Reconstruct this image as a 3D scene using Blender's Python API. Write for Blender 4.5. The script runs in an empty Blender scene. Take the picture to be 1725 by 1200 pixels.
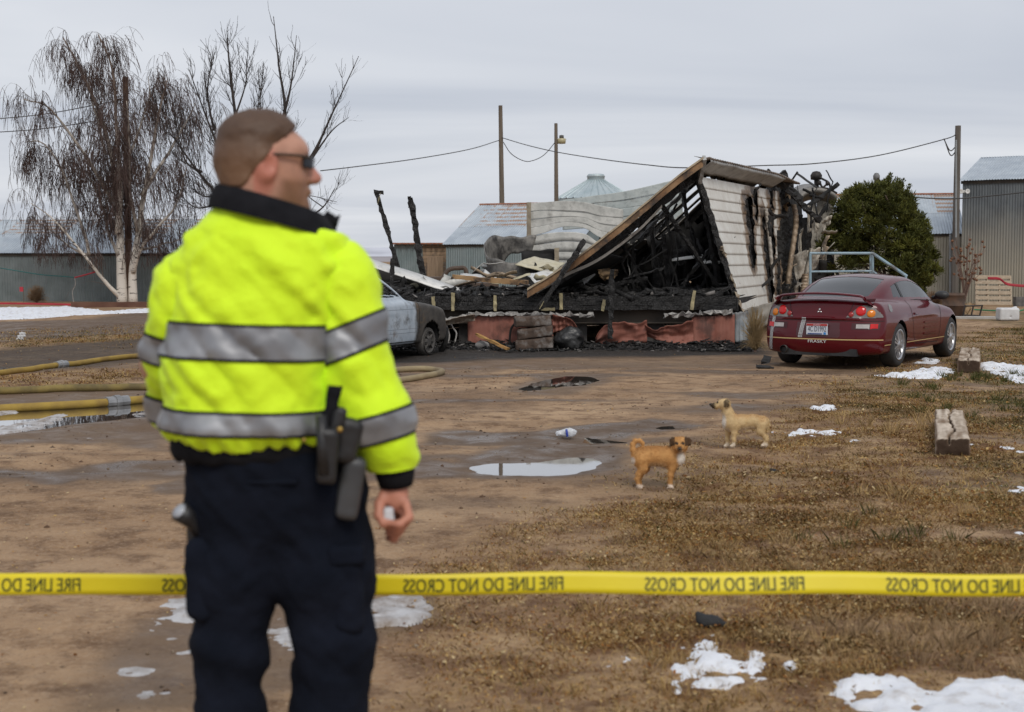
import bpy, bmesh, math, random
import numpy as np
from mathutils import Matrix, Vector

random.seed(7)
RNG = np.random.default_rng(11)
R = math.radians
sc = bpy.context.scene

# ------------------------------------------------------------------ camera
FPX, CX, CY, CAMH = 2396.0, 862.5, 600.0, 1.52
PITCH = math.atan(162.0 / FPX)
cam_d = bpy.data.cameras.new('camera')
cam = bpy.data.objects.new('camera', cam_d)
sc.collection.objects.link(cam)
cam_d.sensor_fit = 'HORIZONTAL'
cam_d.sensor_width = 36.0
cam_d.lens = FPX / 1725.0 * 36.0
cam_d.clip_start, cam_d.clip_end = 0.05, 12000
cam.location = (0, 0, CAMH)
cam.rotation_euler = (math.pi / 2 - PITCH, 0, 0)
cam_d.dof.use_dof = True
cam_d.dof.focus_distance = 21.0
cam_d.dof.aperture_fstop = 4.0
sc.camera = cam

# ------------------------------------------------------------------ sky + sun
SUN_EL, SUN_AZ = 46.0, 163.0          # direction the light comes from (azimuth clockwise from +Y)
w = bpy.data.worlds.new('World')
sc.world = w
w.use_nodes = True
nt = w.node_tree
for n in list(nt.nodes):
    nt.nodes.remove(n)
wo = nt.nodes.new('ShaderNodeOutputWorld')
bg = nt.nodes.new('ShaderNodeBackground')
sky = nt.nodes.new('ShaderNodeTexSky')
sky.sky_type = 'NISHITA'
sky.sun_disc = False
sky.sun_elevation = R(SUN_EL)
sky.sun_rotation = R(SUN_AZ)
sky.dust_density = 2.0
skm = nt.nodes.new('ShaderNodeVectorMath'); skm.operation = 'SCALE'; skm.inputs['Scale'].default_value = 0.10
tc = nt.nodes.new('ShaderNodeTexCoord')
sep = nt.nodes.new('ShaderNodeSeparateXYZ')
nt.links.new(tc.outputs['Generated'], sep.inputs[0])
def wmath(op, a, b=None):
    m = nt.nodes.new('ShaderNodeMath'); m.operation = op
    for i, v in enumerate((a, b)):
        if v is None: continue
        if isinstance(v, (int, float)): m.inputs[i].default_value = v
        else: nt.links.new(v, m.inputs[i])
    return m.outputs[0]
zc = wmath('ADD', wmath('MAXIMUM', sep.outputs[2], 0.0), 0.10)
cx_ = wmath('DIVIDE', sep.outputs[0], zc); cy_ = wmath('DIVIDE', sep.outputs[1], zc)
comb = nt.nodes.new('ShaderNodeCombineXYZ')
nt.links.new(wmath('MULTIPLY', cx_, 0.34), comb.inputs[0]); nt.links.new(wmath('MULTIPLY', cy_, 0.62), comb.inputs[1])
nz = nt.nodes.new('ShaderNodeTexNoise'); nz.inputs['Scale'].default_value = 0.8; nz.inputs['Detail'].default_value = 5
nz.inputs['Roughness'].default_value = 0.48; nz.inputs['Distortion'].default_value = 0.5
nt.links.new(comb.outputs[0], nz.inputs['Vector'])
rp = nt.nodes.new('ShaderNodeValToRGB')
rp.color_ramp.elements[0].position = 0.34; rp.color_ramp.elements[0].color = (0.50, 0.54, 0.625, 1)
rp.color_ramp.elements[1].position = 0.64; rp.color_ramp.elements[1].color = (0.78, 0.80, 0.845, 1)
nt.links.new(nz.outputs['Fac'], rp.inputs[0])
mx = nt.nodes.new('ShaderNodeMix'); mx.data_type = 'RGBA'; mx.inputs[0].default_value = 0.93
nt.links.new(sky.outputs[0], skm.inputs[0])
nt.links.new(skm.outputs[0], mx.inputs[6]); nt.links.new(rp.outputs[0], mx.inputs[7])
nt.links.new(mx.outputs[2], bg.inputs['Color'])
bg.inputs['Strength'].default_value = 1.0
nt.links.new(bg.outputs[0], wo.inputs[0])

sun_d = bpy.data.lights.new('sun', 'SUN')
sun_d.energy = 1.5
sun_d.angle = R(22)
sun_d.color = (1.0, 0.95, 0.88)
sun = bpy.data.objects.new('sun', sun_d)
sc.collection.objects.link(sun)
_d = Vector((math.sin(R(SUN_AZ)) * math.cos(R(SUN_EL)), math.cos(R(SUN_AZ)) * math.cos(R(SUN_EL)), math.sin(R(SUN_EL))))
sun.rotation_euler = (-_d).to_track_quat('-Z', 'Y').to_euler()
sun.location = _d * 60

sc.view_settings.view_transform = 'Standard'
sc.view_settings.look = 'None'
sc.view_settings.exposure = 0.0
sc.view_settings.gamma = 1.0
sc.view_settings.use_curve_mapping = False
sc.cycles.use_denoising = True
sc.cycles.max_bounces = 6
sc.cycles.sample_clamp_indirect = 4.0

# ------------------------------------------------------------------ pixel -> world
cp, sp = math.cos(PITCH), math.sin(PITCH)
def P(px, py, Y):
    u, v = (px - CX) / FPX, (CY - py) / FPX
    k = Y / (cp + v * sp)
    return np.array((u * k, Y, CAMH + k * (-sp + v * cp)))
def G(px, py):
    u, v = (px - CX) / FPX, (CY - py) / FPX
    k = CAMH / (sp - v * cp)
    return np.array((u * k, k * (cp + v * sp), 0.0))

# ------------------------------------------------------------------ noise
def _h(ix, iy, iz, seed):
    n = (ix * 374761393 + iy * 668265263 + iz * 2147483647 + seed * 1274126177) & 0xFFFFFFFF
    n = ((n ^ (n >> 13)) * 1274126177) & 0xFFFFFFFF
    n = ((n ^ (n >> 16)) * 2246822519) & 0xFFFFFFFF
    return ((n ^ (n >> 15)) & 0xFFFF) / 65535.0
def vnoise(x, y, z=None, seed=0):
    x = np.asarray(x, float); y = np.asarray(y, float)
    ix, iy = np.floor(x).astype(np.int64), np.floor(y).astype(np.int64)
    fx, fy = x - ix, y - iy
    fx, fy = fx*fx*(3-2*fx), fy*fy*(3-2*fy)
    def plane(iz):
        a = _h(ix, iy, iz, seed); b = _h(ix+1, iy, iz, seed); c = _h(ix, iy+1, iz, seed); d = _h(ix+1, iy+1, iz, seed)
        a = a + (b-a)*fx; c = c + (d-c)*fx
        return a + (c-a)*fy
    if z is None: return plane(0)*2 - 1
    z = np.asarray(z, float); iz = np.floor(z).astype(np.int64); fz = z - iz; fz = fz*fz*(3-2*fz)
    p = plane(iz); return (p + (plane(iz+1)-p)*fz)*2 - 1
def fbm(x, y, z=None, seed=0, oct=4):
    s = 0; a = 1.0; f = 1.0; t = 0
    for i in range(oct):
        s = s + a * vnoise(np.asarray(x) * f, np.asarray(y) * f, None if z is None else np.asarray(z) * f, seed + i * 17)
        t += a; a *= .5; f *= 2.03
    return s / t
def sstep(a, b, x):
    t = np.clip((x - a) / (b - a), 0, 1)
    return t * t * (3 - 2 * t)
def lerp_pts(x, pts):
    xs = [p[0] for p in pts]; ys = [p[1] for p in pts]
    return np.interp(x, xs, ys)
def smooth_pts(x, pts):
    """monotone-ish cubic through points"""
    xs = np.array([p[0] for p in pts], float); ys = np.array([p[1] for p in pts], float)
    x = np.clip(x, xs[0], xs[-1])
    m = np.gradient(ys, xs)
    i = np.clip(np.searchsorted(xs, x) - 1, 0, len(xs) - 2)
    h = xs[i+1] - xs[i]; t = (x - xs[i]) / h
    return ((2*t**3-3*t**2+1)*ys[i] + (t**3-2*t**2+t)*h*m[i] + (-2*t**3+3*t**2)*ys[i+1] + (t**3-t**2)*h*m[i+1])

# ------------------------------------------------------------------ materials
def nodes_of(name):
    m = bpy.data.materials.new(name); m.use_nodes = True
    t = m.node_tree
    b = t.nodes['Principled BSDF']
    return m, t, b
def N(t, kind, **kw):
    n = t.nodes.new(kind)
    for k, v in kw.items():
        if k in n.inputs.keys(): n.inputs[k].default_value = v
        else: setattr(n, k, v)
    return n
def mixc(t, fac, a, b, blend='MIX'):
    n = t.nodes.new('ShaderNodeMix'); n.data_type = 'RGBA'; n.blend_type = blend
    for i, v in ((0, fac), (6, a), (7, b)):
        if isinstance(v, (int, float)): n.inputs[i].default_value = v
        elif isinstance(v, (tuple, list)): n.inputs[i].default_value = (*v[:3], 1)
        else: t.links.new(v, n.inputs[i])
    return n.outputs[2]
def ramp(t, src, p0, p1, c0=(0,0,0), c1=(1,1,1)):
    n = t.nodes.new('ShaderNodeValToRGB')
    n.color_ramp.elements[0].position = p0; n.color_ramp.elements[0].color = (*c0, 1)
    n.color_ramp.elements[1].position = p1; n.color_ramp.elements[1].color = (*c1, 1)
    t.links.new(src, n.inputs[0]); return n.outputs[0]
def mth(t, op, a, b=0.5):
    m = t.nodes.new('ShaderNodeMath'); m.operation = op
    for i, v in enumerate((a, b)):
        if isinstance(v, (int, float)): m.inputs[i].default_value = v
        else: t.links.new(v, m.inputs[i])
    return m.outputs[0]
def noise(t, scale, detail=4, rough=.55, vec=None, stretch=None, coord='Object'):
    if vec is None:
        vec = N(t, 'ShaderNodeTexCoord').outputs[coord]
    if stretch:
        mp = N(t, 'ShaderNodeMapping'); mp.inputs['Scale'].default_value = stretch
        t.links.new(vec, mp.inputs['Vector']); vec = mp.outputs[0]
    n = N(t, 'ShaderNodeTexNoise', Scale=scale, Detail=detail, Roughness=rough)
    t.links.new(vec, n.inputs['Vector'])
    return n.outputs['Fac']
def bump(t, b, h, strength=.3, dist=.01):
    n = N(t, 'ShaderNodeBump', Strength=strength, Distance=dist)
    t.links.new(h, n.inputs['Height']); t.links.new(n.outputs[0], b.inputs['Normal'])
MATS = {}
def mat(name, c1, c2=None, scale=6, rough=.8, metal=0.0, bmp=0.0, bscale=40, stretch=None, lo=.35, hi=.65, coat=0.0, c3=None, s3=2.0, spec=.5, bdist=.01):
    if name in MATS: return MATS[name]
    m, t, b = nodes_of(name)
    b.inputs['Roughness'].default_value = rough
    b.inputs['Metallic'].default_value = metal
    b.inputs['Specular IOR Level'].default_value = spec
    b.inputs['Coat Weight'].default_value = coat
    b.inputs['Coat Roughness'].default_value = .05
    if c2 is None:
        b.inputs['Base Color'].default_value = (*c1, 1)
    else:
        col = mixc(t, ramp(t, noise(t, scale, stretch=stretch), lo, hi), c1, c2)
        if c3 is not None:
            col = mixc(t, ramp(t, noise(t, s3, 5, .6), .52, .66), col, c3)
        t.links.new(col, b.inputs['Base Color'])
    if bmp: bump(t, b, noise(t, bscale, 4, .6, stretch=stretch), bmp, bdist)
    MATS[name] = m
    return m
def mat_attr(name, attr='col', rough=.9, bmp=0, bscale=60, var=0.0, vscale=30, spec=.3, bdist=.01, trans=0.0):
    if name in MATS: return MATS[name]
    m, t, b = nodes_of(name)
    a = N(t, 'ShaderNodeAttribute'); a.attribute_name = attr
    col = a.outputs['Color']
    if var:
        col = mixc(t, var, col, mixc(t, 1.0, col, ramp(t, noise(t, vscale), .25, .75, (.25,.25,.25), (1.9,1.9,1.9)), 'MULTIPLY'))
    t.links.new(col, b.inputs['Base Color'])
    b.inputs['Roughness'].default_value = rough
    b.inputs['Specular IOR Level'].default_value = spec
    if bmp: bump(t, b, noise(t, bscale, 4, .6), bmp, bdist)
    MATS[name] = m
    return m

# ------------------------------------------------------------------ mesh helpers
def mesh_data(name, V, F, smooth=False, attrs=None, uv=None):
    me = bpy.data.meshes.new(name)
    V = np.asarray(V, np.float32).reshape(-1, 3)
    if isinstance(F, np.ndarray) and F.ndim == 2:
        k = F.shape[1]; n = len(F)
        me.vertices.add(len(V)); me.vertices.foreach_set('co', V.ravel())
        me.loops.add(n * k); me.loops.foreach_set('vertex_index', F.astype(np.int32).ravel())
        me.polygons.add(n); me.polygons.foreach_set('loop_start', np.arange(0, n*k, k, dtype=np.int32))
        me.update(calc_edges=True)
    else:
        me.from_pydata([tuple(map(float, v)) for v in V], [], [tuple(int(i) for i in f) for f in F])
    if smooth: me.polygons.foreach_set('use_smooth', np.ones(len(me.polygons), bool))
    if attrs:
        for k, a in attrs.items():
            a = np.asarray(a, np.float32)
            if a.ndim == 1:
                at = me.attributes.new(k, 'FLOAT', 'POINT'); at.data.foreach_set('value', a)
            else:
                if a.shape[1] == 3: a = np.c_[a, np.ones(len(a))].astype(np.float32)
                at = me.attributes.new(k, 'FLOAT_COLOR', 'POINT'); at.data.foreach_set('color', a.ravel())
    if uv is not None:
        l = me.uv_layers.new(name='uv')
        idx = np.empty(len(me.loops), np.int32); me.loops.foreach_get('vertex_index', idx)
        l.data.foreach_set('uv', np.asarray(uv, np.float32)[idx].ravel())
    return me
def link(name, data, m=None, parent=None):
    o = bpy.data.objects.new(name, data)
    sc.collection.objects.link(o)
    if parent is not None: o.parent = parent
    if m is not None and data is not None: data.materials.append(m)
    return o
def tag(o, label=None, cat=None, group=None, kind=None):
    if label: o['label'] = label
    if cat: o['category'] = cat
    if group: o['group'] = group
    if kind: o['kind'] = kind
    return o
class Thing:
    """an Empty at a thing's base that parents its parts; part vertices are given in world space (or local with world=False)"""
    def __init__(s, name, label, cat, loc=(0,0,0), rz=0.0, group=None):
        s.o = bpy.data.objects.new(name, None); sc.collection.objects.link(s.o)
        s.o.empty_display_size = .1
        s.loc = np.array(loc, float); s.rz = rz
        s.o.location = loc; s.o.rotation_euler = (0, 0, rz)
        tag(s.o, label, cat, group)
    def loc_of(s, V):
        V = np.asarray(V, float).reshape(-1, 3) - s.loc
        c, q = math.cos(-s.rz), math.sin(-s.rz)
        return np.c_[V[:,0]*c - V[:,1]*q, V[:,0]*q + V[:,1]*c, V[:,2]]
    def add(s, name, VF, m, parent=None, smooth=False, world=True, attrs=None, uv=None, label=None, kind=None):
        V, F = VF[0], VF[1]
        if len(VF) > 2 and uv is None: uv = VF[2]
        if world: V = s.loc_of(V)
        o = link(name, mesh_data(name, V, F, smooth, attrs, uv), m, parent or s.o)
        tag(o, label, None, None, kind)
        return o
def solo(name, label, cat, VF, m, base=None, smooth=False, attrs=None, uv=None, group=None, kind=None):
    """a thing that is one mesh; base = its origin in the world"""
    V = np.asarray(VF[0], float).reshape(-1, 3)
    if len(VF) > 2 and uv is None: uv = VF[2]
    if base is None: base = np.array((*V[:, :2].mean(0), V[:, 2].min()))
    o = link(name, mesh_data(name, V - base, VF[1], smooth, attrs, uv), m)
    o.location = base
    return tag(o, label, cat, group, kind)
def merge(*parts):
    Vs, Fs, n = [], [], 0
    for p in parts:
        V, F = p[0], p[1]
        Vs.append(np.asarray(V, float).reshape(-1, 3)); Fs += [tuple(int(i) + n for i in f) for f in F]; n += len(Vs[-1])
    return np.vstack(Vs), Fs
BOXF = [(0,3,2,1),(4,5,6,7),(0,1,5,4),(1,2,6,5),(2,3,7,6),(3,0,4,7)]
def box(c, s, rz=0.0):
    c = np.asarray(c, float); h = np.asarray(s, float) / 2
    V = np.array([(-1,-1,-1),(1,-1,-1),(1,1,-1),(-1,1,-1),(-1,-1,1),(1,-1,1),(1,1,1),(-1,1,1)]) * h
    if rz:
        k, q = math.cos(rz), math.sin(rz)
        V = np.c_[V[:,0]*k - V[:,1]*q, V[:,0]*q + V[:,1]*k, V[:,2]]
    return V + c, BOXF
def unit(v):
    v = np.asarray(v, float); return v / (np.linalg.norm(v) + 1e-12)
def frame(d, up=(0,0,1)):
    d = unit(d); u = np.asarray(up, float)
    if abs(d @ unit(u)) > .98: u = np.array((0, 1, 0.))
    s = unit(np.cross(d, u)); return d, s, np.cross(s, d)
def beam(a, b, wd, ht, rough=0.0, seg=None, seed=0, roll=0.0, taper=1.0):
    """a timber from a to b; rough > 0 gives it uneven, burnt faces"""
    a = np.asarray(a, float); b = np.asarray(b, float); L = np.linalg.norm(b - a)
    d, s, u = frame(b - a)
    if roll:
        s, u = s*math.cos(roll)+u*math.sin(roll), -s*math.sin(roll)+u*math.cos(roll)
    seg = seg or (max(2, int(L / .07)) if rough else 1)
    rng = np.random.default_rng(seed + 5)
    V, F = [], []
    for i in range(seg + 1):
        t = i / seg; k = 1 + (taper - 1) * t
        for (p, q) in ((-1,-1),(1,-1),(1,1),(-1,1)):
            j = rng.normal(0, rough, 3) if rough else 0
            V.append(a + (b-a)*t + s*p*wd/2*k + u*q*ht/2*k + j)
        if i:
            o = 4*i
            for e in range(4):
                F.append((o-4+e, o-4+(e+1) % 4, o+(e+1) % 4, o+e))
    F += [(3,2,1,0), tuple(4*seg + e for e in range(4))]
    return np.array(V), F
def tube(pts, r, n=8, cap=True, close=False):
    pts = np.asarray(pts, float); m = len(pts)
    r = np.broadcast_to(np.asarray(r, float), (m,))
    tg = np.gradient(pts, axis=0)
    V, F = [], []
    up = np.array((0, 0, 1.0))
    if abs(unit(tg[0])[2]) > .9: up = np.array((0, 1.0, 0))
    for i in range(m):
        d = unit(tg[i]); s = np.cross(d, up); s = unit(s) if np.linalg.norm(s) > 1e-6 else np.array((1., 0, 0)); u = np.cross(s, d)
        up = u
        a = np.arange(n) * 2*math.pi/n
        V.append(pts[i] + r[i]*(np.cos(a)[:,None]*s + np.sin(a)[:,None]*u))
    for i in range(m-1):
        for k in range(n):
            F.append((i*n+k, i*n+(k+1) % n, (i+1)*n+(k+1) % n, (i+1)*n+k))
    if cap: F += [tuple(range(n))[::-1], tuple((m-1)*n+k for k in range(n))]
    return np.vstack(V), F
def spline(pts, n=20):
    """Catmull-Rom through pts"""
    p = np.asarray(pts, float); p = np.vstack((2*p[0]-p[1], p, 2*p[-1]-p[-2]))
    out = []
    k = len(p) - 3
    for i in range(k):
        m = max(2, int(round(n / k)))
        t = np.linspace(0, 1, m, endpoint=(i == k-1))[:, None]
        a, b, c, d = p[i:i+4]
        out.append(.5*((2*b) + (c-a)*t + (2*a-5*b+4*c-d)*t**2 + (3*b-a-3*c+d)*t**3))
    return np.vstack(out)
def gridmesh(Pt, keep=None):
    """Pt (nu,nv,3) -> V,F ; keep (nu-1,nv-1) bool"""
    nu, nv = Pt.shape[:2]
    i = np.arange(nu*nv).reshape(nu, nv)
    Q = np.stack((i[:-1,:-1], i[1:,:-1], i[1:,1:], i[:-1,1:]), -1).reshape(-1, 4)
    if keep is not None: Q = Q[keep.ravel()]
    V = Pt.reshape(-1, 3)
    return V, Q
def compact(V, F, *extra):
    F = np.asarray(F); u = np.unique(F); m = np.full(len(V), -1); m[u] = np.arange(len(u))
    return (V[u], m[F]) + tuple(e[u] for e in extra)
def solid(V, F, th, nrm=None):
    """give a quad sheet thickness"""
    V, F = compact(np.asarray(V, float), np.asarray(F))
    if nrm is None:
        n = np.zeros_like(V); fn = np.cross(V[F[:,2]]-V[F[:,0]], V[F[:,3]]-V[F[:,1]])
        for k in range(4): np.add.at(n, F[:,k], fn)
        n /= (np.linalg.norm(n, axis=1, keepdims=True) + 1e-12)
    else: n = np.asarray(nrm, float)
    W = np.vstack((V, V - n*th)); k = len(V)
    e = {}
    for f in F.tolist():
        for a, b in zip(f, f[1:] + f[:1]):
            if (b, a) in e: del e[(b, a)]
            else: e[(a, b)] = 1
    S = np.array([(b, a, a+k, b+k) for a, b in e], int).reshape(-1, 4)
    return W, np.vstack((F, F[:, ::-1] + k, S))
def corrugated(p0, u, v, wd, ht, pitch=.10, amp=.012, nv=2, seg=6, noise_amp=0.0, seed=0):
    """sheet from p0 along unit u (across the waves, wd metres) and unit v (ht metres)"""
    u = unit(u); v = unit(v); n = np.cross(u, v)
    nu = max(2, int(round(wd / pitch * seg)) + 1)
    a = np.linspace(0, wd, nu); b = np.linspace(0, ht, nv)
    A, B = np.meshgrid(a, b, indexing='ij')
    w_ = amp*np.sin(A/pitch*2*math.pi)
    if noise_amp: w_ = w_ + noise_amp*fbm(A*1.3, B*1.3, seed=seed, oct=2)
    Pt = np.asarray(p0) + A[...,None]*u + B[...,None]*v + w_[...,None]*n
    V, F = gridmesh(Pt)
    return V, F, np.stack((A, B), -1).reshape(-1, 2)
def lathe(prof, n=32, c=(0,0,0)):
    prof = np.asarray(prof, float); a = np.arange(n)*2*math.pi/n
    V = np.stack((prof[:,0,None]*np.cos(a), prof[:,0,None]*np.sin(a), np.broadcast_to(prof[:,1,None], (len(prof), n))), -1)
    i = np.arange(len(prof)*n).reshape(len(prof), n); j = np.roll(i, -1, 1)
    F = np.stack((i[:-1], j[:-1], j[1:], i[1:]), -1).reshape(-1, 4)
    return V.reshape(-1, 3) + np.asarray(c), F
_tx = {}
def text_mesh(s, size=1.0):
    """flat lettering in xy, origin at the left baseline"""
    k = (s,)
    if k not in _tx:
        cu = bpy.data.curves.new('lettering_source', 'FONT'); cu.body = s; cu.size = 1.0; cu.resolution_u = 3
        o = bpy.data.objects.new('lettering_source', cu); sc.collection.objects.link(o)
        dg = bpy.context.evaluated_depsgraph_get(); me = o.evaluated_get(dg).to_mesh()
        V = np.array([v.co[:] for v in me.vertices]).reshape(-1, 3); F = [tuple(p.vertices) for p in me.polygons]
        o.evaluated_get(dg).to_mesh_clear(); bpy.data.objects.remove(o); bpy.data.curves.remove(cu)
        _tx[k] = (V, F)
    V, F = _tx[k]
    return V * size, F

# ------------------------------------------------------------------ implicit shapes -> mesh
def smin(a, b, k):
    h = np.clip(.5 + .5*(b-a)/k, 0, 1); return b + (a-b)*h - k*h*(1-h)
def smax(a, b, k): return -smin(-a, -b, k)
def cone(p, a, b, ra, rb):
    a = np.asarray(a, float); b = np.asarray(b, float); ab = b-a
    t = np.clip(((p-a) @ ab) / (ab @ ab + 1e-12), 0, 1)
    return np.linalg.norm(p - a - t[:,None]*ab, axis=1) - (ra + (rb-ra)*t)
def ell(p, c, r, ax=None):
    q = p - np.asarray(c, float)
    if ax is not None: q = q @ np.asarray(ax, float).T
    r = np.asarray(r, float)
    k0 = np.linalg.norm(q/r, axis=1); k1 = np.linalg.norm(q/(r*r), axis=1)
    return k0*(k0-1)/(k1+1e-9)
def chain(p, pts, k=.02):
    d = None
    for (a, ra), (b, rb) in zip(pts[:-1], pts[1:]):
        e = cone(p, a, b, ra, rb); d = e if d is None else smin(d, e, k)
    return d
def nets(fn, lo, hi, h, project=2):
    """surface nets: fn((n,3)) -> signed distance"""
    lo = np.asarray(lo, float); hi = np.asarray(hi, float)
    n = np.ceil((hi-lo)/h).astype(int) + 1
    ax = [lo[i] + h*np.arange(n[i]) for i in range(3)]
    D = np.empty(n, np.float32)
    # coarse pass first; the fine grid is only evaluated near the surface
    K = 4; nb = -(-n // K)
    cen = [lo[i] + h*(K*np.arange(nb[i]) + (K-1)/2) for i in range(3)]
    cg = np.stack(np.meshgrid(*cen, indexing='ij'), -1).reshape(-1, 3)
    dc = fn(cg).reshape(nb)
    near = np.abs(dc) < h*K*1.75
    D[...] = np.repeat(np.repeat(np.repeat(dc, K, 0), K, 1), K, 2)[:n[0], :n[1], :n[2]]
    bi = np.argwhere(near)
    o3 = np.stack(np.meshgrid(*[np.arange(K)]*3, indexing='ij'), -1).reshape(-1, 3)
    for i in range(0, len(bi), 6000):
        ii = (bi[i:i+6000, None]*K + o3[None]).reshape(-1, 3)
        ii = ii[(ii < n).all(1)]
        D[ii[:,0], ii[:,1], ii[:,2]] = fn(lo + h*ii)
    S = D < 0
    c = np.zeros(n-1, int); acc = np.zeros((*(n-1), 3)); cnt = np.zeros(n-1)
    sl = lambda o, d: slice(o, d + o)
    m = n-1
    corners = [(a,b,e) for a in (0,1) for b in (0,1) for e in (0,1)]
    for A in corners:
        for axis in range(3):
            if A[axis]: continue
            B = list(A); B[axis] = 1
            da = D[sl(A[0],m[0]), sl(A[1],m[1]), sl(A[2],m[2])]; db = D[sl(B[0],m[0]), sl(B[1],m[1]), sl(B[2],m[2])]
            x = (da < 0) != (db < 0)
            t = np.where(x, da/np.where(x, da-db, 1), 0)
            for q in range(3):
                acc[...,q] += np.where(x, A[q] + (t if q == axis else 0), 0)
            cnt += x
    act = cnt > 0
    idx = np.full(n-1, -1); idx[act] = np.arange(act.sum())
    cell = np.argwhere(act)
    V = lo + h*(cell + acc[act]/cnt[act][:,None])
    Fs = []
    for axis in range(3):
        o1, o2 = (axis+1) % 3, (axis+2) % 3
        a = np.take(S, range(0, n[axis]-1), axis); b = np.take(S, range(1, n[axis]), axis)
        e = np.argwhere(a != b)
        e = e[(e[:,o1] > 0) & (e[:,o2] > 0) & (e[:,o1] < n[o1]-1) & (e[:,o2] < n[o2]-1)]
        q = []
        for (d1, d2) in ((-1,-1),(0,-1),(0,0),(-1,0)):
            k = e.copy(); k[:,o1] += d1; k[:,o2] += d2
            q.append(idx[k[:,0], k[:,1], k[:,2]])
        q = np.stack(q, 1)
        inside = S[e[:,0], e[:,1], e[:,2]]
        q[~inside] = q[~inside][:, ::-1]
        Fs.append(q)
    F = np.vstack(Fs)
    for _ in range(project):
        g = np.empty_like(V); e = h*.25
        d0 = fn(V)
        for q in range(3):
            o = np.zeros(3); o[q] = e
            g[:,q] = (fn(V+o) - fn(V-o))/(2*e)
        st_ = d0[:,None]*g/(np.sum(g*g, 1, keepdims=True) + 1e-6)
        l = np.linalg.norm(st_, axis=1, keepdims=True); st_ *= np.minimum(1, h*.6/(l+1e-9))
        V = V - st_
    return V, F
def vnormals(V, F):
    F = np.asarray(F); n = np.zeros_like(V)
    fn = np.cross(V[F[:,2]]-V[F[:,0]], V[F[:,-1]]-V[F[:,1]])
    for k in range(F.shape[1]): np.add.at(n, F[:,k], fn)
    return n/(np.linalg.norm(n, axis=1, keepdims=True)+1e-12)
def clip_mesh(V, F, planes):
    """keep the side of each (point, normal) plane that the normal points to"""
    bm = bmesh.new(); vs = [bm.verts.new(v) for v in V]
    for f in F:
        try: bm.faces.new([vs[i] for i in f])
        except ValueError: pass
    for co, no in planes:
        bmesh.ops.bisect_plane(bm, geom=bm.verts[:]+bm.edges[:]+bm.faces[:], plane_co=co, plane_no=no, clear_inner=True, dist=1e-5)
    bm.verts.index_update()
    V2 = np.array([v.co[:] for v in bm.verts]).reshape(-1, 3); F2 = [tuple(v.index for v in f.verts) for f in bm.faces]
    bm.free(); return V2, F2

# ================================================================== GROUND
def poly_g(pts): return np.array([G(*p)[:2] for p in pts])
def sdist(poly, X, Y):
    """signed distance to a ground polygon, negative inside"""
    d = np.full(X.shape, 1e9); ins = np.zeros(X.shape, bool)
    n = len(poly)
    for i in range(n):
        a, b = poly[i], poly[(i+1) % n]
        e = b-a; t = np.clip(((X-a[0])*e[0] + (Y-a[1])*e[1])/(e@e + 1e-12), 0, 1)
        d = np.minimum(d, np.hypot(X-a[0]-t*e[0], Y-a[1]-t*e[1]))
        c = ((a[1] > Y) != (b[1] > Y)) & (X < (b[0]-a[0])*(Y-a[1])/(b[1]-a[1]+1e-12) + a[0])
        ins ^= c
    return np.where(ins, -d, d)

PUD = {
 'main': [(782,783),(830,776),(862,776),(900,775),(935,770),(965,766),(1010,768),(1025,778),(1018,788),(985,797),(935,801),(880,800),(830,800),(800,795)],
 'far': [(866,654),(905,640),(950,632),(1000,633),(1018,640),(990,648),(950,650),(930,655),(880,658)],
 'left': [(-40,735),(60,724),(130,713),(200,706),(262,701),(300,700),(300,668),(180,668),(100,676),(-40,690)],
 'bag': [(968,734),(985,732),(1020,738),(1066,742),(1066,746),(1000,747),(972,744)],
 'small': [(1092,719),(1120,715),(1146,716),(1146,721),(1105,723)],
}
PUD = {k: poly_g(v) for k, v in PUD.items()}
WET = [
 ([(690,732),(760,722),(900,727),(960,718),(1060,710),(1110,706),(1190,718),(1100,736),(1070,752),(1040,790),(960,806),(850,806),(790,806),(770,780),(850,750),(700,748)], 1.0, .25),
 ([(600,778),(720,772),(795,778),(800,802),(720,812),(600,814)], .9, .12),
 ([(235,822),(330,800),(330,838),(235,834)], .9, .12),
 ([(-60,782),(100,785),(200,776),(330,772),(330,792),(200,797),(110,818),(60,815),(-60,806)], 1.0, .2),
 ([(-80,545),(150,538),(240,522),(420,520),(420,560),(150,566),(-80,585)], .9, .8),
 ([(-60,655),(120,660),(300,655),(300,760),(120,745),(-60,745)], .85, .4),
 ([(840,660),(900,630),(1010,626),(1040,642),(960,662),(870,668)], .8, .3),
 ([(150,1210),(200,1120),(230,1050),(330,1000),(480,1010),(720,1000),(740,1040),(600,1070),(520,1150),(380,1210)], .75, .2),
 ([(640,640),(760,650),(900,665),(900,690),(760,700),(640,690)], .35, .6),
 ([(560,560),(640,596),(800,592),(1250,584),(1310,590),(1290,612),(1100,616),(900,622),(700,640),(560,640)], .6, .5),
]
CHAR = [
 ([(520,600),(640,590),(800,584),(1230,570),(1310,582),(1300,598),(1100,602),(900,606),(740,611),(560,622)], 1.0, .45),
 ([(-60,592),(120,580),(260,566),(330,560),(330,606),(240,612),(120,622),(-60,630)], .8, .5),
]
GRASS = [
 ([(560,1400),(690,1000),(760,930),(870,868),(1000,820),(1060,775),(1100,745),(1200,735),(1260,690),(1330,660),(1420,630),(1500,618),(1600,600),(1660,530),(1900,500),(2400,600),(2400,1400)], .55),
 ([(-80,562),(120,552),(330,540),(330,572),(120,588),(-80,602)], .5),
 ([(-80,632),(120,622),(330,606),(330,650),(120,655),(-80,662)], .4),
]
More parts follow.
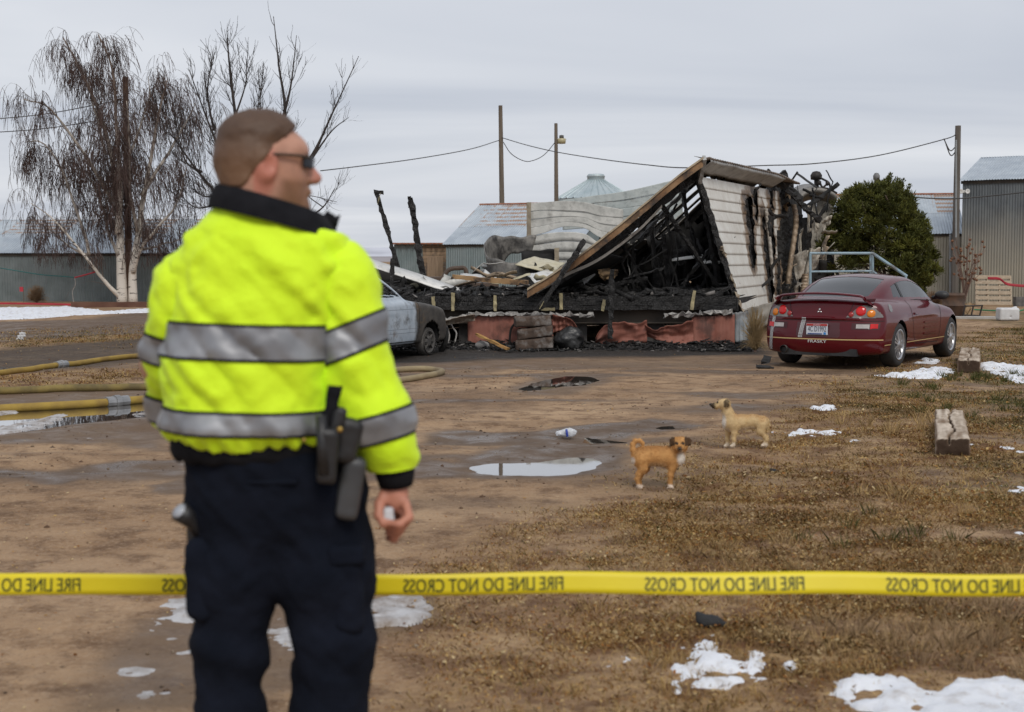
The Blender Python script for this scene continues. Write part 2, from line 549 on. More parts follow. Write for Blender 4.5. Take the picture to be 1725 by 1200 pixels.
GREEN = [
 ([(1420,640),(1560,620),(1640,560),(1660,515),(1900,500),(1900,720),(1700,740),(1600,690),(1480,700)], .9, .6),
 ([(1560,790),(1900,760),(1900,980),(1640,900)], .45, .35),
 ([(-80,570),(330,548),(330,575),(-80,598)], .45, .4),
 ([(850,830),(1150,790),(1250,860),(1000,960),(850,930)], .18, .4),
]
def ground_masks(X, Y):
    wx = X + .22*fbm(X*1.1, Y*1.1, seed=3, oct=4); wy = Y + .22*fbm(X*1.1, Y*1.1, seed=9, oct=4)
    wet = np.zeros_like(X); ch = np.zeros_like(X); gr = np.zeros_like(X); gn = np.zeros_like(X)
    for p, s, f in WET:
        sd = sdist(poly_g(p), wx, wy); wet = np.maximum(wet, s*(1-sstep(-f*.5, f*.5, sd)))
    for p, s, f in CHAR:
        sd = sdist(poly_g(p), wx, wy); ch = np.maximum(ch, s*(1-sstep(-f, f, sd)))
    n1 = fbm(X*.9, Y*.9, seed=21, oct=5)
    for p, f in GRASS:
        sd = sdist(poly_g(p), wx, wy) + .9*n1*np.clip(Y/12, .4, 2)
        gr = np.maximum(gr, 1-sstep(-f, f, sd))
    n2 = fbm(X*2.3, Y*2.3, seed=31, oct=4)
    gr = gr*np.clip(.72 + .9*n2 + .25*n1, 0, 1)
    streak = fbm(X*.30 + 4, Y*1.5, seed=87, oct=4)
    wet = np.maximum(wet, .92*sstep(-.28, .26, streak)*sstep(7.5, 10, Y)*sstep(27, 18, Y)*(1-gr))
    far = sstep(34, 60, Y)
    gr = np.maximum(gr, far*.6)
    for p, s, f in GREEN:
        sd = sdist(poly_g(p), wx, wy); gn = np.maximum(gn, s*(1-sstep(-f, f, sd)))
    gn = gn*np.clip(.6 + 1.2*fbm(X*1.7, Y*1.7, seed=41, oct=3), 0, 1)
    return gr, wet, ch, gn
def gz_base(X, Y):
    k = np.clip(1.4 - np.abs(Y)/60, .1, 1)
    z = .030*fbm(X*.55, Y*.55, seed=51, oct=3) + .016*fbm(X*2.2, Y*2.2, seed=61, oct=3)
    # wheel ruts crossing the yard
    z = z - .030*np.exp(-((Y - 10.6 - .10*X)/.22)**2)*sstep(3.5, 0, X) - .026*np.exp(-((Y - 13.2 - .12*X)/.25)**2)*sstep(4, 0, X)
    return z*k*sstep(0.5, 4.5, np.hypot(X, Y-0))
def ground_z(X, Y):
    X = np.asarray(X, float); Y = np.asarray(Y, float)
    z = gz_base(X, Y)
    for q in PUD.values():
        near = (X > q[:,0].min()-1.5) & (X < q[:,0].max()+1.5) & (Y > q[:,1].min()-1.5) & (Y < q[:,1].max()+1.5)
        if not near.any(): continue
        sd = sdist(q, X + .05*fbm(X*4, Y*4, seed=71, oct=3), Y + .05*fbm(X*4, Y*4, seed=73, oct=3))
        base = z*sstep(.1, .9, sd)
        carve = np.where(sd < 0, -.010 - .05*sstep(0, .35, -sd), -.010 + .022*sstep(0, .30, sd)*(1-sstep(.3, 1.0, sd)) + .010*sstep(.3, 1.0, sd))
        z = np.where(near & (sd < 1.0), base + carve, z)
    return z
def lines(lo, hi, st): return np.arange(lo, hi - 1e-6, st)
def grow_out(start, end, st, k=1.22):
    out = []; x = start; s = st
    while abs(x) < abs(end):
        s *= k; x = x + s*(1 if end > start else -1); out.append(x)
    return np.array(out)
gx = np.concatenate((grow_out(-13, -5000, .2)[::-1], lines(-13, -5, .10), lines(-5, 6, .05), lines(6, 13, .10), [13.0], grow_out(13, 5000, .2)))
gy = np.concatenate((grow_out(1.0, -300, .3)[::-1], lines(1.0, 4.2, .2), lines(4.2, 14, .045), lines(14, 32, .10), lines(32, 60, .3), [60.0], grow_out(60, 6000, .4)))
GX, GY = np.meshgrid(gx, gy, indexing='ij')
GZ = ground_z(GX, GY)
gr_, wet_, ch_, gn_ = ground_masks(GX, GY)
micro = (.006*fbm(GX*7, GY*7, seed=81, oct=3) + .010*gr_*np.abs(fbm(GX*6, GY*6, seed=83, oct=2)))*sstep(26, 12, GY)*sstep(3, 5, GY)
inpud = np.zeros_like(GX, bool)
for q in PUD.values(): inpud |= sdist(q, GX, GY) < .12
GZ = GZ + micro*np.where(inpud, .35, 1)
V, F = gridmesh(np.stack((GX, GY, GZ), -1))

def ground_material():
    m, t, b = nodes_of('yard_ground')
    a = N(t, 'ShaderNodeAttribute'); a.attribute_name = 'mask'
    s = N(t, 'ShaderNodeSeparateColor'); t.links.new(a.outputs['Color'], s.inputs[0])
    gr, wet, ch = s.outputs[0], s.outputs[1], s.outputs[2]
    gn = a.outputs['Alpha']
    big = noise(t, .55, 5, .6); mid = noise(t, 3.5, 6, .65); fine = noise(t, 34, 5, .7); peb = noise(t, 120, 2, .5)
    dirt = mixc(t, ramp(t, big, .33, .66), (.25, .145, .073), (.47, .315, .185))
    dirt = mixc(t, ramp(t, mid, .46, .64), dirt, (.150, .082, .040))
    dirt = mixc(t, mth(t, 'MULTIPLY', ramp(t, fine, .48, .70), .55), dirt, (.50, .36, .235))
    dirt = mixc(t, ramp(t, peb, .66, .74), dirt, (.36, .29, .22))
    dirt = mixc(t, ramp(t, noise(t, 70, 3, .6), .30, .38, (1,1,1), (0,0,0)), dirt, (.085, .052, .034))
    straw = mixc(t, ramp(t, noise(t, 26, 5, .75), .36, .64), (.110, .058, .023), (.50, .335, .145))
    straw = mixc(t, ramp(t, mid, .44, .60), straw, (.115, .052, .019))
    straw = mixc(t, mth(t, 'MULTIPLY', ramp(t, noise(t, 1.3, 5, .65), .50, .64), .7), straw, (.165, .072, .024))
    straw = mixc(t, mth(t, 'MULTIPLY', gn, .8), straw, mixc(t, ramp(t, noise(t, 30, 4, .7), .35, .65), (.035, .042, .012), (.115, .110, .045)))
    col = mixc(t, gr, dirt, straw)
    wetc = mixc(t, ramp(t, mid, .35, .65), (.046, .029, .019), (.125, .086, .058))
    col = mixc(t, mth(t, 'MULTIPLY', wet, .86), col, wetc)
    charc = mixc(t, ramp(t, noise(t, 18, 5, .7), .45, .68), (.012, .011, .010), (.060, .054, .050))
    col = mixc(t, mth(t, 'MULTIPLY', ch, .95), col, charc)
    t.links.new(col, b.inputs['Base Color'])
    ro = mth(t, 'SUBTRACT', .95, mth(t, 'MULTIPLY', mth(t, 'MULTIPLY', wet, wet), ramp(t, noise(t, 2.6, 5, .6), .40, .62, (.10,.10,.10), (.72,.72,.72))))
    t.links.new(ro, b.inputs['Roughness'])
    b.inputs['Specular IOR Level'].default_value = .35
    h = mth(t, 'ADD', mth(t, 'MULTIPLY', fine, .7), mth(t, 'MULTIPLY', peb, .45))
    h = mth(t, 'ADD', h, mth(t, 'MULTIPLY', noise(t, 11, 4, .6), 1.1))
    st = mth(t, 'SUBTRACT', .75, mth(t, 'MULTIPLY', wet, .45))
    n = N(t, 'ShaderNodeBump', Distance=.022); t.links.new(st, n.inputs['Strength'])
    t.links.new(h, n.inputs['Height']); t.links.new(n.outputs[0], b.inputs['Normal'])
    return m
g_ob = link('ground', mesh_data('ground', V, F, True, {'mask': np.stack((gr_, wet_, ch_, gn_), -1).reshape(-1, 4)}), ground_material())
tag(g_ob, 'brown dirt yard with dead grass and wet muddy ruts', 'ground', None, 'structure')

# ------------------------------------------------------------------ puddles
def water_material(name, tint, rough):
    m, t, b = nodes_of(name)
    b.inputs['Base Color'].default_value = (*tint, 1)
    b.inputs['Roughness'].default_value = rough
    b.inputs['IOR'].default_value = 1.5
    b.inputs['Specular IOR Level'].default_value = .75
    b.inputs['Coat Weight'].default_value = 1.0; b.inputs['Coat Roughness'].default_value = .02
    bump(t, b, noise(t, 5, 2, .5), .015, .02)
    return m
WATER = water_material('muddy_water', (.085, .070, .056), .02)
PL = {'main': 'long shallow puddle mirroring the sky in front of the tan dog', 'far': 'brown puddle in the dirt before the burned house',
      'left': 'broad puddle crossed by the yellow fire hoses', 'bag': 'dark narrow puddle beside the clear plastic bag', 'small': 'small round pothole puddle behind the curly tailed dog'}
for k, q in PUD.items():
    c = q.mean(0)
    d = q - c; L = np.linalg.norm(d, axis=1, keepdims=True)
    e = c + d*(1 + .10/np.maximum(L, .1))
    e = np.array([spline(np.vstack((e, e[:1])), 60)]).reshape(-1, 2)[:-1]
    Vp = np.vstack((np.c_[e, np.full(len(e), -.013)], [[*c, -.013]])); n = len(e)
    Fp = [(i, (i+1) % n, n) for i in range(n)]
    tag(solo('puddle', PL[k], 'puddle', (Vp, Fp), WATER, base=np.array((*c, -.013))), kind='structure')

# ------------------------------------------------------------------ snow and ice
SNOW = [
 ([(-60,522),(60,518),(110,517),(180,525),(300,519),(300,526),(200,529),(120,532),(60,538),(-60,540)], .07, 1, .14),
 ([(1472,634),(1520,628),(1570,620),(1602,621),(1597,637),(1560,641),(1500,638)], .06, 1, .06),
 ([(1645,613),(1690,614),(1800,617),(1800,660),(1730,650),(1690,638),(1662,624)], .06, 1, .06),
 ([(1364,688),(1400,685),(1404,689),(1388,696),(1374,695)], .035, 1, .06),
 ([(1303,730),(1340,724),(1400,727),(1404,734),(1360,739)], .03, .8, .06),
 ([(1408,743),(1470,737),(1484,744),(1430,748)], .02, .6, .06),
 ([(1143,1090),(1200,1072),(1245,1098),(1325,1113),(1330,1130),(1270,1134),(1280,1152),(1180,1158),(1140,1168),(1148,1128)], .030, .9, .05),
 ([(1380,1150),(1450,1143),(1520,1136),(1560,1160),(1600,1150),(1640,1143),(1800,1158),(1800,1260),(1500,1240),(1440,1190)], .034, 1, .05),
 ([(995,1110),(1060,1096),(1066,1116),(1010,1124)], .022, .7, .05),
 ([(1640,752),(1690,752),(1760,764),(1760,772),(1690,764)], .02, .6, .06),
 ([(1684,822),(1760,824),(1760,838),(1700,832)], .02, .8, .06),
 ([(1676,900),(1716,898),(1716,908),(1684,908)], .02, .8, .05),
 ([(1528,612),(1560,606),(1586,608),(1570,614)], .04, .9, .06),
 ([(1340,1075),(1400,1060),(1460,1066),(1440,1080),(1360,1086)], .015, .5, .05),
]
ICE = [
 ([(618,1010),(700,1002),(722,1035),(704,1050),(650,1058),(612,1052)], .030, .95, .05),
 ([(226,1046),(300,1008),(345,1000),(370,1020),(320,1056),(240,1072)], .014, .75, .05),
 ([(140,1190),(230,1090),(330,1060),(360,1130),(260,1190),(180,1215)], .009, .42, .06),
 ([(440,1040),(500,1010),(580,1080),(520,1140),(445,1120)], .009, .5, .06),
 ([(-40,693),(20,684),(95,676),(104,682),(40,692),(-40,702)], .02, .8, .12),
 ([(-40,728),(40,710),(96,697),(106,702),(60,718),(-40,734)], .02, .8, .12),
 ([(105,738),(150,734),(190,736),(180,741),(120,742)], .015, .5, .10),
 ([(205,696),(250,692),(280,694),(262,700),(214,700)], .012, .5, .10),
]
def snow_mesh(pts, hgt, fill, rough_, dz=0.0):
    q = poly_g(pts); lo = q.min(0)-.1; hi = q.max(0)+.1
    st = max(.014, (hi-lo).max()/170)
    xs = np.arange(lo[0], hi[0], st); ys = np.arange(lo[1], hi[1], st)
    X, Y = np.meshgrid(xs, ys, indexing='ij')
    sc_ = 1.0/max(.12, rough_*3)
    sd = sdist(q, X, Y) + rough_*2.4*fbm(X*sc_, Y*sc_, seed=int(pts[0][0]) % 97, oct=6) + .035*fbm(X*9, Y*9, seed=61, oct=4)
    patch = fbm(X*8, Y*8, seed=5 + int(pts[0][1]) % 31, oct=4)
    sd = np.maximum(sd, (.35*(1-fill) - .10 - .42*patch*(1-.45*fill))*.30)
    z = hgt*np.tanh(np.clip(-sd, -.05, 9)/max(.03, hgt*1.2)) + .42*hgt*fbm(X*12, Y*12, seed=4, oct=4)
    keep = (sd[:-1,:-1] < .004) | (sd[1:,1:] < .004)
    Z = np.maximum(ground_z(X, Y), -.012) + dz + z - .004
    V, F = gridmesh(np.stack((X, Y, Z), -1), keep)
    return compact(V, F) if len(F) else (np.zeros((0,3)), np.zeros((0,4), int))
def join_np(lst):
    n = 0; Vs = []; Fs = []
    for V, F in lst:
        Vs.append(V); Fs.append(np.asarray(F) + n); n += len(V)
    return np.vstack(Vs), np.vstack(Fs)
m_, t_, b_ = nodes_of('melting_snow')
t_.links.new(mixc(t_, ramp(t_, noise(t_, 9, 6, .7), .50, .80), (.78, .80, .84), (.40, .34, .28)), b_.inputs['Base Color'])
b_.inputs['Roughness'].default_value = .55; b_.inputs['Subsurface Weight'].default_value = .15
b_.inputs['Subsurface Radius'].default_value = (.02, .02, .025)
bump(t_, b_, noise(t_, 55, 5, .7), .6, .012)
tag(solo('snow', 'patches of melting white snow scattered over the grass', 'snow', join_np([snow_mesh(*s) for s in SNOW]), m_, base=np.array((0., 0, 0)), smooth=True), kind='stuff')
m_, t_, b_ = nodes_of('dirty_ice')
t_.links.new(mixc(t_, ramp(t_, noise(t_, 8, 6, .7), .40, .66), (.50, .49, .49), (.21, .165, .13)), b_.inputs['Base Color'])
b_.inputs['Roughness'].default_value = .35
bump(t_, b_, noise(t_, 45, 5, .7), .5, .01)
tag(solo('ice', 'thin grey dirty ice on the muddy ruts', 'ice', join_np([snow_mesh(*s, dz=.004) for s in ICE]), m_, base=np.array((0., 0, 0)), smooth=True), kind='stuff')

# ------------------------------------------------------------------ grass, leaf litter, pebbles
def grass_mat():
    m, t, b = nodes_of('dead_grass'); t.nodes.remove(b)
    a = N(t, 'ShaderNodeAttribute'); a.attribute_name = 'col'
    d = N(t, 'ShaderNodeBsdfDiffuse'); r_ = N(t, 'ShaderNodeBsdfTranslucent'); mx_ = N(t, 'ShaderNodeMixShader'); mx_.inputs[0].default_value = .4
    t.links.new(a.outputs['Color'], d.inputs['Color']); t.links.new(a.outputs['Color'], r_.inputs['Color'])
    t.links.new(d.outputs[0], mx_.inputs[1]); t.links.new(r_.outputs[0], mx_.inputs[2])
    t.links.new(mx_.outputs[0], t.nodes['Material Output'].inputs['Surface'])
    MATS['dead_grass'] = m; return m
def scatter(n, ylo, yhi, dens, seed, xpad=.6):
    rng = np.random.default_rng(seed)
    Y = np.sqrt(rng.uniform(ylo**2, yhi**2, n))
    X = rng.uniform(-1, 1, n)*(Y*.37 + xpad)
    g, w_, c, gn = ground_masks(X, Y)
    k = rng.uniform(0, 1, n) < dens(g, w_, c, gn, X, Y)
    return X[k], Y[k], g[k], gn[k], rng
def blades(batches):
    Vs, Fs, Cs, n0 = [], [], [], 0
    for (n, ylo, yhi, h0, wd, dens, seed) in batches:
        X, Y, g, gn, rng = scatter(n, ylo, yhi, dens, seed)
        m = len(X); Z = ground_z(X, Y)
        th = rng.uniform(0, 2*math.pi, m); tilt = rng.uniform(.55, 1.52, m)
        h = h0*rng.uniform(.4, 1.5, m)*(.6 + .6*g)
        dx, dy = np.cos(th)*np.sin(tilt)*h, np.sin(th)*np.sin(tilt)*h; dz = np.cos(tilt)*h
        ph = th + math.pi/2 + rng.normal(0, .5, m); sx, sy = np.cos(ph)*wd, np.sin(ph)*wd
        b0 = np.c_[X-sx, Y-sy, Z-.004]; b1 = np.c_[X+sx, Y+sy, Z-.004]
        mid0 = np.c_[X+dx*.5-sx*.7, Y+dy*.5-sy*.7, Z+dz*.62]; mid1 = np.c_[X+dx*.5+sx*.7, Y+dy*.5+sy*.7, Z+dz*.62]
        tip = np.c_[X+dx*1.05, Y+dy*1.05, Z+dz*.92]
        Vs.append(np.stack((b0, b1, mid1, tip, mid0), 1).reshape(-1, 3))
        i = np.arange(m)[:,None]*5 + n0
        Fs.append(np.hstack((i, i+1, i+2, i+3, i+4))); n0 += 5*m
        pal = np.array([(.52,.36,.15),(.40,.245,.095),(.24,.115,.038),(.62,.47,.24),(.15,.075,.030)])
        c = pal[rng.choice(5, m, p=[.25,.27,.22,.10,.16])]
        grn = rng.uniform(0, 1, m) < np.clip(gn*.8 + .03, 0, .85)
        c[grn] = np.array((.075,.085,.024))*rng.uniform(.6, 1.7, (grn.sum(), 1))
        c = c*rng.uniform(.7, 1.25, (m, 1))*np.clip(.95 + .75*fbm(X*1.8, Y*1.8, seed=131, oct=4), .4, 1.45)[:,None]
        Cs.append(np.repeat(c, 5, 0))
    return np.vstack(Vs), np.vstack(Fs), np.vstack(Cs)
SB = [poly_g(s[0]) for s in SNOW]
def off_snow(X, Y):
    k = np.ones_like(X)
    for q in SB: k = np.where(sdist(q, X, Y) < .02, .34, k)
    for q in PUD.values(): k = np.where(sdist(q, X, Y) < .03, 0, k)
    return k
dg = lambda g, w_, c, gn, X, Y: (np.clip(g*1.15-.12, 0, 1)**1.3*(1-.7*w_)*(1-c))*off_snow(X, Y)
Vb, Fb, Cb = blades([(230000, 4.3, 9, .027, .0017, dg, 1), (190000, 9, 17, .028, .0030, dg, 2), (150000, 17, 33, .040, .0060, dg, 3)])
gob = solo('grass', 'matted dead straw coloured grass over the yard', 'grass', (Vb, Fb), grass_mat(), base=np.array((0., 0, 0)), attrs={'col': Cb}, kind='stuff')
# taller dry tufts
def tufts(cent, seed=0):
    rng = np.random.default_rng(seed); Vs, Fs, Cs, n0 = [], [], [], 0
    cz = ground_z(np.array([c[0] for c in cent]), np.array([c[1] for c in cent]))
    for (x, y, rad, h, n, col), bz in zip(cent, cz):
        for _ in range(n):
            a, r_ = rng.uniform(0, 6.283), rad*math.sqrt(rng.uniform())
            bx, by = x + r_*math.cos(a), y + r_*math.sin(a)
            hh = h*rng.uniform(.45, 1.1); ln = rng.normal(0, .35, 2) + .5*np.array((math.cos(a), math.sin(a)))*r_/max(rad, .01)
            p0 = np.array((bx, by, bz-.01)); p2 = p0 + np.array((ln[0]*hh, ln[1]*hh, hh)); p1 = (p0+p2)/2 + np.array((-ln[0], -ln[1], .5))*hh*.10
            th = rng.uniform(0, 6.283); s = np.array((math.cos(th), math.sin(th), 0))*max(.0016, .00022*y)
            Vs += [p0-s, p0+s, p1+s*.8, p2, p1-s*.8]; Fs.append([n0, n0+1, n0+2, n0+3, n0+4]); n0 += 5
            c = np.array(col)*rng.uniform(.55, 1.35); Cs += [c]*5
    return np.array(Vs), np.array(Fs), np.array(Cs)
rng = np.random.default_rng(99); TC = []
straw, brn, olive = (.50,.35,.17), (.20,.11,.055), (.12,.12,.045)
for (px, py, n, rad, h, col, m_) in [(1560,1060,20,.45,.11,(.42,.30,.17),40),(1330,980,14,.5,.08,straw,40),(1660,1090,16,.4,.12,(.38,.27,.16),40),(1180,1190,14,.35,.07,(.50,.34,.15),40),
        (1280,1150,10,.3,.06,(.42,.28,.13),36),(1470,970,16,.6,.08,(.40,.28,.15),36),(1540,720,8,.4,.16,straw,30),(1620,640,16,.7,.12,olive,40),(1680,690,14,.6,.10,olive,40),(1600,830,12,.5,.10,straw,30),
        (1430,1090,12,.25,.07,(.50,.35,.17),36),(1640,930,12,.5,.10,olive,30),(1000,930,10,.5,.06,straw,30),(1200,900,14,.7,.06,straw,30),(1700,1010,12,.3,.09,straw,40)]:
    c = G(px, py)
    for _ in range(n):
        TC.append((c[0]+rng.normal(0, rad), c[1]+rng.normal(0, rad), .06, h, m_, col))
Vt, Ft, Ct = tufts(TC, 5)
solo('dry_grass', 'taller wispy dry grass tufts on the lawn', 'grass', (Vt, Ft), mat_attr('dead_grass'), base=np.array((0., 0, 0)), attrs={'col': Ct}, kind='stuff')
# leaf litter
def litter(n, ylo, yhi, size, dens, seed):
    X, Y, g, gn, rng = scatter(n, ylo, yhi, dens, seed); m = len(X); Z = ground_z(X, Y) + .010 + .010*g
    th = rng.uniform(0, 6.283, m); s = size*rng.uniform(.5, 1.4, m); tl = rng.normal(0, .5, (m, 2))
    out = []
    for (a, b) in ((-1,-.1),(-.1,-.6),(1,.05),(.1,.6)):
        u = a*s; v = b*s; x = X + u*np.cos(th) - v*np.sin(th); y = Y + u*np.sin(th) + v*np.cos(th)
        out.append(np.c_[x, y, Z + (u*tl[:,0] + v*tl[:,1])*.5])
    V = np.stack(out, 1).reshape(-1, 3); F = np.arange(4*m).reshape(-1, 4)
    pal = np.array([(.60,.42,.18),(.48,.28,.10),(.34,.15,.045),(.68,.54,.31),(.22,.095,.033)])
    return V, F, np.repeat(pal[rng.integers(0, 5, m)]*rng.uniform(.7, 1.15, (m, 1)), 4, 0)
L1 = litter(40000, 4.3, 9, .008, lambda g, w_, c, gn, X, Y: (.05 + .95*g**1.5)*(1-w_)*off_snow(X, Y), 11)
L2 = litter(40000, 9, 26, .014, lambda g, w_, c, gn, X, Y: (.04 + .8*g**2)*(1-w_)*off_snow(X, Y), 12)
V_, F_ = join_np([(L1[0], L1[1]), (L2[0], L2[1])])
solo('leaf_litter', 'small fallen tan leaves and wood chips on the ground', 'leaves', (V_, F_), mat_attr('dead_grass'), base=np.array((0., 0, 0)), attrs={'col': np.vstack((L1[2], L2[2]))}, kind='stuff')
# gravel on the bare dirt
X, Y, g, gn, rng = scatter(22000, 4.3, 20, lambda g, w_, c, gn, X, Y: (1-g)*off_snow(X, Y)*np.clip(.25+.9*fbm(X*.8, Y*.8, seed=91), .05, 1), 21)
Z = ground_z(X, Y); m = len(X); s = .0035*np.exp(rng.normal(0, .55, m))*(.7+Y/14)
oct_ = np.array([(1,0,0),(0,1,0),(-1,0,0),(0,-1,0),(0,0,.75),(0,0,-.5)])
V_ = (oct_[None]*s[:,None,None]*rng.uniform(.6, 1.4, (m, 6, 1)) + np.c_[X, Y, Z][:,None]).reshape(-1, 3)
of = np.array([(0,1,4),(1,2,4),(2,3,4),(3,0,4),(1,0,5),(2,1,5),(3,2,5),(0,3,5)])
F_ = (of[None] + 6*np.arange(m)[:,None,None]).reshape(-1, 3)
pal = np.array([(.30,.22,.15),(.12,.09,.07),(.40,.32,.24),(.20,.13,.09)])
solo('gravel', 'loose gravel and clods on the dirt drive', 'gravel', (V_, F_), mat_attr('dead_grass'), base=np.array((0., 0, 0)), attrs={'col': np.repeat(pal[rng.integers(0, 4, m)], 6, 0)}, kind='stuff')

# ------------------------------------------------------------------ distant hills
def hills(Y, h, amp, seed, name, m, x0, x1, lab):
    xs = np.linspace(x0, x1, 160); prof = h + amp*fbm(xs/900, xs*0, seed=seed, oct=4)
    rows = []
    for k, (dy, s) in enumerate(((-500, -.02), (-300, .25), (-120, .7), (0, 1.0), (200, .9), (600, 0))):
        rows.append(np.c_[xs, np.full_like(xs, Y + dy) + 40*fbm(xs/300, xs*0+k, seed=seed), prof*s*(1 + .06*fbm(xs/160, xs*0 + k, seed=seed+2)) - (1 if s <= 0 else 0)])
    V, F = gridmesh(np.stack(rows, 1))
    tag(solo(name, lab, 'hill', (V, F), m, base=np.array((0, Y, 0.)), smooth=True), kind='structure')
hills(3300, 30, 9, 4, 'hills', mat('snowy_hill', (.44,.45,.50), (.72,.74,.80), .004, .95), -2600, 2600, 'low snow covered hills on the horizon')
hills(1500, 4.5, 2, 8, 'hills', mat('sage_hill', (.24,.22,.23), (.36,.33,.34), .01, .95), -1300, 1300, 'flat grey sage covered rise before the hills')

# ================================================================== SHEDS, BIN, POLES
def rust_metal(name, c1, c2, rust=0.0, rough=.45, metal=.75, band=0.34, tint=None, grad=None):
    """galvanised sheet; uv = metres across / up. rust > 0 gives rows of rust dashes; grad = (colour, height) of a ground reflection painted into the lower colour"""
    m, t, b = nodes_of(name)
    uv = N(t, 'ShaderNodeUVMap'); uv.uv_map = 'uv'
    sp_ = N(t, 'ShaderNodeSeparateXYZ'); t.links.new(uv.outputs[0], sp_.inputs[0])
    oi = N(t, 'ShaderNodeObjectInfo')
    rnd = oi.outputs['Random']
    n1 = noise(t, 1.6, 5, .6)
    col = mixc(t, ramp(t, n1, .35, .68), c1, c2)
    col = mixc(t, mth(t, 'MULTIPLY', rnd, .35), col, mixc(t, 1.0, col, (.72, .74, .76), 'MULTIPLY'))
    st = noise(t, 2.2, 4, .6, vec=uv.outputs[0], stretch=(9, .8, 1))
    col = mixc(t, mth(t, 'MULTIPLY', ramp(t, st, .48, .75), .30), col, mixc(t, 1.0, col, (.55, .52, .5), 'MULTIPLY'))
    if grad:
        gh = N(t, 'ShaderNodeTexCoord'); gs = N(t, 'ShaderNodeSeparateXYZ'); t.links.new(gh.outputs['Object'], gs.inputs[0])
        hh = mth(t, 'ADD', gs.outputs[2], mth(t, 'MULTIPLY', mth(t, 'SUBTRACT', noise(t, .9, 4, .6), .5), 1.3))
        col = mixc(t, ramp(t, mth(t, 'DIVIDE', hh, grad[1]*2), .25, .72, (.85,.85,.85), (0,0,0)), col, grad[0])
    if rust:
        wv = mth(t, 'ABSOLUTE', mth(t, 'SUBTRACT', mth(t, 'FRACT', mth(t, 'DIVIDE', sp_.outputs[1], band)), .5))
        bandm = ramp(t, wv, .16, .30, (1,1,1), (0,0,0))
        nn = noise(t, 3.0, 5, .65, vec=uv.outputs[0], stretch=(.9, .7, 1))
        nn2 = mth(t, 'ADD', nn, mth(t, 'MULTIPLY', mth(t, 'SUBTRACT', rnd, .5), .42))
        f = mth(t, 'MULTIPLY', bandm, ramp(t, nn2, .47 - .06*rust, .60 - .04*rust))
        edge = ramp(t, mth(t, 'FRACT', mth(t, 'DIVIDE', sp_.outputs[0], .72)), .03, .09, (1,1,1), (0,0,0))
        f = mth(t, 'MAXIMUM', f, mth(t, 'MULTIPLY', edge, ramp(t, noise(t, 1.4, 3, .6), .46, .6)))
        rc = mixc(t, ramp(t, noise(t, 14, 4, .7), .35, .7), (.24, .115, .05), (.36, .22, .13))
        col = mixc(t, mth(t, 'MULTIPLY', f, .85), col, rc)
        t.links.new(mth(t, 'MULTIPLY', mth(t, 'SUBTRACT', 1.0, f), metal), b.inputs['Metallic'])
    else:
        b.inputs['Metallic'].default_value = metal
    t.links.new(col, b.inputs['Base Color'])
    t.links.new(mth(t, 'ADD', rough - .1, mth(t, 'MULTIPLY', n1, .25)), b.inputs['Roughness'])
    return m
GALV_WALL = rust_metal('dull_galvanised_wall', (.17,.20,.20), (.25,.285,.285), 0, .62, .35)
GALV_TEAL = rust_metal('grey_green_wall', (.20,.255,.26), (.28,.33,.335), 0, .62, .3)
GALV_ROOF = rust_metal('pale_galvanised_roof', (.40,.45,.50), (.54,.59,.63), 0, .5, .35)
RUST_ROOF = rust_metal('rusty_galvanised_roof', (.42,.47,.51), (.55,.60,.64), 1.0, .55, .3)
TALL_WALL = rust_metal('tall_wall_ground_reflection', (.115,.13,.14), (.165,.185,.195), 0, .6, .35, grad=((.37,.335,.26), 2.4))  # tan ground reflection painted into the lower wall colour
LOW_WALL = rust_metal('tan_oxidised_wall', (.33,.31,.25), (.43,.40,.33), 0, .65, .25)
RUSTCAP = mat('rusted_ridge_metal', (.22,.075,.04), (.33,.16,.10), 5, .8)
DARKGAP = mat('dark_timber', (.03,.026,.022), (.06,.05,.04), 8, .9)

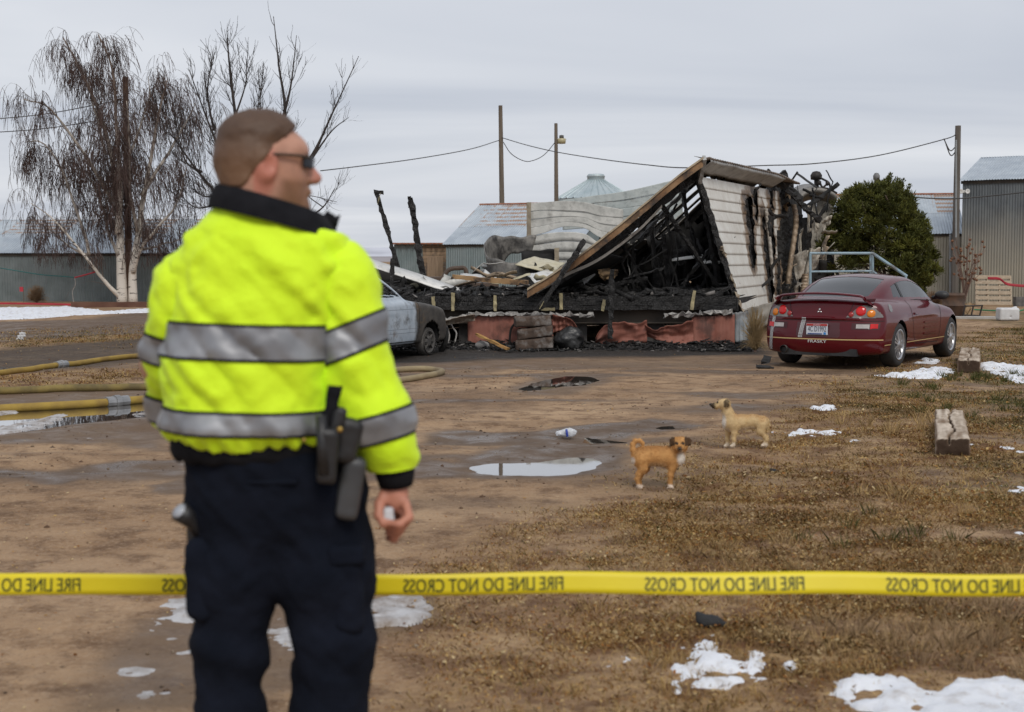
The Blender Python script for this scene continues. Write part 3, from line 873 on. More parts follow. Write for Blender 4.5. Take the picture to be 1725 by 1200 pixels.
def shed(name, label, A, B, eave, ridge, back, wall_m, roof_rows, panel=.75, pitch=.10, cap=None, over=.12, wall_panel=None, cat='shed', gable_left=True, gable_right=True):
    """A, B: the two ends of the front wall on the ground; back: horizontal metres from wall to ridge"""
    A = np.array((*A[:2], 0.)); B = np.array((*B[:2], 0.)); L = np.linalg.norm(B-A); u = (B-A)/L
    n = np.array((-u[1], u[0], 0.))
    if n[1] < 0: n = -n
    T = Thing(name, label, cat, (A+B)/2)
    Z = np.array((0, 0, 1.))
    k = max(1, int(round(L/(wall_panel or panel)))); w_ = L/k
    for i in range(k):
        off = (.004 if i % 2 else 0)
        T.add('wall_panel', corrugated(A + u*(i*w_ - .01) - n*off - Z*.05, u, Z, w_+.02, eave+.05, pitch), wall_m)
    D = 2*back
    for e, (q, on) in enumerate(((A, gable_left), (B, gable_right))):
        if not on: continue
        V = [q + n*.01, q + n*D, q + n*D + Z*eave, q + n*back + Z*ridge, q + n*.01 + Z*eave]
        T.add('gable_wall', (np.array(V), [(0,1,2,3,4)]), wall_m, uv=np.array([(0,0),(D,0),(D,eave),(back,ridge),(0,eave)]))
    T.add('back_wall', corrugated(A + n*D, u, Z, L, eave, .3, .0, seg=1), wall_m)
    sl = np.array(n*back + Z*(ridge-eave)); S = np.linalg.norm(sl); sl /= S
    o = over/S*1.0
    base = A + Z*eave - sl*over - u*over
    W = L + 2*over; k = max(1, int(round(W/panel))); w_ = W/k; tot = S + over + .03
    y0 = 0.0
    for r, (frac, m_) in enumerate(roof_rows):
        h_ = tot*frac
        for i in range(k):
            lift = np.cross(u, sl)*(.010 + .006*r + .004*(i % 2))
            T.add('roof_panel', corrugated(base + u*(i*w_-.012) + sl*y0 + lift, u, sl, w_+.024, h_ + .02, pitch, noise_amp=.004, seed=i), m_)
        y0 += h_
    sl2 = np.array(-n*back + Z*(ridge-eave)); sl2 /= np.linalg.norm(sl2)
    T.add('rear_roof', corrugated(A + n*D + Z*eave - sl2*over - u*over, u, sl2, W, tot, pitch*3, .01, seg=2), roof_rows[0][1])
    T.add('eave_board', beam(A - n*.035 - u*over*.5 + Z*(eave-.09), B - n*.035 + u*over*.5 + Z*(eave-.09), .03, .10), DARKGAP)
    if cap is not None:
        top = A + n*back + Z*(ridge+.02)
        T.add('ridge_cap', tube([top - u*over, top + u*(L+over)], .055, 6), cap)
    return T

# long low shed behind the birch
aL, bL = P(-260, 510, 53), P(352, 510, 51.5)
shed('metal_shed', 'long low corrugated metal shed behind the birch tree', aL, bL, 1.80, 3.05, 3.2, GALV_WALL,
     [(.55, GALV_ROOF), (.45, RUST_ROOF)], panel=.80)
# grey shed with the rusty roof behind the wreck
a2 = P(752, 500, 55); b2 = a2 + np.array((.88, -.44, 0))*5.6
shed('metal_shed', 'grey corrugated shed with rust streaked roof behind the wreck', a2, b2, 2.16, 3.72, 3.0, GALV_TEAL,
     [(.42, GALV_ROOF), (.58, RUST_ROOF)], panel=.74, cap=RUSTCAP)
# low lean-to beside it: metal left half, boards with a door on the right half
T = Thing('lean_to', 'small flat roofed lean-to of grey metal and bare boards', 'shed', P(705, 505, 57))
l0, l1, l2 = P(664, 505, 57), P(712, 505, 57), P(753, 505, 57)
l0[2] = l1[2] = l2[2] = 0
for i in range(2):
    T.add('wall_panel', corrugated(l0 + (l1-l0)*i/2 + np.array((0, .004*i, 0)), (1,0,0), (0,0,1), (l1-l0)[0]/2, 2.12, .10), GALV_TEAL)
WOOD = mat('weathered_boards', (.20,.135,.085), (.34,.24,.155), 3, .9, stretch=(2, 2, .5), bmp=.3, c3=(.15,.115,.09))
hb = .155
for i in range(14):
    T.add('board', box(((l1[0]+l2[0])/2, 57.0 + .006*(i % 3), .08 + i*hb), (l2[0]-l1[0]-.02, .03, hb-.014)), WOOD)
dr = T.add('door', box(((l1[0]+l2[0])/2 + .02, 56.95, .85), (.62, .04, 1.62)), mat('door_boards', (.24,.17,.115), (.30,.22,.15), 4, .9, stretch=(8, 8, .4)))
for q in (-.24, -.08, .08, .24):
    T.add('plank', box(((l1[0]+l2[0])/2 + .02 + q, 56.92, .85), (.145, .02, 1.58)), mat('door_plank', (.22,.155,.10), (.33,.24,.165), 4, .9, stretch=(8, 8, .4)), parent=dr)
T.add('roof', box(((l0[0]+l2[0])/2, 57.9, 2.17), (l2[0]-l0[0]+.2, 2.2, .06)), RUSTCAP)
for i in range(9):
    T.add('rafter_end', box((l0[0] + .1 + i*(l2[0]-l0[0]-.2)/8, 56.78, 2.12), (.05, .12, .07)), DARKGAP)
T.add('back_wall', box(((l0[0]+l2[0])/2, 58.9, 1.06), (l2[0]-l0[0], .05, 2.12)), GALV_TEAL)
T.add('side_wall', box((l0[0]+.02, 57.95, 1.06), (.04, 1.88, 2.1)), GALV_TEAL)
# right: low shed with rust dashes, and the tall one
aR, bR = P(1395, 512, 52.0), P(1618, 512, 51.2)
shed('metal_shed', 'low tan metal shed with rust dashed roof behind the evergreen shrub', aR, bR, 2.50, 3.98, 2.9, LOW_WALL,
     [(.50, GALV_ROOF), (.50, RUST_ROOF)], panel=.80, cap=RUSTCAP)
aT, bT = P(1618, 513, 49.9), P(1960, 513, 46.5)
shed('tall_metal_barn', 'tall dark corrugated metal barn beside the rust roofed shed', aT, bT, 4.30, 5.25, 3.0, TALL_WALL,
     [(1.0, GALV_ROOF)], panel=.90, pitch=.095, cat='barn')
# security lamp on the barn corner
T = Thing('flood_lamp', 'white twin flood lamp high on the tall barn corner', 'lamp', P(1624, 323, 49.75))
WHITE = mat('white_paint', (.72,.72,.70), (.60,.60,.58), 5, .5)
c = P(1622, 323, 49.7)
T.add('bracket', box(c, (.10, .14, .10)), WHITE)
for s in (-.13, .10):
    V_, F_ = lathe([(.01,-.08),(.05,-.06),(.085,.05),(.07,.052),(.01,.03)], 14)
    T.add('lamp_head', (V_[:, [0,2,1]]*np.array((1,-1,1)) + c + np.array((s, -.16, 0)), F_), WHITE, smooth=True)
# conduit pipe on the tan wall
solo('conduit', 'grey vertical conduit pipe fixed to the tan shed wall', 'pipe', tube([P(1601, 513, 51.0)*np.array((1,1,0)), P(1601, 395, 51.0)], .05, 8), mat('conduit_grey', (.22,.24,.25), (.28,.3,.31), 5, .6))

# grain bin
T = Thing('grain_bin', 'round galvanised grain bin with ribbed conical roof', 'grain bin', P(1003, 500, 76)*np.array((1,1,0)))
bc = T.loc; ez = P(1003, 336, 76)[2]; tz = P(1003, 302, 76)[2]; rr = (P(1068, 336, 76) - P(1003, 336, 76))[0]
BIN = rust_metal('grain_bin_steel', (.42,.50,.52), (.55,.61,.62), 0, .5, .4)
nz_ = 96
prof = [(rr, -.05)] + [(rr + .012*math.cos(k*math.pi), .1*k) for k in range(int(ez/.1))] + [(rr, ez)]
V_, F_ = lathe(prof, 48, bc)
T.add('bin_wall', (V_, F_), BIN, uv=np.c_[V_[:,0], V_[:,2]])
for k in range(28):
    a0, a1 = 2*math.pi*k/28, 2*math.pi*(k+1)/28
    def cpt(a, r_, z): return bc + np.array((r_*math.cos(a), r_*math.sin(a), z))
    s = (a1-a0)*.10
    V_ = np.array([cpt(a0, rr*1.03, ez), cpt(a0, .35, tz), cpt(a0+s, .35, tz+.05), cpt(a0+s, rr*1.03, ez+.07), cpt(a0+2*s, rr*1.03, ez), cpt(a0+2*s, .35, tz), cpt(a1+.002, rr*1.03, ez+.002), cpt(a1+.002, .35, tz+.002)])
    T.add('roof_panel', (V_, [(0,3,2,1),(3,4,5,2),(4,6,7,5)]), BIN, uv=V_[:, :2])
V_, F_ = lathe([(.46, tz-.12),(.46, tz+.10),(.50, tz+.12),(.42, tz+.26),(.02, tz+.27)], 20, bc)
T.add('cap', (V_, F_), BIN, uv=V_[:, :2])

# ------------------------------------------------------------------ poles and wires
POLE = mat('weathered_pole', (.10,.078,.058), (.18,.145,.11), 3, .95, stretch=(3, 3, .3), bmp=.3)
def pole(label, px, ytop, Y, r0, r1, lean=0.0, m_=POLE):
    top = P(px, ytop, Y); b = np.array((top[0] + lean, Y, -.1))
    t = np.linspace(0, 1, 8)[:,None]
    return solo('utility_pole', label, 'pole', tube(b + (top-b)*t, r0 + (r1-r0)*t[:,0], 10), m_, base=np.array((b[0], Y, 0)), smooth=False), top
pole('tall thin leaning wooden pole behind the rust roofed shed', 843, 178, 62, .135, .085, .12)
T = Thing('lamp_pole', 'thin wooden pole carrying a yard lamp near the grain bin', 'pole', P(938, 500, 66)*np.array((1,1,0)))
tp = P(936.5, 208, 66)
T.add('shaft', tube([T.loc - np.array((0,0,.1)), tp], [.13, .075], 10), POLE)
la = P(937, 238, 66); lb = P(946, 232, 66)
T.add('lamp_arm', tube([la, lb], .03, 6), mat('conduit_grey', (.2,.2,.2)))
T.add('lamp_head', (lathe([(.02,.12),(.10,.10),(.11,-.02),(.06,-.03)], 12, lb)), mat('lamp_top', (.10,.095,.09)))
T.add('lamp_glass', (lathe([(.10,-.03),(.21,-.06),(.18,-.28),(.02,-.29)], 14, lb)), mat('yellowed_glass', (.42,.37,.22), rough=.3))
_, t3 = pole('dark grey utility pole against the tall barn end', 1614, 212, 49.4, .14, .10, .0, mat('grey_pole', (.085,.075,.065), (.15,.135,.12), 3, .95, stretch=(3,3,.3)))
solo('conduit', 'pale conduit pipe strapped to the utility pole by the barn', 'pipe', tube([P(1610.5, 400, 49.2), P(1610.5, 236, 49.2)], .035, 6), mat('conduit_grey', (.2,.2,.2)))
BROWNP = mat('brown_creosote_pole', (.085,.045,.026), (.13,.075,.045), 3, .9, stretch=(3,3,.3))
_, t4 = pole('brown creosoted pole rising between the birch trunks', 211, 130, 50.4, .13, .10, .0, BROWNP)
WIRE = mat('wire_black', (.05,.05,.05), rough=.6)
def wire(label, pts, r, n=40, name='power_line'):
    return solo(name, label, 'wire', tube(spline(pts, n), r, 5), WIRE)
wire('overhead line running from the roof peak to the barn pole', [P(1290, 279, 45), P(1370, 276, 46), P(1480, 262, 47.5), P(1590, 235, 49), P(1612, 226, 49.4)], .018)
wire('overhead line from the leaning pole to the wrecked roof', [P(845, 232, 62), P(885, 244, 60), P(936, 256, 57), P(1010, 268, 52), P(1090, 278, 47), P(1160, 283, 43), P(1290, 279, 45)], .018)
wire('overhead line from the leaning pole over to the bare tree', [P(840, 237, 62), P(790, 252, 58), P(700, 268, 54), P(600, 281, 50), P(540, 288, 48)], .018)
wire('slack cable looping between the two wooden poles', [P(848, 240, 62), P(862, 260, 62.5), P(885, 272, 63.5), P(905, 268, 64.5), P(920, 258, 65), P(935, 240, 66)], .018)
wire('black service cable sagging across the barn front', [P(1500, 328, 44), P(1545, 333, 45), P(1600, 335, 45), P(1660, 331, 45), P(1800, 316, 44)], .022)
for k, (a, b) in enumerate([((1590, 234), (1611, 246)), ((1592, 238), (1611, 254))]):
    m0 = P((a[0]+b[0])/2, max(a[1], b[1]) + 8, 49.2)
    wire(('upper' if k == 0 else 'lower') + ' drip loop of wire beside the barn pole', [P(*a, 49.0), m0, P(*b, 49.4)], .02, 12)
for k, (a, b) in enumerate([((-60, 205), (208, 168)), ((-60, 226), (208, 196))]):
    wire(('upper' if k == 0 else 'lower') + ' wire running off from the brown pole in the birch', [P(*a, 48), P((a[0]+b[0])/2, (a[1]+b[1])/2 + 6, 49), P(*b, 50.4)], .016)

# ================================================================== TREES
def rot_rand(d, ang, rng):
    d = unit(d); q = rng.normal(size=3); q = unit(q - d*(q@d)); return unit(d*math.cos(ang) + q*math.sin(ang))
class Tubes:
    def __init__(s): s.V, s.F, s.n = [], [], 0
    def add(s, pts, r, n=3):
        V, F = tube(pts, r, n, cap=False)
        F = np.asarray(F); s.V.append(V); s.F.append(F + s.n); s.n += len(V)
    def vf(s): return np.vstack(s.V), np.vstack(s.F)
def strands(segs):
    """many thin 3-sided twigs at once: list of (pts (k,3), r0, r1) with equal k"""
    Pn = np.stack([q[0] for q in segs]); m, k = Pn.shape[:2]
    r0 = np.array([q[1] for q in segs]); r1 = np.array([q[2] for q in segs])
    t = np.linspace(0, 1, k); rad = r0[:,None] + (r1-r0)[:,None]*t
    out = []
    for a in (0, 2.094, 4.189):
        off = np.zeros_like(Pn); off[...,0] = np.cos(a)*rad; off[...,1] = np.sin(a)*rad; off[...,2] = .4*np.sin(a+1)*rad
        out.append(Pn + off)
    V = np.stack(out, 2)                                   # m,k,3,3
    idx = np.arange(m*k*3).reshape(m, k, 3)
    F = []
    for c_ in range(3):
        d_ = (c_+1) % 3
        F.append(np.stack((idx[:,:-1,c_], idx[:,:-1,d_], idx[:,1:,d_], idx[:,1:,c_]), -1).reshape(-1, 4))
    return V.reshape(-1, 3), np.vstack(F)

# --- weeping birch
rng = np.random.default_rng(2024)
BY = 49.0
def bl(pts, dy_end, r0, r1):
    n = len(pts); q = np.array([P(x, y, BY) for x, y in pts]); q[:,1] += np.linspace(0, 1, n)**1.2*dy_end
    q = spline(q, max(10, n*4)); t = np.linspace(0, 1, len(q))
    q += np.stack([.05*fbm(t*9, t*0 + k, seed=int(pts[0][0]+pts[-1][1])) for k in range(3)], 1)*np.sin(t*3.1)[:,None]
    return q, r0 + (r1-r0)*t**.8
BL = [
 bl([(206,513),(202,450),(198,395),(190,340),(178,260),(150,170),(112,95),(88,55)], 1.2, .20, .02),
 bl([(198,395),(205,320),(203,220),(198,120),(180,66)], -1.0, .12, .02),
 bl([(205,503),(186,480),(150,430),(110,375),(75,345)], -1.4, .10, .012),
 bl([(150,430),(140,395),(104,300),(64,240),(28,236)], .9, .07, .015),
 bl([(190,340),(152,268),(100,190),(66,176)], -1.6, .08, .015),
 bl([(224,513),(223,450),(232,390),(238,330),(250,255),(262,180),(272,130)], .8, .17, .02),
 bl([(224,460),(240,420),(275,380),(308,345),(326,290)], -1.2, .09, .015),
 bl([(238,330),(270,270),(300,205),(312,165)], 1.6, .08, .015),
 bl([(178,260),(160,210),(134,140),(128,85)], 1.8, .06, .012),
 bl([(199,430),(180,395),(160,340),(130,290),(110,280)], 1.7, .07, .015),
 bl([(232,390),(225,320),(232,240),(236,180)], -1.7, .07, .015),
 bl([(203,300),(225,230),(240,160),(232,120)], 1.4, .06, .012),
 bl([(150,430),(120,420),(80,390),(40,370)], 1.0, .05, .012),
 bl([(240,420),(262,415),(290,405),(320,380)], .9, .05, .012),
]
T = Thing('birch_tree', 'white barked weeping birch with bare drooping twigs', 'tree', P(212, 513, BY)*np.array((1,1,0)))
m_, t_, b_ = nodes_of('birch_bark')
bn = noise(t_, 3.0, 5, .7, stretch=(1.2, 1.2, 5))
hz = N(t_, 'ShaderNodeTexCoord'); hs = N(t_, 'ShaderNodeSeparateXYZ'); t_.links.new(hz.outputs['Object'], hs.inputs[0])
bc_ = mixc(t_, ramp(t_, bn, .56, .63), (.66,.61,.54), (.05,.04,.035))
bc_ = mixc(t_, ramp(t_, mth(t_, 'DIVIDE', hs.outputs[2], 10.0), .25, .7), bc_, (.20,.15,.12))
t_.links.new(bc_, b_.inputs['Base Color']); b_.inputs['Roughness'].default_value = .8
LIMB = mat('birch_limb_bark', (.26,.22,.19), (.40,.36,.31), 4, .8, c3=(.08,.06,.05), s3=3)
for i, (q, r_) in enumerate(BL):
    nm = 'trunk' if i in (0, 5) else 'limb'
    T.add(nm, tube(q, r_, 10 if i in (0, 5) else 7), m_ if i in (0, 1, 5, 6, 2) else LIMB, smooth=True)
sub, tw = [], []
for i, (q, r_) in enumerate(BL):
    L = np.linalg.norm(np.diff(q, axis=0), axis=1).sum()
    nb = int(L*5.4)
    for _ in range(nb):
        t0 = rng.uniform(.30 if i in (0, 5) else .15, 1.0); j = min(len(q)-2, int(t0*(len(q)-1)))
        d = unit(q[j+1]-q[j]); d = rot_rand(d, rng.uniform(.45, 1.1), rng); d[2] += .15
        ln = rng.uniform(.6, 1.8)*(1.15 - .45*t0); k = 7; p = q[j].copy(); pts = [p]
        for s in range(k-1):
            d = unit(d + np.array((0, 0, -.10*s)) + rng.normal(0, .10, 3)); p = p + d*ln/(k-1); pts.append(p)
        sub.append((np.array(pts), min(.022, r_[j]*.5), .006))
        for _ in range(rng.integers(7, 13)):
            jj = rng.integers(1, k); p = pts[jj].copy(); dd = unit(d*.6 + rng.normal(0, .45, 3)); ll = rng.uniform(.4, 1.45)*(.6 if p[2] < 3 else 1)
            tp_ = [p]
            for s in range(6):
                dd = unit(dd*np.array((.72, .72, .8)) + np.array((0, 0, -.34)) + rng.normal(0, .07, 3)); p = p + dd*ll/6; tp_.append(p)
            if tp_[-1][2] > 1.1: tw.append((np.array(tp_), .0082, .0055))
            for _ in range(2):
                s = rng.integers(1, 5); p = tp_[s].copy(); dd2 = rot_rand(np.array((0, 0, -1.)), .7, rng); t2 = [p]
                for _s in range(6):
                    dd2 = unit(dd2 + np.array((0, 0, -.25))); p = p + dd2*ll*.5/6; t2.append(p)
                if t2[-1][2] > 1.1: tw.append((np.array(t2), .007, .005))
TWIG = mat('birch_twig', (.050,.030,.025), (.085,.050,.040), 2, .8)
T.add('branch', strands(sub), mat('birch_branch', (.11,.085,.075), (.21,.18,.16), 4, .8))
T.add('crown', strands(tw), TWIG)
BIRCH_N = len(tw)

# --- dark bare tree behind the officer
T = Thing('bare_tree', 'dark leafless tree behind the officer with upswept branches', 'tree', P(430, 512, 46)*np.array((1,1,0)))
DARKB = mat('dark_bark', (.022,.018,.017), (.05,.04,.036), 5, .9)
def tl(pts, dy, r0, r1, Y=46.0):
    q = np.array([P(x, y, Y) for x, y in pts]); q[:,1] += np.linspace(0, 1, len(pts))*dy
    q = spline(q, len(pts)*5); t = np.linspace(0, 1, len(q)); return q, r0 + (r1-r0)*t
TLm = [tl([(430,516),(428,430),(424,360)], 0, .22, .15), tl([(424,360),(412,290),(395,200),(382,100),(378,60)], .5, .10, .012), tl([(424,360),(395,300),(360,220),(325,120)], -.6, .09, .012),
       tl([(424,400),(380,340),(340,290),(300,230)], -1.0, .08, .012), tl([(424,360),(450,280),(478,195),(468,110),(458,25)], .3, .10, .010), tl([(478,195),(492,140),(502,62)], -.3, .05, .008),
       tl([(424,380),(480,320),(525,260),(560,185),(602,92)], .4, .10, .010), tl([(525,268),(560,222),(590,200)], -.4, .035, .008), tl([(430,420),(500,380),(545,350),(566,318)], -.3, .06, .008),
       tl([(545,350),(520,330),(566,340)], .2, .02, .008), tl([(412,290),(425,210),(432,140)], .9, .05, .010), tl([(395,300),(350,330),(315,320)], .9, .05, .010), tl([(360,220),(345,150),(352,90)], .8, .04, .010), tl([(340,290),(310,270),(290,200)], .4, .04, .01),
       tl([(395,200),(410,140),(408,95)], .7, .035, .008), tl([(380,340),(330,350),(300,330)], .5, .04, .008), tl([(450,280),(440,220),(446,150)], -.6, .04, .008)]
for i, (q, r_) in enumerate(TLm): T.add('trunk' if i == 0 else 'limb', tube(q, r_, 8 if i == 0 else 6), DARKB, smooth=True)
tw = []
def sprout(q, r_, depth, rng, dens, lo=.25):
    L = np.linalg.norm(np.diff(q, axis=0), axis=1).sum()
    for _ in range(max(2, int(L*dens))):
        t0 = rng.uniform(lo, 1.0); j = min(len(q)-2, int(t0*(len(q)-1))); d0 = unit(q[j+1]-q[j])
        d = rot_rand(d0, rng.uniform(.3, .75), rng); ln = (1.5 if depth == 0 else .75)*rng.uniform(.4, 1.1)*(1.2-.6*t0); p = q[j].copy(); pts = [p]
        for s in range(6):
            d = unit(d + rng.normal(0, .14, 3) + np.array((0, 0, .10))); p = p + d*ln/6; pts.append(p)
        pts = np.array(pts); tw.append((pts, .014 if depth == 0 else .008, .005))
        if depth == 0: sprout(pts, r_, 1, rng, 6.0, .15)
for i, (q, r_) in enumerate(TLm[1:]):
    sprout(q, r_, 0, rng, [5,6,6.5,3.0,2.6,2.2,2.2,2,2,5,6,6,6,5,6,4][i], .3)
T.add('crown', strands(tw), DARKB)

# --- evergreen shrub by the steps
JY = 32.5
T = Thing('evergreen_shrub', 'dense dark green evergreen shrub behind the blue handrail', 'shrub', P(1490, 512, JY)*np.array((1,1,0)))
JB = mat('shrub_bark', (.07,.05,.038), (.12,.09,.07), 6, .9)
jr = np.random.default_rng(5)
env = [(500,.55),(470,.78),(440,.95),(410,1.0),(380,.92),(350,.72),(330,.50),(316,.22)]
def jpt(px, py, dy): return P(px, py, JY + dy)
stems = [[(1478,512),(1470,470),(1446,430),(1432,390)], [(1482,512),(1490,460),(1470,400),(1452,340)], [(1490,512),(1510,450),(1515,390),(1492,330)], [(1496,512),(1530,470),(1548,430)], [(1486,512),(1500,480),(1470,450),(1440,445)], [(1498,512),(1540,495),(1572,462)]]
for s in stems:
    q = spline([jpt(x, y, jr.normal(0, .25)*k) for k, (x, y) in enumerate(s)], 14); T.add('stem', tube(q, np.linspace(.05, .015, len(q)), 6), JB, smooth=True)
cl = []
while len(cl) < 560:
    py = jr.uniform(312, 512); px = jr.uniform(1385, 1585)
    e = lerp_pts(py, sorted([(y, k) for y, k in env]))
    cxx = lerp_pts(py, [(316,1478),(350,1476),(400,1480),(450,1488),(510,1502)])
    u = (px-cxx)/(82*e + 1e-6)
    lobe = .16*math.sin(py*.11 + px*.05) + .16*math.sin(px*.21 - py*.09)
    if abs(u) > 1 + lobe: continue
    if py > 452 and px < 1500 and jr.uniform() < .80: continue
    dep = math.sqrt(max(0, 1-u*u))*.95
    dy = jr.uniform(-1, 1)*dep
    if abs(dy) < dep*.35 and abs(u) < .55 and jr.uniform() < .6: continue
    cl.append((jpt(px, py, dy), .17*jr.uniform(.6, 1.25)))
for k, (px, py) in enumerate([(1445,322),(1476,318),(1497,324),(1514,336),(1528,352),(1546,400),(1556,440),(1420,345),(1408,372),(1572,458),(1566,470),(1578,455),(1560,480),(1552,492),(1548,420),(1430,330),(1540,380)]):
    for _ in range(7): cl.append((jpt(px + jr.normal(0, 3), py + jr.normal(0, 3), jr.normal(0, .25)), .12))
for _ in range(70):
    py = jr.uniform(318, 490); e = lerp_pts(py, sorted([(y, k) for y, k in env])); cxx = lerp_pts(py, [(316,1478),(350,1476),(400,1480),(450,1488),(510,1502)])
    sd_ = jr.choice((-1, 1, 1)); px = cxx + sd_*82*e*jr.uniform(.55, 1.0)
    if py > 450 and sd_ < 0: continue
    dy0 = jr.normal(0, .4)
    for k in range(6): cl.append((jpt(px + sd_*k*1.6 + jr.normal(0, .8), py - k*4.6, dy0), .11*(1.15 - k*.13)))
Vs, Fs, Cs, n0 = [], [], [], 0
for c, r_ in cl:
    m = int(120*(r_/.17)**1.2); d = jr.normal(size=(m, 3)); d[:,2] = d[:,2]*.7 + .55; d /= np.linalg.norm(d, axis=1)[:,None]
    st = jr.uniform(.05, .75, (m, 1))*r_*d; en = st + d*jr.uniform(.35, .75, (m, 1))*r_ + np.array((0, 0, .02))
    s = np.cross(d, jr.normal(size=(m, 3))); s /= np.linalg.norm(s, axis=1)[:,None] + 1e-9; wd = jr.uniform(.007, .015, (m, 1))
    q = np.stack((c + st, c + (st+en)/2 + s*wd, c + en, c + (st+en)/2 - s*wd), 1)
    Vs.append(q.reshape(-1, 3)); Fs.append(np.arange(4*m).reshape(-1, 4) + n0); n0 += 4*m
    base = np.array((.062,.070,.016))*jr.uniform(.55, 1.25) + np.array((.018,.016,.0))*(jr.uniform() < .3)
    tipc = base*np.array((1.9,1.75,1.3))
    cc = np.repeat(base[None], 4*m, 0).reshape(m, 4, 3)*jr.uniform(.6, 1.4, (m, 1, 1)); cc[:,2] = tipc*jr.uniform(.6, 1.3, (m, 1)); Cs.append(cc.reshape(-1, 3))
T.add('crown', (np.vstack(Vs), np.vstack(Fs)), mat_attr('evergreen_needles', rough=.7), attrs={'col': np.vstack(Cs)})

# --- dry thistle-like sapling by the pallet
T = Thing('dry_sapling', 'bare sapling with brown seed heads against the tan shed', 'sapling', P(1624, 516, 47.5)*np.array((1,1,0)))
SB_ = mat('sapling_stem', (.16,.10,.08), (.22,.15,.12), 6, .9); SH_ = mat('seed_head', (.10,.045,.025), (.22,.11,.06), 9, .9)
hd = np.random.default_rng(8)
for (ex, ey) in [(1632,397),(1607,408),(1655,412),(1600,406),(1645,410),(1660,421),(1605,428),(1630,416),(1612,440),(1648,450),(1655,458),(1622,412),(1610,402),(1640,440)]:
    q = spline([P(1622 + hd.normal(0, 1), 514, 47.5), P(1627 + (ex-1627)*.25, 475, 47.5 + hd.normal(0, .15)), P(1627 + (ex-1627)*.6, 440 if ey < 430 else 468, 47.5 + hd.normal(0, .3)), P(ex, ey, 47.5 + hd.normal(0, .4))], 14)
    T.add('stem', tube(q, np.linspace(.022, .007, len(q)), 4), SB_)
    for _ in range(4):
        k = hd.integers(7, len(q)); c = q[k] + hd.normal(0, .10, 3); V_, F_ = lathe([(.004,-.05),(.045,-.02),(.05,.02),(.004,.05)], 7, c); T.add('seed_head', (V_, F_), SH_)
        T.add('twig', tube([q[max(0, k-2)], c], .006, 3), SB_)
# --- tan tumbleweed bush by the long shed
def bush(name, label, px, py, Y, rx, rz, n, col, seed, cat='bush', th=.006):
    g = np.random.default_rng(seed); c = P(px, py, Y)*np.array((1,1,0)); T = Thing(name, label, cat, c); seg = []
    for _ in range(n):
        a = g.uniform(0, 6.283); e = g.uniform(.05, 1.5); d = np.array((math.cos(a)*math.cos(e)*rx, math.sin(a)*math.cos(e)*rx, math.sin(e)*rz))*g.uniform(.6, 1.05)
        t = np.linspace(0, 1, 5)[:,None]; seg.append((c + d*t + g.normal(0, .04*rx, (5, 3))*t + np.array((0, 0, .1*rz))*np.sin(t*3.1), th, th*.6))
    seg = [(np.maximum(q, (-1e9, -1e9, .005)), a, b) for q, a, b in seg]
    T.add('twigs', strands(seg), mat('bush_' + str(seed), tuple(np.array(col)*.7), col, 4, .9)); T.add('stem', tube([c - (0,0,.05), c + (0, 0, rz*.25)], [.03, .015], 6), SB_)
    return T
bush('dry_bush', 'rounded tan dry bush against the long low shed', 62, 511, 50.5, .48, .62, 900, (.30,.20,.12), 3)
bush('tumbleweed', 'straw coloured weeds at the white siding corner', 1272, 588, 23.6, .30, .75, 500, (.36,.25,.12), 4, 'weeds', .004)
bush('tumbleweed', 'dry tumbleweed caught under the maroon car', 1425, 616, 20.9, .62, .20, 600, (.24,.16,.08), 6, 'weeds', .004)
bush('dry_bush', 'low brown weeds along the tan shed wall', 1575, 512, 49.5, .9, .45, 500, (.26,.15,.08), 7, 'weeds')

# ================================================================== THE BURNED MOBILE HOME
def char_material(name='charred_wood', lo=(.010,.0095,.009), hi=(.045,.043,.042), ash=.64):
    m, t, b = nodes_of(name)
    vor = N(t, 'ShaderNodeTexVoronoi', Scale=26.0); vor.feature = 'DISTANCE_TO_EDGE'
    tcd = N(t, 'ShaderNodeTexCoord'); t.links.new(tcd.outputs['Object'], vor.inputs['Vector'])
    col = mixc(t, ramp(t, noise(t, 9, 5, .7), .35, .7), lo, hi)
    col = mixc(t, ramp(t, noise(t, 16, 5, .75), ash, ash+.10), col, (.20,.195,.19))
    t.links.new(col, b.inputs['Base Color']); b.inputs['Roughness'].default_value = .62
    b.inputs['Specular IOR Level'].default_value = .4
    bump(t, b, ramp(t, vor.outputs['Distance'], 0.0, .12), .8, .02)
    return m
CHARM = char_material()
SOOT = mat('soot_black', (.010,.0095,.009), (.022,.021,.020), 4, .85, bmp=.4, bscale=20)
def metal_soot(name, c1, c2, soot, lo=.5, hi=.68, s=1.4):
    m, t, b = nodes_of(name)
    col = mixc(t, ramp(t, noise(t, 2.6, 5, .6), .35, .65), c1, c2)
    col = mixc(t, ramp(t, noise(t, 6, 5, .7), .5, .8), col, tuple(np.array(c1)*.55))
    col = mixc(t, ramp(t, noise(t, s, 6, .68), lo, hi), col, soot)
    t.links.new(col, b.inputs['Base Color']); b.inputs['Roughness'].default_value = .55; b.inputs['Metallic'].default_value = .15
    bump(t, b, noise(t, 7, 4, .6), .25, .02)
    return m
GREYSHEET = metal_soot('scorched_grey_sheet', (.44,.44,.41), (.62,.61,.57), (.10,.088,.075), .55, .78)
GREENSHEET = metal_soot('scorched_pale_sheet', (.38,.42,.41), (.47,.50,.48), (.16,.145,.12), .60, .80)
TANSHEET = metal_soot('heat_tanned_sheet', (.52,.46,.30), (.62,.58,.45), (.22,.16,.09), .58, .78)
PALESHEET = metal_soot('pale_fallen_sheet', (.58,.58,.56), (.70,.69,.66), (.30,.26,.20), .62, .85, 2.2)
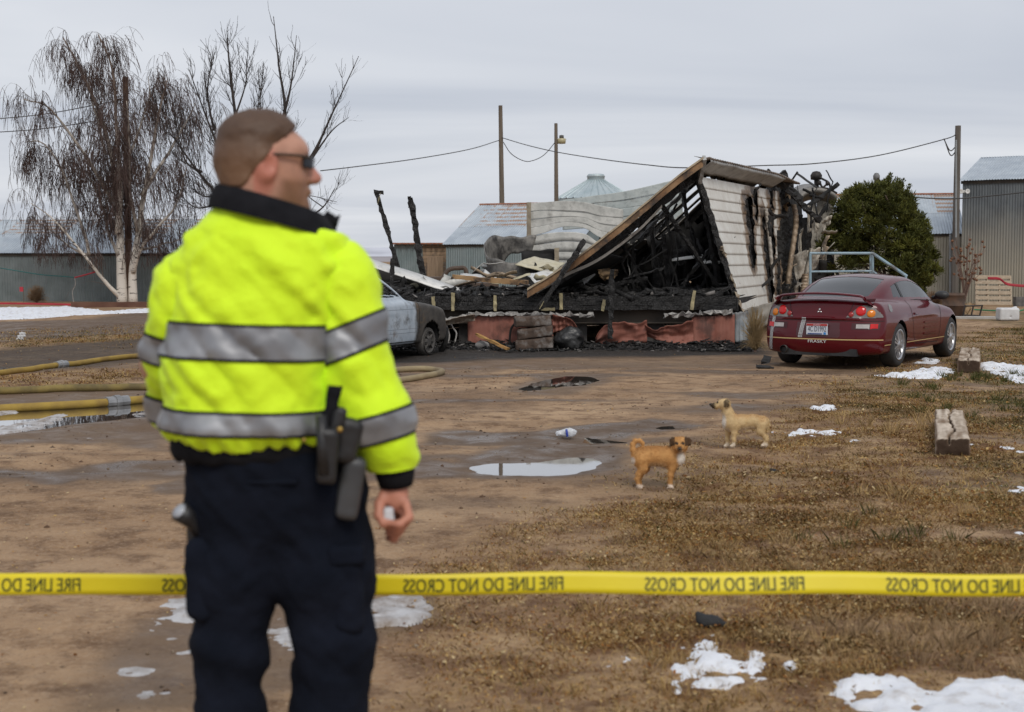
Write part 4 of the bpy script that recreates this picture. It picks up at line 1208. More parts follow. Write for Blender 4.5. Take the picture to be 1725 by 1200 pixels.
RUSTBAR = metal_soot('heat_rusted_fascia', (.20,.095,.035), (.30,.18,.09), (.035,.028,.024), .46, .66, 2.4)
BURNTBOARD = mat('scorched_lumber', (.40,.25,.12), (.30,.17,.08), 4, .85, c3=(.03,.025,.02), s3=2.4)
REDSKIRT = mat('red_skirting', (.25,.085,.058), (.31,.125,.09), 3, .7, stretch=(3,3,.6), c3=(.12,.055,.042), s3=3.0, bmp=.15, bscale=12)
STRAP = mat('yellowed_strap', (.42,.36,.20), (.26,.22,.13), 8, .7)
CHASSIS = mat('scorched_steel_beam', (.055,.045,.036), (.10,.08,.06), 3, .7)

HD = np.array((.30, .954, 0.)); Z3 = np.array((0, 0, 1.)); FZ = .90; FY = 24.55
XL, XR = -3.6, 3.86
H = Thing('burned_house', 'collapsed burned mobile home with leaning white siding wall', 'house', (.6, FY, 0))
def hp(x, t, z): return np.array((x, FY, z)) + HD*t
# floor deck and its edge
dk = 9.0
V_ = [hp(XL, 0, FZ-.05), hp(XR, 0, FZ-.05), hp(XR, dk, FZ-.05), hp(XL, dk, FZ-.05), hp(XL, 0, FZ), hp(XR, 0, FZ), hp(XR, dk, FZ), hp(XL, dk, FZ)]
H.add('floor_deck', (np.array(V_), BOXF), CHARM)
for i in range(3):
    H.add('rim_joist', beam(hp(XL, -.03*i, FZ-.055-.075*i), hp(XR, -.03*i, FZ-.055-.075*i), .06, .072, .006, seg=60, seed=i), CHARM)
for x in (XL, XR): H.add('end_joist', beam(hp(x, 0, FZ-.15), hp(x, dk, FZ-.15), .06, .22), CHARM)
H.add('chassis_beam', beam(hp(XL, .22, .54), hp(XR-.1, .22, .54), .02, .22), CHASSIS)
H.add('beam_flange', beam(hp(XL, .2, .43), hp(XR-.1, .2, .43), .14, .02), CHASSIS)
for i, x in enumerate((-2.6, -.9, .95, 2.3, 3.4)): H.add('pier', box(hp(x, .55, .215), (.4, .3, .43)), mat('sooty_block', (.09,.085,.08), (.16,.15,.14), 6, .9))
H.add('rear_skirting', (np.array([hp(XL, dk, 0), hp(XR, dk, 0), hp(XR, dk, .86), hp(XL, dk, .86)]), [(0,1,2,3)]), SOOT)
H.add('side_skirting', (np.array([hp(XL, 0.3, 0), hp(XL, dk, 0), hp(XL, dk, .86), hp(XL, .3, .86)]), [(0,1,2,3)]), SOOT)
for i in range(26):
    x = XL + .15 + i*(XR-XL-.3)/25
    if i % 2: H.add('joist_end', box(hp(x, -.015, FZ-.12), (.04, .05, .15)), CHARM)
for (px, y0, y1, lean) in [(660,508,524,0),(704,514,524,1),(729,500,523,3),(763,494,524,0),(834,498,524,0),(945,494,522,0),(1018,505,524,-3),(1170,490,522,-5)]:
    a = P(px, y0, FY-.10); b = P(px + lean, y1, FY-.10)
    H.add('strap', beam(a, b, .055, .012, .004, seg=5, seed=px), STRAP)
H.add('strap', beam(P(912, 521, FY-.1), P(935, 521, FY-.1), .012, .05, .003, seg=4), STRAP)

# red skirting panels, torn and crumpled
def crumple(px0, px1, top, bot, Y, amp, seed, tear=0.0, curl=0.0, n=26):
    k = 14; g = np.zeros((n, k, 3))
    u = np.linspace(0, 1, n); v = np.linspace(0, 1, k)
    tp = smooth_pts(u, top) if isinstance(top, list) else np.full(n, top); bt = smooth_pts(u, bot) if isinstance(bot, list) else np.full(n, bot)
    jag = tear*fbm(u*9, u*0, seed=seed+3, oct=4)
    for i in range(n):
        for j in range(k):
            py = bt[i] + (tp[i] + jag[i] - bt[i])*v[j]
            f = amp*float(fbm(np.array([u[i]*3.1]), np.array([v[j]*2.2]), seed=seed, oct=3)[0]) + .012*math.sin(u[i]*(px1-px0)*.9)
            g[i, j] = P(px0 + (px1-px0)*u[i], py, Y + f - curl*v[j]**3)
    V, F = gridmesh(g); return solid(V, F, .006)
SY = FY - .12
for a in [(788, 886, [(0,533),(.3,530),(.7,531),(1,533)], 585, SY, .03, 1, 1.0, .0), (884, 932, [(0,533),(1,538)], [(0,585),(1,584)], SY+.03, .06, 2, 4, .0),
          (931, 972, [(0,530),(.4,534),(.8,540),(1,552)], [(0,562),(.5,556),(1,566)], SY-.05, .10, 3, 2, .12), (1003, 1090, [(0,572),(.12,553),(.35,545),(.6,543),(.85,543),(1,541)], [(0,580),(.5,578),(1,578)], SY-.04, .13, 4, 4, .10),
          (1086, 1168, [(0,545),(.2,556),(.45,550),(.7,548),(.9,541),(1,538)], [(0,566),(.5,578),(1,582)], SY-.02, .13, 5, 3, .14), (1166, 1238, [(0,534),(1,530)], [(0,582),(1,580)], SY, .03, 6, 1.2, .0)]:
    H.add('skirting_panel', crumple(*a), REDSKIRT, smooth=False)
H.add('skirting_corner', crumple(1228, 1262, [(0,528),(1,524)], [(0,580),(1,574)], SY + .1, .05, 9, 1, 0), mat('sooty_zinc', (.22,.25,.27), (.33,.35,.36), 3, .6, c3=(.12,.10,.09)))
H.add('skirting_flap', crumple(744, 800, [(0,543),(.4,536),(1,530)], [(0,549),(.4,546),(1,540)], SY-.1, .06, 7, 1, .2), mat('peeling_flap', (.42,.36,.28), (.28,.20,.15), 4, .8))
ASH = mat('white_ash_crust', (.46,.44,.41), (.20,.19,.18), 14, .95, bmp=.6, bscale=40)
for a, b, s in (((790, 529), (1000, 531), 2), ((1120, 532), (1235, 526), 3), ((745, 543), (800, 530), 4)):
    p0, p1 = P(*a, SY-.03), P(*b, SY-.03)
    H.add('ash_crust', beam(p0, p1, .10, .045, .022, seg=int(np.linalg.norm(p1-p0)/.05), seed=s), ASH)

# ---- fallen roof: front edge curve, sheet, rafters
RC = [(888,490),(930,463),(985,425),(1040,383),(1090,342),(1140,300),(1184,268)]
rc = spline([P(x, y, FY-.25) for x, y in RC], 60); ns = len(rc); sarr = np.linspace(0, 1, ns)
tt = np.linspace(0, 7.2, 90)
g = rc[:,None,:] + HD*tt[None,:,None]
S_, T_ = np.meshgrid(sarr, tt, indexing='ij')
g[...,2] += -.10*np.sin(S_*3.14)*sstep(.5, 4, T_) + .03*fbm(S_*5, T_*1.2, seed=5, oct=3) + .012*np.sin(T_*16) - .25*sstep(2, 7, T_)*(1-S_)
keep = np.ones((ns-1, len(tt)-1), bool)
sm, tm = S_[:-1,:-1], T_[:-1,:-1]
for (t0, t1, s0, s1) in ((.85,1.45,.46,.90),(1.70,2.30,.42,.90),(2.55,3.0,.46,.90),(3.3,3.6,.5,.88),(.30,.55,.25,.60)):
    e = .05*fbm(sm*9, tm*3, seed=int(t0*50), oct=3)
    keep &= ~((tm > t0+e) & (tm < t1+e) & (sm > s0) & (sm < s1))
V_, F_ = gridmesh(g, keep)
H.add('roof_sheet', solid(V_, F_, .012), metal_soot('fallen_roof_sheet', (.24,.22,.19), (.33,.30,.26), (.05,.045,.04), .48, .66))
fp = rc - np.array((0, .03, 0)); fp[:,2] += .018*fbm(sarr*7, sarr*0, seed=9, oct=3); fp[:,1] += .03*fbm(sarr*5, sarr*0 + 3, seed=9, oct=3)
def strip_along(pts, h0, h1, th, up=Z3, nrm=np.array((0,-1.,0))):
    """thick ribbon: pts moved down by h0..h1 along -up, th thick along nrm"""
    a = pts - up*h0; b = pts - up*h1; n = len(pts); V = np.vstack((a, b, a + nrm*th, b + nrm*th)); F = []
    for i in range(n-1):
        A, B, C, D = i, n+i, 2*n+i, 3*n+i
        F += [(C, C+1, A+1, A), (D, B, B+1, D+1), (C, D, D+1, C+1), (A, A+1, B+1, B)]
    F += [(0, n, 3*n, 2*n), (n-1, 3*n-1, 4*n-1, 2*n-1)]
    return V, F
H.add('fascia_board', strip_along(fp, .0, .135, .035), RUSTBAR)
H.add('roof_edge_trim', strip_along(fp + np.array((0,-.01,.03)), .0, .035, .06), metal_soot('edge_trim', (.36,.28,.18), (.46,.38,.27), (.12,.09,.06), .5, .7))
lip = spline([P(x, y, FY+.05) for x, y in [(900,492),(953,461),(997,441),(1032,419),(1078,383),(1115,345)]], 30)
H.add('ceiling_edge', strip_along(lip, .0, .055, .03), metal_soot('pale_ceiling', (.42,.39,.34), (.52,.49,.44), (.10,.08,.07), .5, .7))
# sooty void lining between fascia and ceiling edge, and the burnt ceiling underside
g2 = np.stack([lip[:18] + HD*t - Z3*(.04 + .05*t) for t in np.linspace(0.02, 1.1, 8)], 1)
V_, F_ = gridmesh(g2); H.add('ceiling_panel', solid(V_, F_, .02), SOOT)
# rafters under the sheet
for i, t in enumerate((.35, 4.0, 4.7, 5.4, 6.1, 6.8)):
    j0, j1 = 8, ns-3
    o = HD*t - Z3*.13
    q = rc[np.linspace(j0, j1, 7).astype(int)] + o
    q[:,2] += -.10*np.sin(np.linspace(.1, 1, 7)*3.14)*(min(t, 4)/4)
    for k in range(6):
        H.add('rafter', beam(q[k], q[k+1], .05, .12, .010, seed=i*9+k), CHARM)
for t in (1.55, 2.42, 3.15):
    q = rc[np.linspace(8, ns-3, 9).astype(int)] + HD*t - Z3*.05; q[:,2] += -.10*np.sin(np.linspace(.1, 1, 9)*3.14)*(min(t, 4)/4)
    H.add('purlin', tube(q, .022, 5), CHARM)
BR = [((1115,345),(1216,492),25.0,.09),((1150,318),(1160,386),25.3,.07),((1098,352),(1150,300),25.0,.09),((1075,405),(1168,306),25.5,.08),((1110,392),(1140,345),26.0,.06),((1118,395),(1128,500),26.0,.09),
      ((1070,420),(1060,500),26.3,.06),((985,405),(908,521),24.05,.115),((1031,455),(1028,572),24.1,.075),((1180,300),(1214,500),25.15,.10),((1196,420),(1150,480),25.6,.08),((1236,480),(1172,518),24.2,.06),((1162,380),(1190,470),26.4,.06),
      ((1050,470),(1120,452),25.4,.05),((960,492),(1090,470),25.3,.08),((940,500),(1060,508),24.9,.10),((1000,505),(1130,512),24.8,.09),((1108,440),(1105,515),26.8,.16),((1085,470),(1088,515),27.0,.10),((1143,420),(1150,515),27.0,.18)]
for i, (a, b, Y, wd) in enumerate(BR):
    H.add('charred_timber', beam(P(*a, Y), P(*b, Y + (.0 if i % 3 else .25)), wd, wd*.7, .011, seed=40+i), CHARM)
# strap end and nailed light tip on the diagonal timber
H.add('strap', beam(P(916, 508, 23.98), P(909, 521, 23.98), .07, .012, .003, seg=4), STRAP)
# hanging charred sheets in the dark interior
def tatter(cpx, cpy, Y, wpx, hpx, seed):
    n = 10; g = np.zeros((n, n, 3))
    for i in range(n):
        for j in range(n):
            u, v = i/(n-1), j/(n-1)
            f = float(fbm(np.array([u*2.5]), np.array([v*2.5]), seed=seed, oct=3)[0])
            g[i, j] = P(cpx + (u-.5)*wpx*(1-.5*v) + 6*f, cpy + (v-.5)*hpx*(1 + .5*f), Y + .5*f + .3*u)
    V, F = gridmesh(g); return solid(V, F, .015)
for i, a in enumerate([(1120,440,27.2,60,90),(1160,430,27.8,50,100),(1085,455,27.5,60,70),(1190,450,28.2,40,90),(1040,478,27.0,60,40),(1140,470,26.6,30,70),(1205,470,26.2,20,60)]):
    H.add('hanging_sheet', tatter(*a, 60+i), SOOT)
H.add('insulation_clump', tatter(1024, 463, 25.0, 34, 18, 90), mat('scorched_insulation', (.30,.20,.10), (.12,.08,.05), 8, .95))
# charred partition far inside
for i in range(14):
    x = .3 + i*.27; h = 1.1 + .9*abs(math.sin(i*1.7))*(i/14 + .3)
    H.add('partition_board', beam(hp(x, 5.6, FZ), hp(x + .08*math.sin(i), 5.6, FZ + h), .25, .05, .02, seed=i), SOOT)
solid_ = None

# ---- the racked white siding wall
WX, WT = XR + .15, 6.3
def lean(t): return -.75*np.clip(1 - t/6.2, 0, 1)
WH = 2.43
def wp(t, h, out=0.0):
    t = np.asarray(t, float); h = np.asarray(h, float)
    x = WX + .30*t + lean(t)*h/WH; y = FY + .28 + .954*t
    nx, ny = .954, -.30
    return np.stack((x + nx*out, y + ny*out, .62 + h - .10*(h/WH)**2), -1)
def burn_field(t, h):
    """negative where the siding has burned away"""
    e = .20*fbm(t*2.2, h*4.0, seed=12, oct=4) + .16*fbm(t*6.5, h*7.0, seed=14, oct=3)
    d = np.full(np.shape(t), 9.)
    for (tc_, h0, h1, wd, sl_) in ((2.55,.95,2.05,.26,.35),(4.05,.15,1.25,.24,.10),(3.3,1.85,2.3,.12,.2),(4.05,1.45,1.9,.16,.0),(4.75,1.0,1.9,.16,-.1),(6.05,-.2,2.6,.42,0),(5.2,.1,.7,.22,.0),(4.9,2.2,2.5,.2,0.)):
        hh = np.clip(h, h0, h1); dd = np.hypot((t - tc_ - sl_*(h-1.2))/1.0, (h-hh)*1.4) - wd
        d = np.minimum(d, dd)
    return d + e
m_, t_, b_ = nodes_of('white_lap_siding')
at = N(t_, 'ShaderNodeAttribute'); at.attribute_name = 'burn'
c_ = mixc(t_, ramp(t_, noise(t_, 3, 5, .6), .4, .75), (.68,.67,.62), (.56,.53,.47))
c_ = mixc(t_, mth(t_, 'MULTIPLY', ramp(t_, noise(t_, 5, 5, .7, stretch=(4, 4, .6)), .52, .72), .5), c_, (.33,.27,.19))
bf = mth(t_, 'ADD', at.outputs['Fac'], mth(t_, 'MULTIPLY', mth(t_, 'SUBTRACT', noise(t_, 7, 5, .7), .5), .9))
c_ = mixc(t_, ramp(t_, bf, .30, .62), c_, (.21,.145,.090))
c_ = mixc(t_, ramp(t_, bf, .66, .95), c_, (.025,.022,.02))
t_.links.new(c_, b_.inputs['Base Color']); b_.inputs['Roughness'].default_value = .5
bump(t_, b_, noise(t_, 9, 3, .5), .12, .02)
SIDING = m_
def islands(V, F, *ex):
    lab = np.arange(len(V))
    while True:
        m = lab[F].min(1); new = lab.copy()
        for k in range(F.shape[1]): np.minimum.at(new, F[:,k], m)
        new = new[new]
        if (new == lab).all(): break
        lab = new
    return [compact(V, F[lab[F[:,0]] == i], *ex) for i in np.unique(lab)]
NB = 12; bh = WH/NB
for k in range(NB):
    tv = np.linspace(0, WT, 190); hv = np.linspace(0, 1, 6)
    Tg, Hg = np.meshgrid(tv, hv, indexing='ij'); hh = k*bh + Hg*(bh+.012)
    d = burn_field(Tg, hh)
    cu = sstep(.22, .0, d)
    out = .011*(1-Hg) + .006 + cu*.07*np.abs(fbm(Tg*4, hh*3, seed=77, oct=2)) + .006*fbm(Tg*1.5, hh*1.5, seed=78, oct=2)
    Pt = wp(Tg, hh, out); Pt[...,2] -= cu*.04*np.clip(fbm(Tg*5, hh*2, seed=79, oct=2), 0, 1)
    # folded-under lower lip
    Pt = np.concatenate((wp(Tg[:,:1], hh[:,:1]-.004, .004), Pt), 1); dd = np.concatenate((d[:,:1], d), 1)
    kp = ((dd[:-1,:-1] + dd[1:,1:])/2 > 0)
    V_, F_ = gridmesh(Pt, kp)
    if not len(F_): continue
    V_, F_, bb = compact(V_, F_, sstep(.48, .0, dd).ravel()*.85)
    for Vi, Fi, bi in islands(V_, F_, bb):
        if len(Fi) > 12: H.add('siding_board', (Vi, Fi), SIDING, attrs={'burn': bi})
Tg, Hg = np.meshgrid(np.linspace(0, 2.2, 14), np.linspace(0, WH, 18), indexing='ij')
V_, F_ = gridmesh(wp(Tg, Hg, -.11)); H.add('inner_panel', (V_, F_), mat('scorched_panelling', (.050,.044,.038), (.095,.083,.072), 3, .7, stretch=(1,1,6), c3=(.02,.018,.016)))
Tg, Hg = np.meshgrid(np.linspace(2.2, WT, 24), np.linspace(0, WH, 18), indexing='ij')
keep = ~((Tg[:-1,:-1] > 4.2) & (Hg[:-1,:-1] > 1.0) & (fbm(Tg[:-1,:-1]*2, Hg[:-1,:-1]*2, seed=15) > .1))
V_, F_ = gridmesh(wp(Tg, Hg, -.10), keep); H.add('inner_panel', (V_, F_), SOOT)
for i, t in enumerate(np.arange(.03, WT+.1, .42)):
    H.add('stud', beam(wp(t, 0, -.05), wp(t, WH, -.05), .085, .05, .007, seed=i), CHARM)
H.add('corner_post', beam(wp(-.07, 0, -.02), wp(-.07, WH, -.02), .10, .09, .010, seed=77), CHARM)
for i, (h0, h1) in enumerate(((.0,.35),(.42,.66),(.95,1.15))):
    H.add('torn_corner_trim', beam(wp(-.12, h0, .02), wp(-.13, h1, .02), .10, .015, .018, seg=6, seed=i+50), mat('torn_trim', (.42,.36,.27), (.25,.19,.13), 5, .8))
H.add('bottom_plate', beam(wp(0, -.03, -.03), wp(WT, -.03, -.03), .1, .06, .004, seg=30), CHARM)
H.add('lower_siding', crumple(1243, 1305, [(0,524),(1,508)], [(0,575),(1,540)], FY+.9, .12, 21, 1.5, 0), mat('grimy_pale_skirt', (.34,.32,.28), (.22,.20,.17), 3, .7))
# eave: soffit, curled drip edge and corrugated roof rim over the wall
EAVE = metal_soot('eave_metal', (.34,.34,.33), (.46,.46,.44), (.10,.085,.07), .55, .75)
tv = np.linspace(-.15, 5.2, 50)
prof = [(-.03, WH-.03), (.03, WH+.01), (.24, WH+.13), (.262, WH+.14), (.27, WH+.20), (.0, WH+.25)]
g3 = np.stack([wp(tv, np.full_like(tv, h), o) + np.array([0, 0, 1])*(.10*(h/WH)**2) for o, h in prof], 1)
g3[...,2] += (.025*fbm(tv*1.5, tv*0, seed=3))[:,None]
V_, F_ = gridmesh(g3); H.add('soffit', solid(V_, F_, .008), EAVE)
ev = np.linspace(-.25, 6.5, 260); pts = wp(ev, np.full_like(ev, WH+.24), .29) + np.array((0, 0, 1))*.10; pts[:,2] += .012*np.sin(ev*42) - .10*sstep(4.2, 6.5, ev)
ptb = wp(ev, np.full_like(ev, WH+.42), -.35) + np.array((0, 0, 1))*.10; ptb[:,2] += .012*np.sin(ev*42) - .10*sstep(4.2, 6.5, ev)
ptc = np.stack([rc[-1] + HD*(t+.2) for t in ev]); ptc[:,2] += .01
V_, F_ = gridmesh(np.stack((pts, ptc), 1)); H.add('roof_rim', solid(V_, F_, .02), metal_soot('rim_rust', (.15,.11,.08), (.23,.18,.14), (.04,.035,.03), .5, .7))
H.add('gable_trim', beam(wp(-.2, WH-.1, .0), rc[-1] + np.array((.02, -.05, .02)), .06, .12, .004, seg=6), EAVE)
# ---- burnt rear stretch of the wall
REAR = [((1322,300),(1321,482),31.0,.17,CHARM),((1302,300),(1310,480),31.4,.11,CHARM),((1333,320),(1334,470),32.0,.10,CHARM),((1316,290),(1330,312),30.5,.18,CHARM),((1292,288),(1382,374),30.4,.11,CHARM),((1300,296),(1340,322),31.2,.08,CHARM),
        ((1348,360),(1346,420),32.4,.10,CHARM),((1362,380),(1360,500),33.0,.12,CHARM),((1394,440),(1396,505),33.4,.14,CHARM),((1376,460),(1378,505),33.2,.10,CHARM),((1310,430),(1318,505),31.6,.14,CHARM),((1340,470),(1330,508),31.2,.10,CHARM)]
for i, (a, b, Y, wd, mm) in enumerate(REAR): H.add('charred_stud', beam(P(*a, Y), P(*b, Y), wd, wd*.8, .014, seed=200+i), mm)
RIB = metal_soot('buckled_trim', (.36,.27,.18), (.46,.36,.26), (.08,.06,.05), .52, .7, 3)
def ribbed(pts, Y, wpx, seed, m_, name='buckled_trim'):
    q = spline([P(x, y, Y) for x, y in pts], 30); h = wpx/2396*Y/2; n = len(q)
    f = .02*np.cos(np.arange(n)*2.2); g = np.stack((q + np.c_[-h + 0*f, -f, 0*f], q + np.c_[0*f, -.04 - f, 0*f], q + np.c_[h + 0*f, -f, 0*f]), 1)
    V, F = gridmesh(g); H.add(name, solid(V, F, .008), m_)
ribbed([(1337,345),(1341,370),(1338,400),(1332,440),(1327,478)], 30.6, 9, 1, RIB)
ribbed([(1357,462),(1354,490),(1350,516)], 30.4, 11, 2, RIB)
ribbed([(1363,462),(1360,480),(1356,500)], 30.6, 5, 3, mat('pale_trim', (.50,.47,.42), (.33,.29,.24), 5, .7))
ribbed([(1290,352),(1295,395),(1300,448)], 28.6, 7, 4, mat('pale_trim', (.50,.47,.42)), 'window_trim')
def quad_sheet(pts, Y, m_, name, seed, amp=.08, th=.01, dY=(0,0,0,0)):
    c = [P(x, y, Y + dY[i]) for i, (x, y) in enumerate(pts)]; n = 14; u = np.linspace(0, 1, n); U, W_ = np.meshgrid(u, u, indexing='ij')
    g = (1-U)[...,None]*(1-W_)[...,None]*c[0] + U[...,None]*(1-W_)[...,None]*c[1] + U[...,None]*W_[...,None]*c[2] + (1-U)[...,None]*W_[...,None]*c[3]
    g[...,1] += amp*fbm(U*2.2, W_*2.2, seed=seed, oct=3); g[...,2] += amp*.6*fbm(U*2.5, W_*2.5, seed=seed+7, oct=3)
    V, F = gridmesh(g); return solid(V, F, th)
PALES = metal_soot('sagging_pale_siding', (.36,.32,.26), (.50,.46,.39), (.06,.048,.038), .48, .66, 2.5)
for i, (a, nm) in enumerate([([(1336,428),(1360,422),(1358,462),(1340,474)], 'sagging_siding'), ([(1359,422),(1382,416),(1384,446),(1358,462)], 'sagging_siding'), ([(1333,470),(1346,462),(1344,500),(1330,492)], 'sagging_siding'),
        ([(1384,420),(1390,405),(1392,440),(1386,458)], 'torn_strip'), ([(1384,372),(1401,362),(1398,374),(1386,392)], 'torn_strip'), ([(1360,345),(1368,350),(1366,390),(1360,392)], 'torn_strip'), ([(1372,360),(1380,372),(1377,396),(1372,392)], 'torn_strip'), ([(1345,395),(1352,385),(1350,425),(1344,428)], 'torn_strip'), ([(1314,480),(1328,468),(1332,484),(1318,500)], 'torn_strip'),
        ([(1316,300),(1330,310),(1331,330),(1322,326)], 'torn_strip')]):
    H.add(nm, quad_sheet(a, 31.2 + .1*i, PALES, nm, i*5, .10), PALES)
H.add('burnt_room_back', quad_sheet([(1292,300),(1352,330),(1352,545),(1300,545)], 33.5, SOOT, 'x', 3, .2), SOOT)
H.add('burnt_room_back', quad_sheet([(1345,372),(1404,340),(1408,560),(1345,560)], 34.3, SOOT, 'x', 4, .2), SOOT)
for i in range(4):
    x0 = 1366 + i*9.6
    H.add('end_wall_board', quad_sheet([(x0,332),(x0+9.2,332),(x0+9.2,438+10*math.sin(i*2)),(x0,430+12*math.cos(i))], 34.0, PALES, 'x', 30+i, .02), metal_soot('end_wall%d' % i, (.36,.33,.28), (.46,.43,.37), (.10,.08,.06), .5, .7, 2.5) if i == 0 else bpy.data.materials['end_wall0'])
q = spline([P(x, y, 33.6) for x, y in [(1348,331),(1357,323),(1372,318),(1390,319),(1404,325),(1410,331)]], 24)
V_, F_ = gridmesh(np.stack((q + np.array((0,1.2,.16)), q, q - Z3*.06, q - Z3*.10 + np.array((0,.05,0)), q - Z3*.24 + np.array((0,.35,0))), 1))
H.add('rear_eave', solid(V_, F_, .01), metal_soot('rear_eave_metal', (.20,.185,.165), (.30,.28,.25), (.05,.045,.04), .5, .7))

# ragged leftovers: bent strips of sheet and thin burnt sticks
SCRAPM = [GREYSHEET, PALESHEET, TANSHEET, SOOT, GREYSHEET, RIB]
def scraps(n, x0, x1, y0, y1, Y0, Y1, wlo, whi, seed, lo_l, hi_l, mats, vert=.3, name='bent_strip'):
    g = np.random.default_rng(seed)
    for i in range(n):
        px, py, Y = g.uniform(x0, x1), g.uniform(y0, y1), g.uniform(Y0, Y1); L = g.uniform(lo_l, hi_l); c = P(px, py, Y)
        a = g.uniform(0, 6.283); e = g.normal(0, vert) if (g.uniform() < .6 or vert < .5) else g.uniform(.6, 1.5)*np.sign(g.normal()); d = np.array((math.cos(a)*math.cos(e), .4*math.sin(a)*math.cos(e), math.sin(e)))
        kp_ = np.array([c - d*L/2, c - d*L*g.uniform(.0, .3) + g.normal(0, .07*L, 3), c + d*L*g.uniform(.0, .3) + g.normal(0, .07*L, 3), c + d*L/2 + g.normal(0, .08*L, 3)]); ti = np.linspace(0, 3, 13); q = np.stack([np.interp(ti, range(4), kp_[:,k]) for k in range(3)], 1) + g.normal(0, .006, (13, 3))
        if (q[:,2] < FZ).any(): q[:,2] += max(0, FZ + .02 - q[:,2].min())
        s = unit(np.cross(d, g.normal(size=3)))*g.uniform(wlo, whi)/2; V, F = gridmesh(np.stack((q - s*g.uniform(.7, 1.1, (13, 1)), q + np.cross(d, s)*.12, q + s*g.uniform(.7, 1.1, (13, 1))), 1)); H.add(name, solid(V, F, .008), mats[g.integers(len(mats))])
scraps(18, 800, 985, 446, 482, 25.4, 28.0, .06, .30, 1, .4, 1.15, SCRAPM, .18)
scraps(14, 650, 800, 482, 500, 25.0, 27.0, .04, .16, 2, .3, .9, [GREYSHEET, SOOT, TANSHEET, CHARM])
scraps(22, 1050, 1215, 415, 500, 25.2, 27.5, .025, .10, 3, .5, 1.6, [CHARM, SOOT, SOOT, CHARM, GREYSHEET], .8, 'burnt_stick')
scraps(40, 1302, 1402, 318, 500, 30.4, 33.0, .05, .22, 4, .35, 1.1, [PALES, SOOT, CHARM, SOOT, SOOT, RIB], .9, 'hanging_scrap')
scraps(14, 1225, 1300, 330, 500, 27.5, 29.5, .03, .12, 5, .3, .9, [SOOT, CHARM, PALES], .9, 'hanging_scrap')

# ---- fallen sheets and boards lying on the wreck (each could be lifted away)
def ribsheet(name, label, rows, Y, m_, ribs=True, group=None, cat='wall panel'):
    """a standing sheet of horizontal strips; rows: list of polylines [(px,py)...] from top to bottom"""
    T = Thing(name, label, cat, P(rows[-1][0][0], 500, Y)*np.array((1,1,0)) + Z3*FZ, group=group)
    for k in range(len(rows)-1):
        a = spline([P(x, y, Y) for x, y in rows[k]], 30); b = spline([P(x, y, Y) for x, y in rows[k+1]], 30)
        g = np.stack([a + (b-a)*v + np.array((0, -.010*v, 0)) for v in (0, .06, .3, .6, .9, .985)], 1)
        g[...,1] += .02*fbm(g[...,0]*1.5, g[...,2]*1.5, seed=k + 3, oct=3)
        V, F = gridmesh(g); T.add('sheet_strip', solid(V, F, .008), m_)
    return T
rr_ = []
for k in range(9):
    y = 343 + k*14.2
    bul = [0, 2, 8, 14, 22, 4, 0, 0, 0][k]; dn = [0, 4, 4, 4, 4, 0, 0, 0, 0][k]
    rr_.append([(889 + k*.2, y), (915, y-2-bul*.2), (950, y-4-bul*.8+dn), (985, y-2-bul*.75+dn), (1012, y+4-bul*.3+dn), (1050, y+10)])
rr_.insert(5, [(x, y + (9 if 920 < x < 1040 else 1)) for x, y in rr_[4]])
T = ribsheet('standing_wall_sheet', 'buckled grey metal wall standing behind the fallen roof', rr_[:5], 29.6, GREYSHEET)
for k in range(5, len(rr_)-1):
    a = spline([P(x, y, 29.6) for x, y in rr_[k]], 30); b = spline([P(x, y, 29.6) for x, y in rr_[k+1]], 30)
    V, F = gridmesh(np.stack([a + (b-a)*v + np.array((0, -.010*v, 0)) for v in (0, .08, .5, .985)], 1)); T.add('sheet_strip', solid(V, F, .008), GREYSHEET)
T.add('edge_post', beam(P(891, 341, 29.5), P(891, 470, 29.5), .09, .05, .006, seg=12), mat('edge_post', (.36,.30,.21), (.24,.20,.15), 4, .8))
ribsheet('standing_wall_sheet', 'pale green metal wall panel sloping below the grain bin roof',
         [[(944,338),(1000,330),(1060,321),(1150,300)], [(945,350),(1000,343),(1060,336),(1150,318)], [(946,362),(1000,356),(1060,350),(1150,336)], [(947,374),(1000,370),(1060,364),(1150,352)], [(948,388),(1000,384),(1060,380),(1150,370)]], 31.5, GREENSHEET)
# curled sheet
pl = spline([P(x, 440, Y) for x, Y in [(896,29.0),(868,29.0),(846,28.8),(826,28.2),(826,27.5),(850,27.1),(880,27.0),(905,27.2)]], 50)
tpz = smooth_pts(np.linspace(0, 1, len(pl)), [(0,397),(.2,399),(.36,398),(.5,412),(.62,432),(.8,442),(1,448)]); btz = smooth_pts(np.linspace(0, 1, len(pl)), [(0,425),(.2,430),(.36,455),(.5,470),(.62,471),(.8,474),(1,478)])
g = np.zeros((len(pl), 8, 3))
for i in range(len(pl)):
    for j in range(8):
        v = j/7; py = btz[i] + (tpz[i]-btz[i])*v; p_ = P(800, py, pl[i][1]); g[i, j] = (pl[i][0] + .10*v*math.cos(i*.12), pl[i][1], p_[2] + .02*math.sin(i*.8))
V_, F_ = gridmesh(g)
solo('curled_sheet', 'sooty metal sheet curled into a barrel shape on the wreck', 'metal sheet', solid(V_, F_, .01), metal_soot('curled_soot', (.20,.19,.175), (.30,.28,.25), (.035,.032,.03), .42, .62, 2.2), smooth=True)
solo('tan_sheet', 'heat yellowed flat sheet lying on the debris', 'metal sheet', quad_sheet([(868,446),(900,433),(952,444),(930,462)], 26.8, TANSHEET, 'x', 8, .05, .02, (0, .9, .7, -.3)), TANSHEET)
solo('dark_window', 'burnt window frame leaning on the grey metal wall', 'window', quad_sheet([(878,424),(936,420),(936,446),(880,452)], 28.2, SOOT, 'x', 9, .05, .03), SOOT)
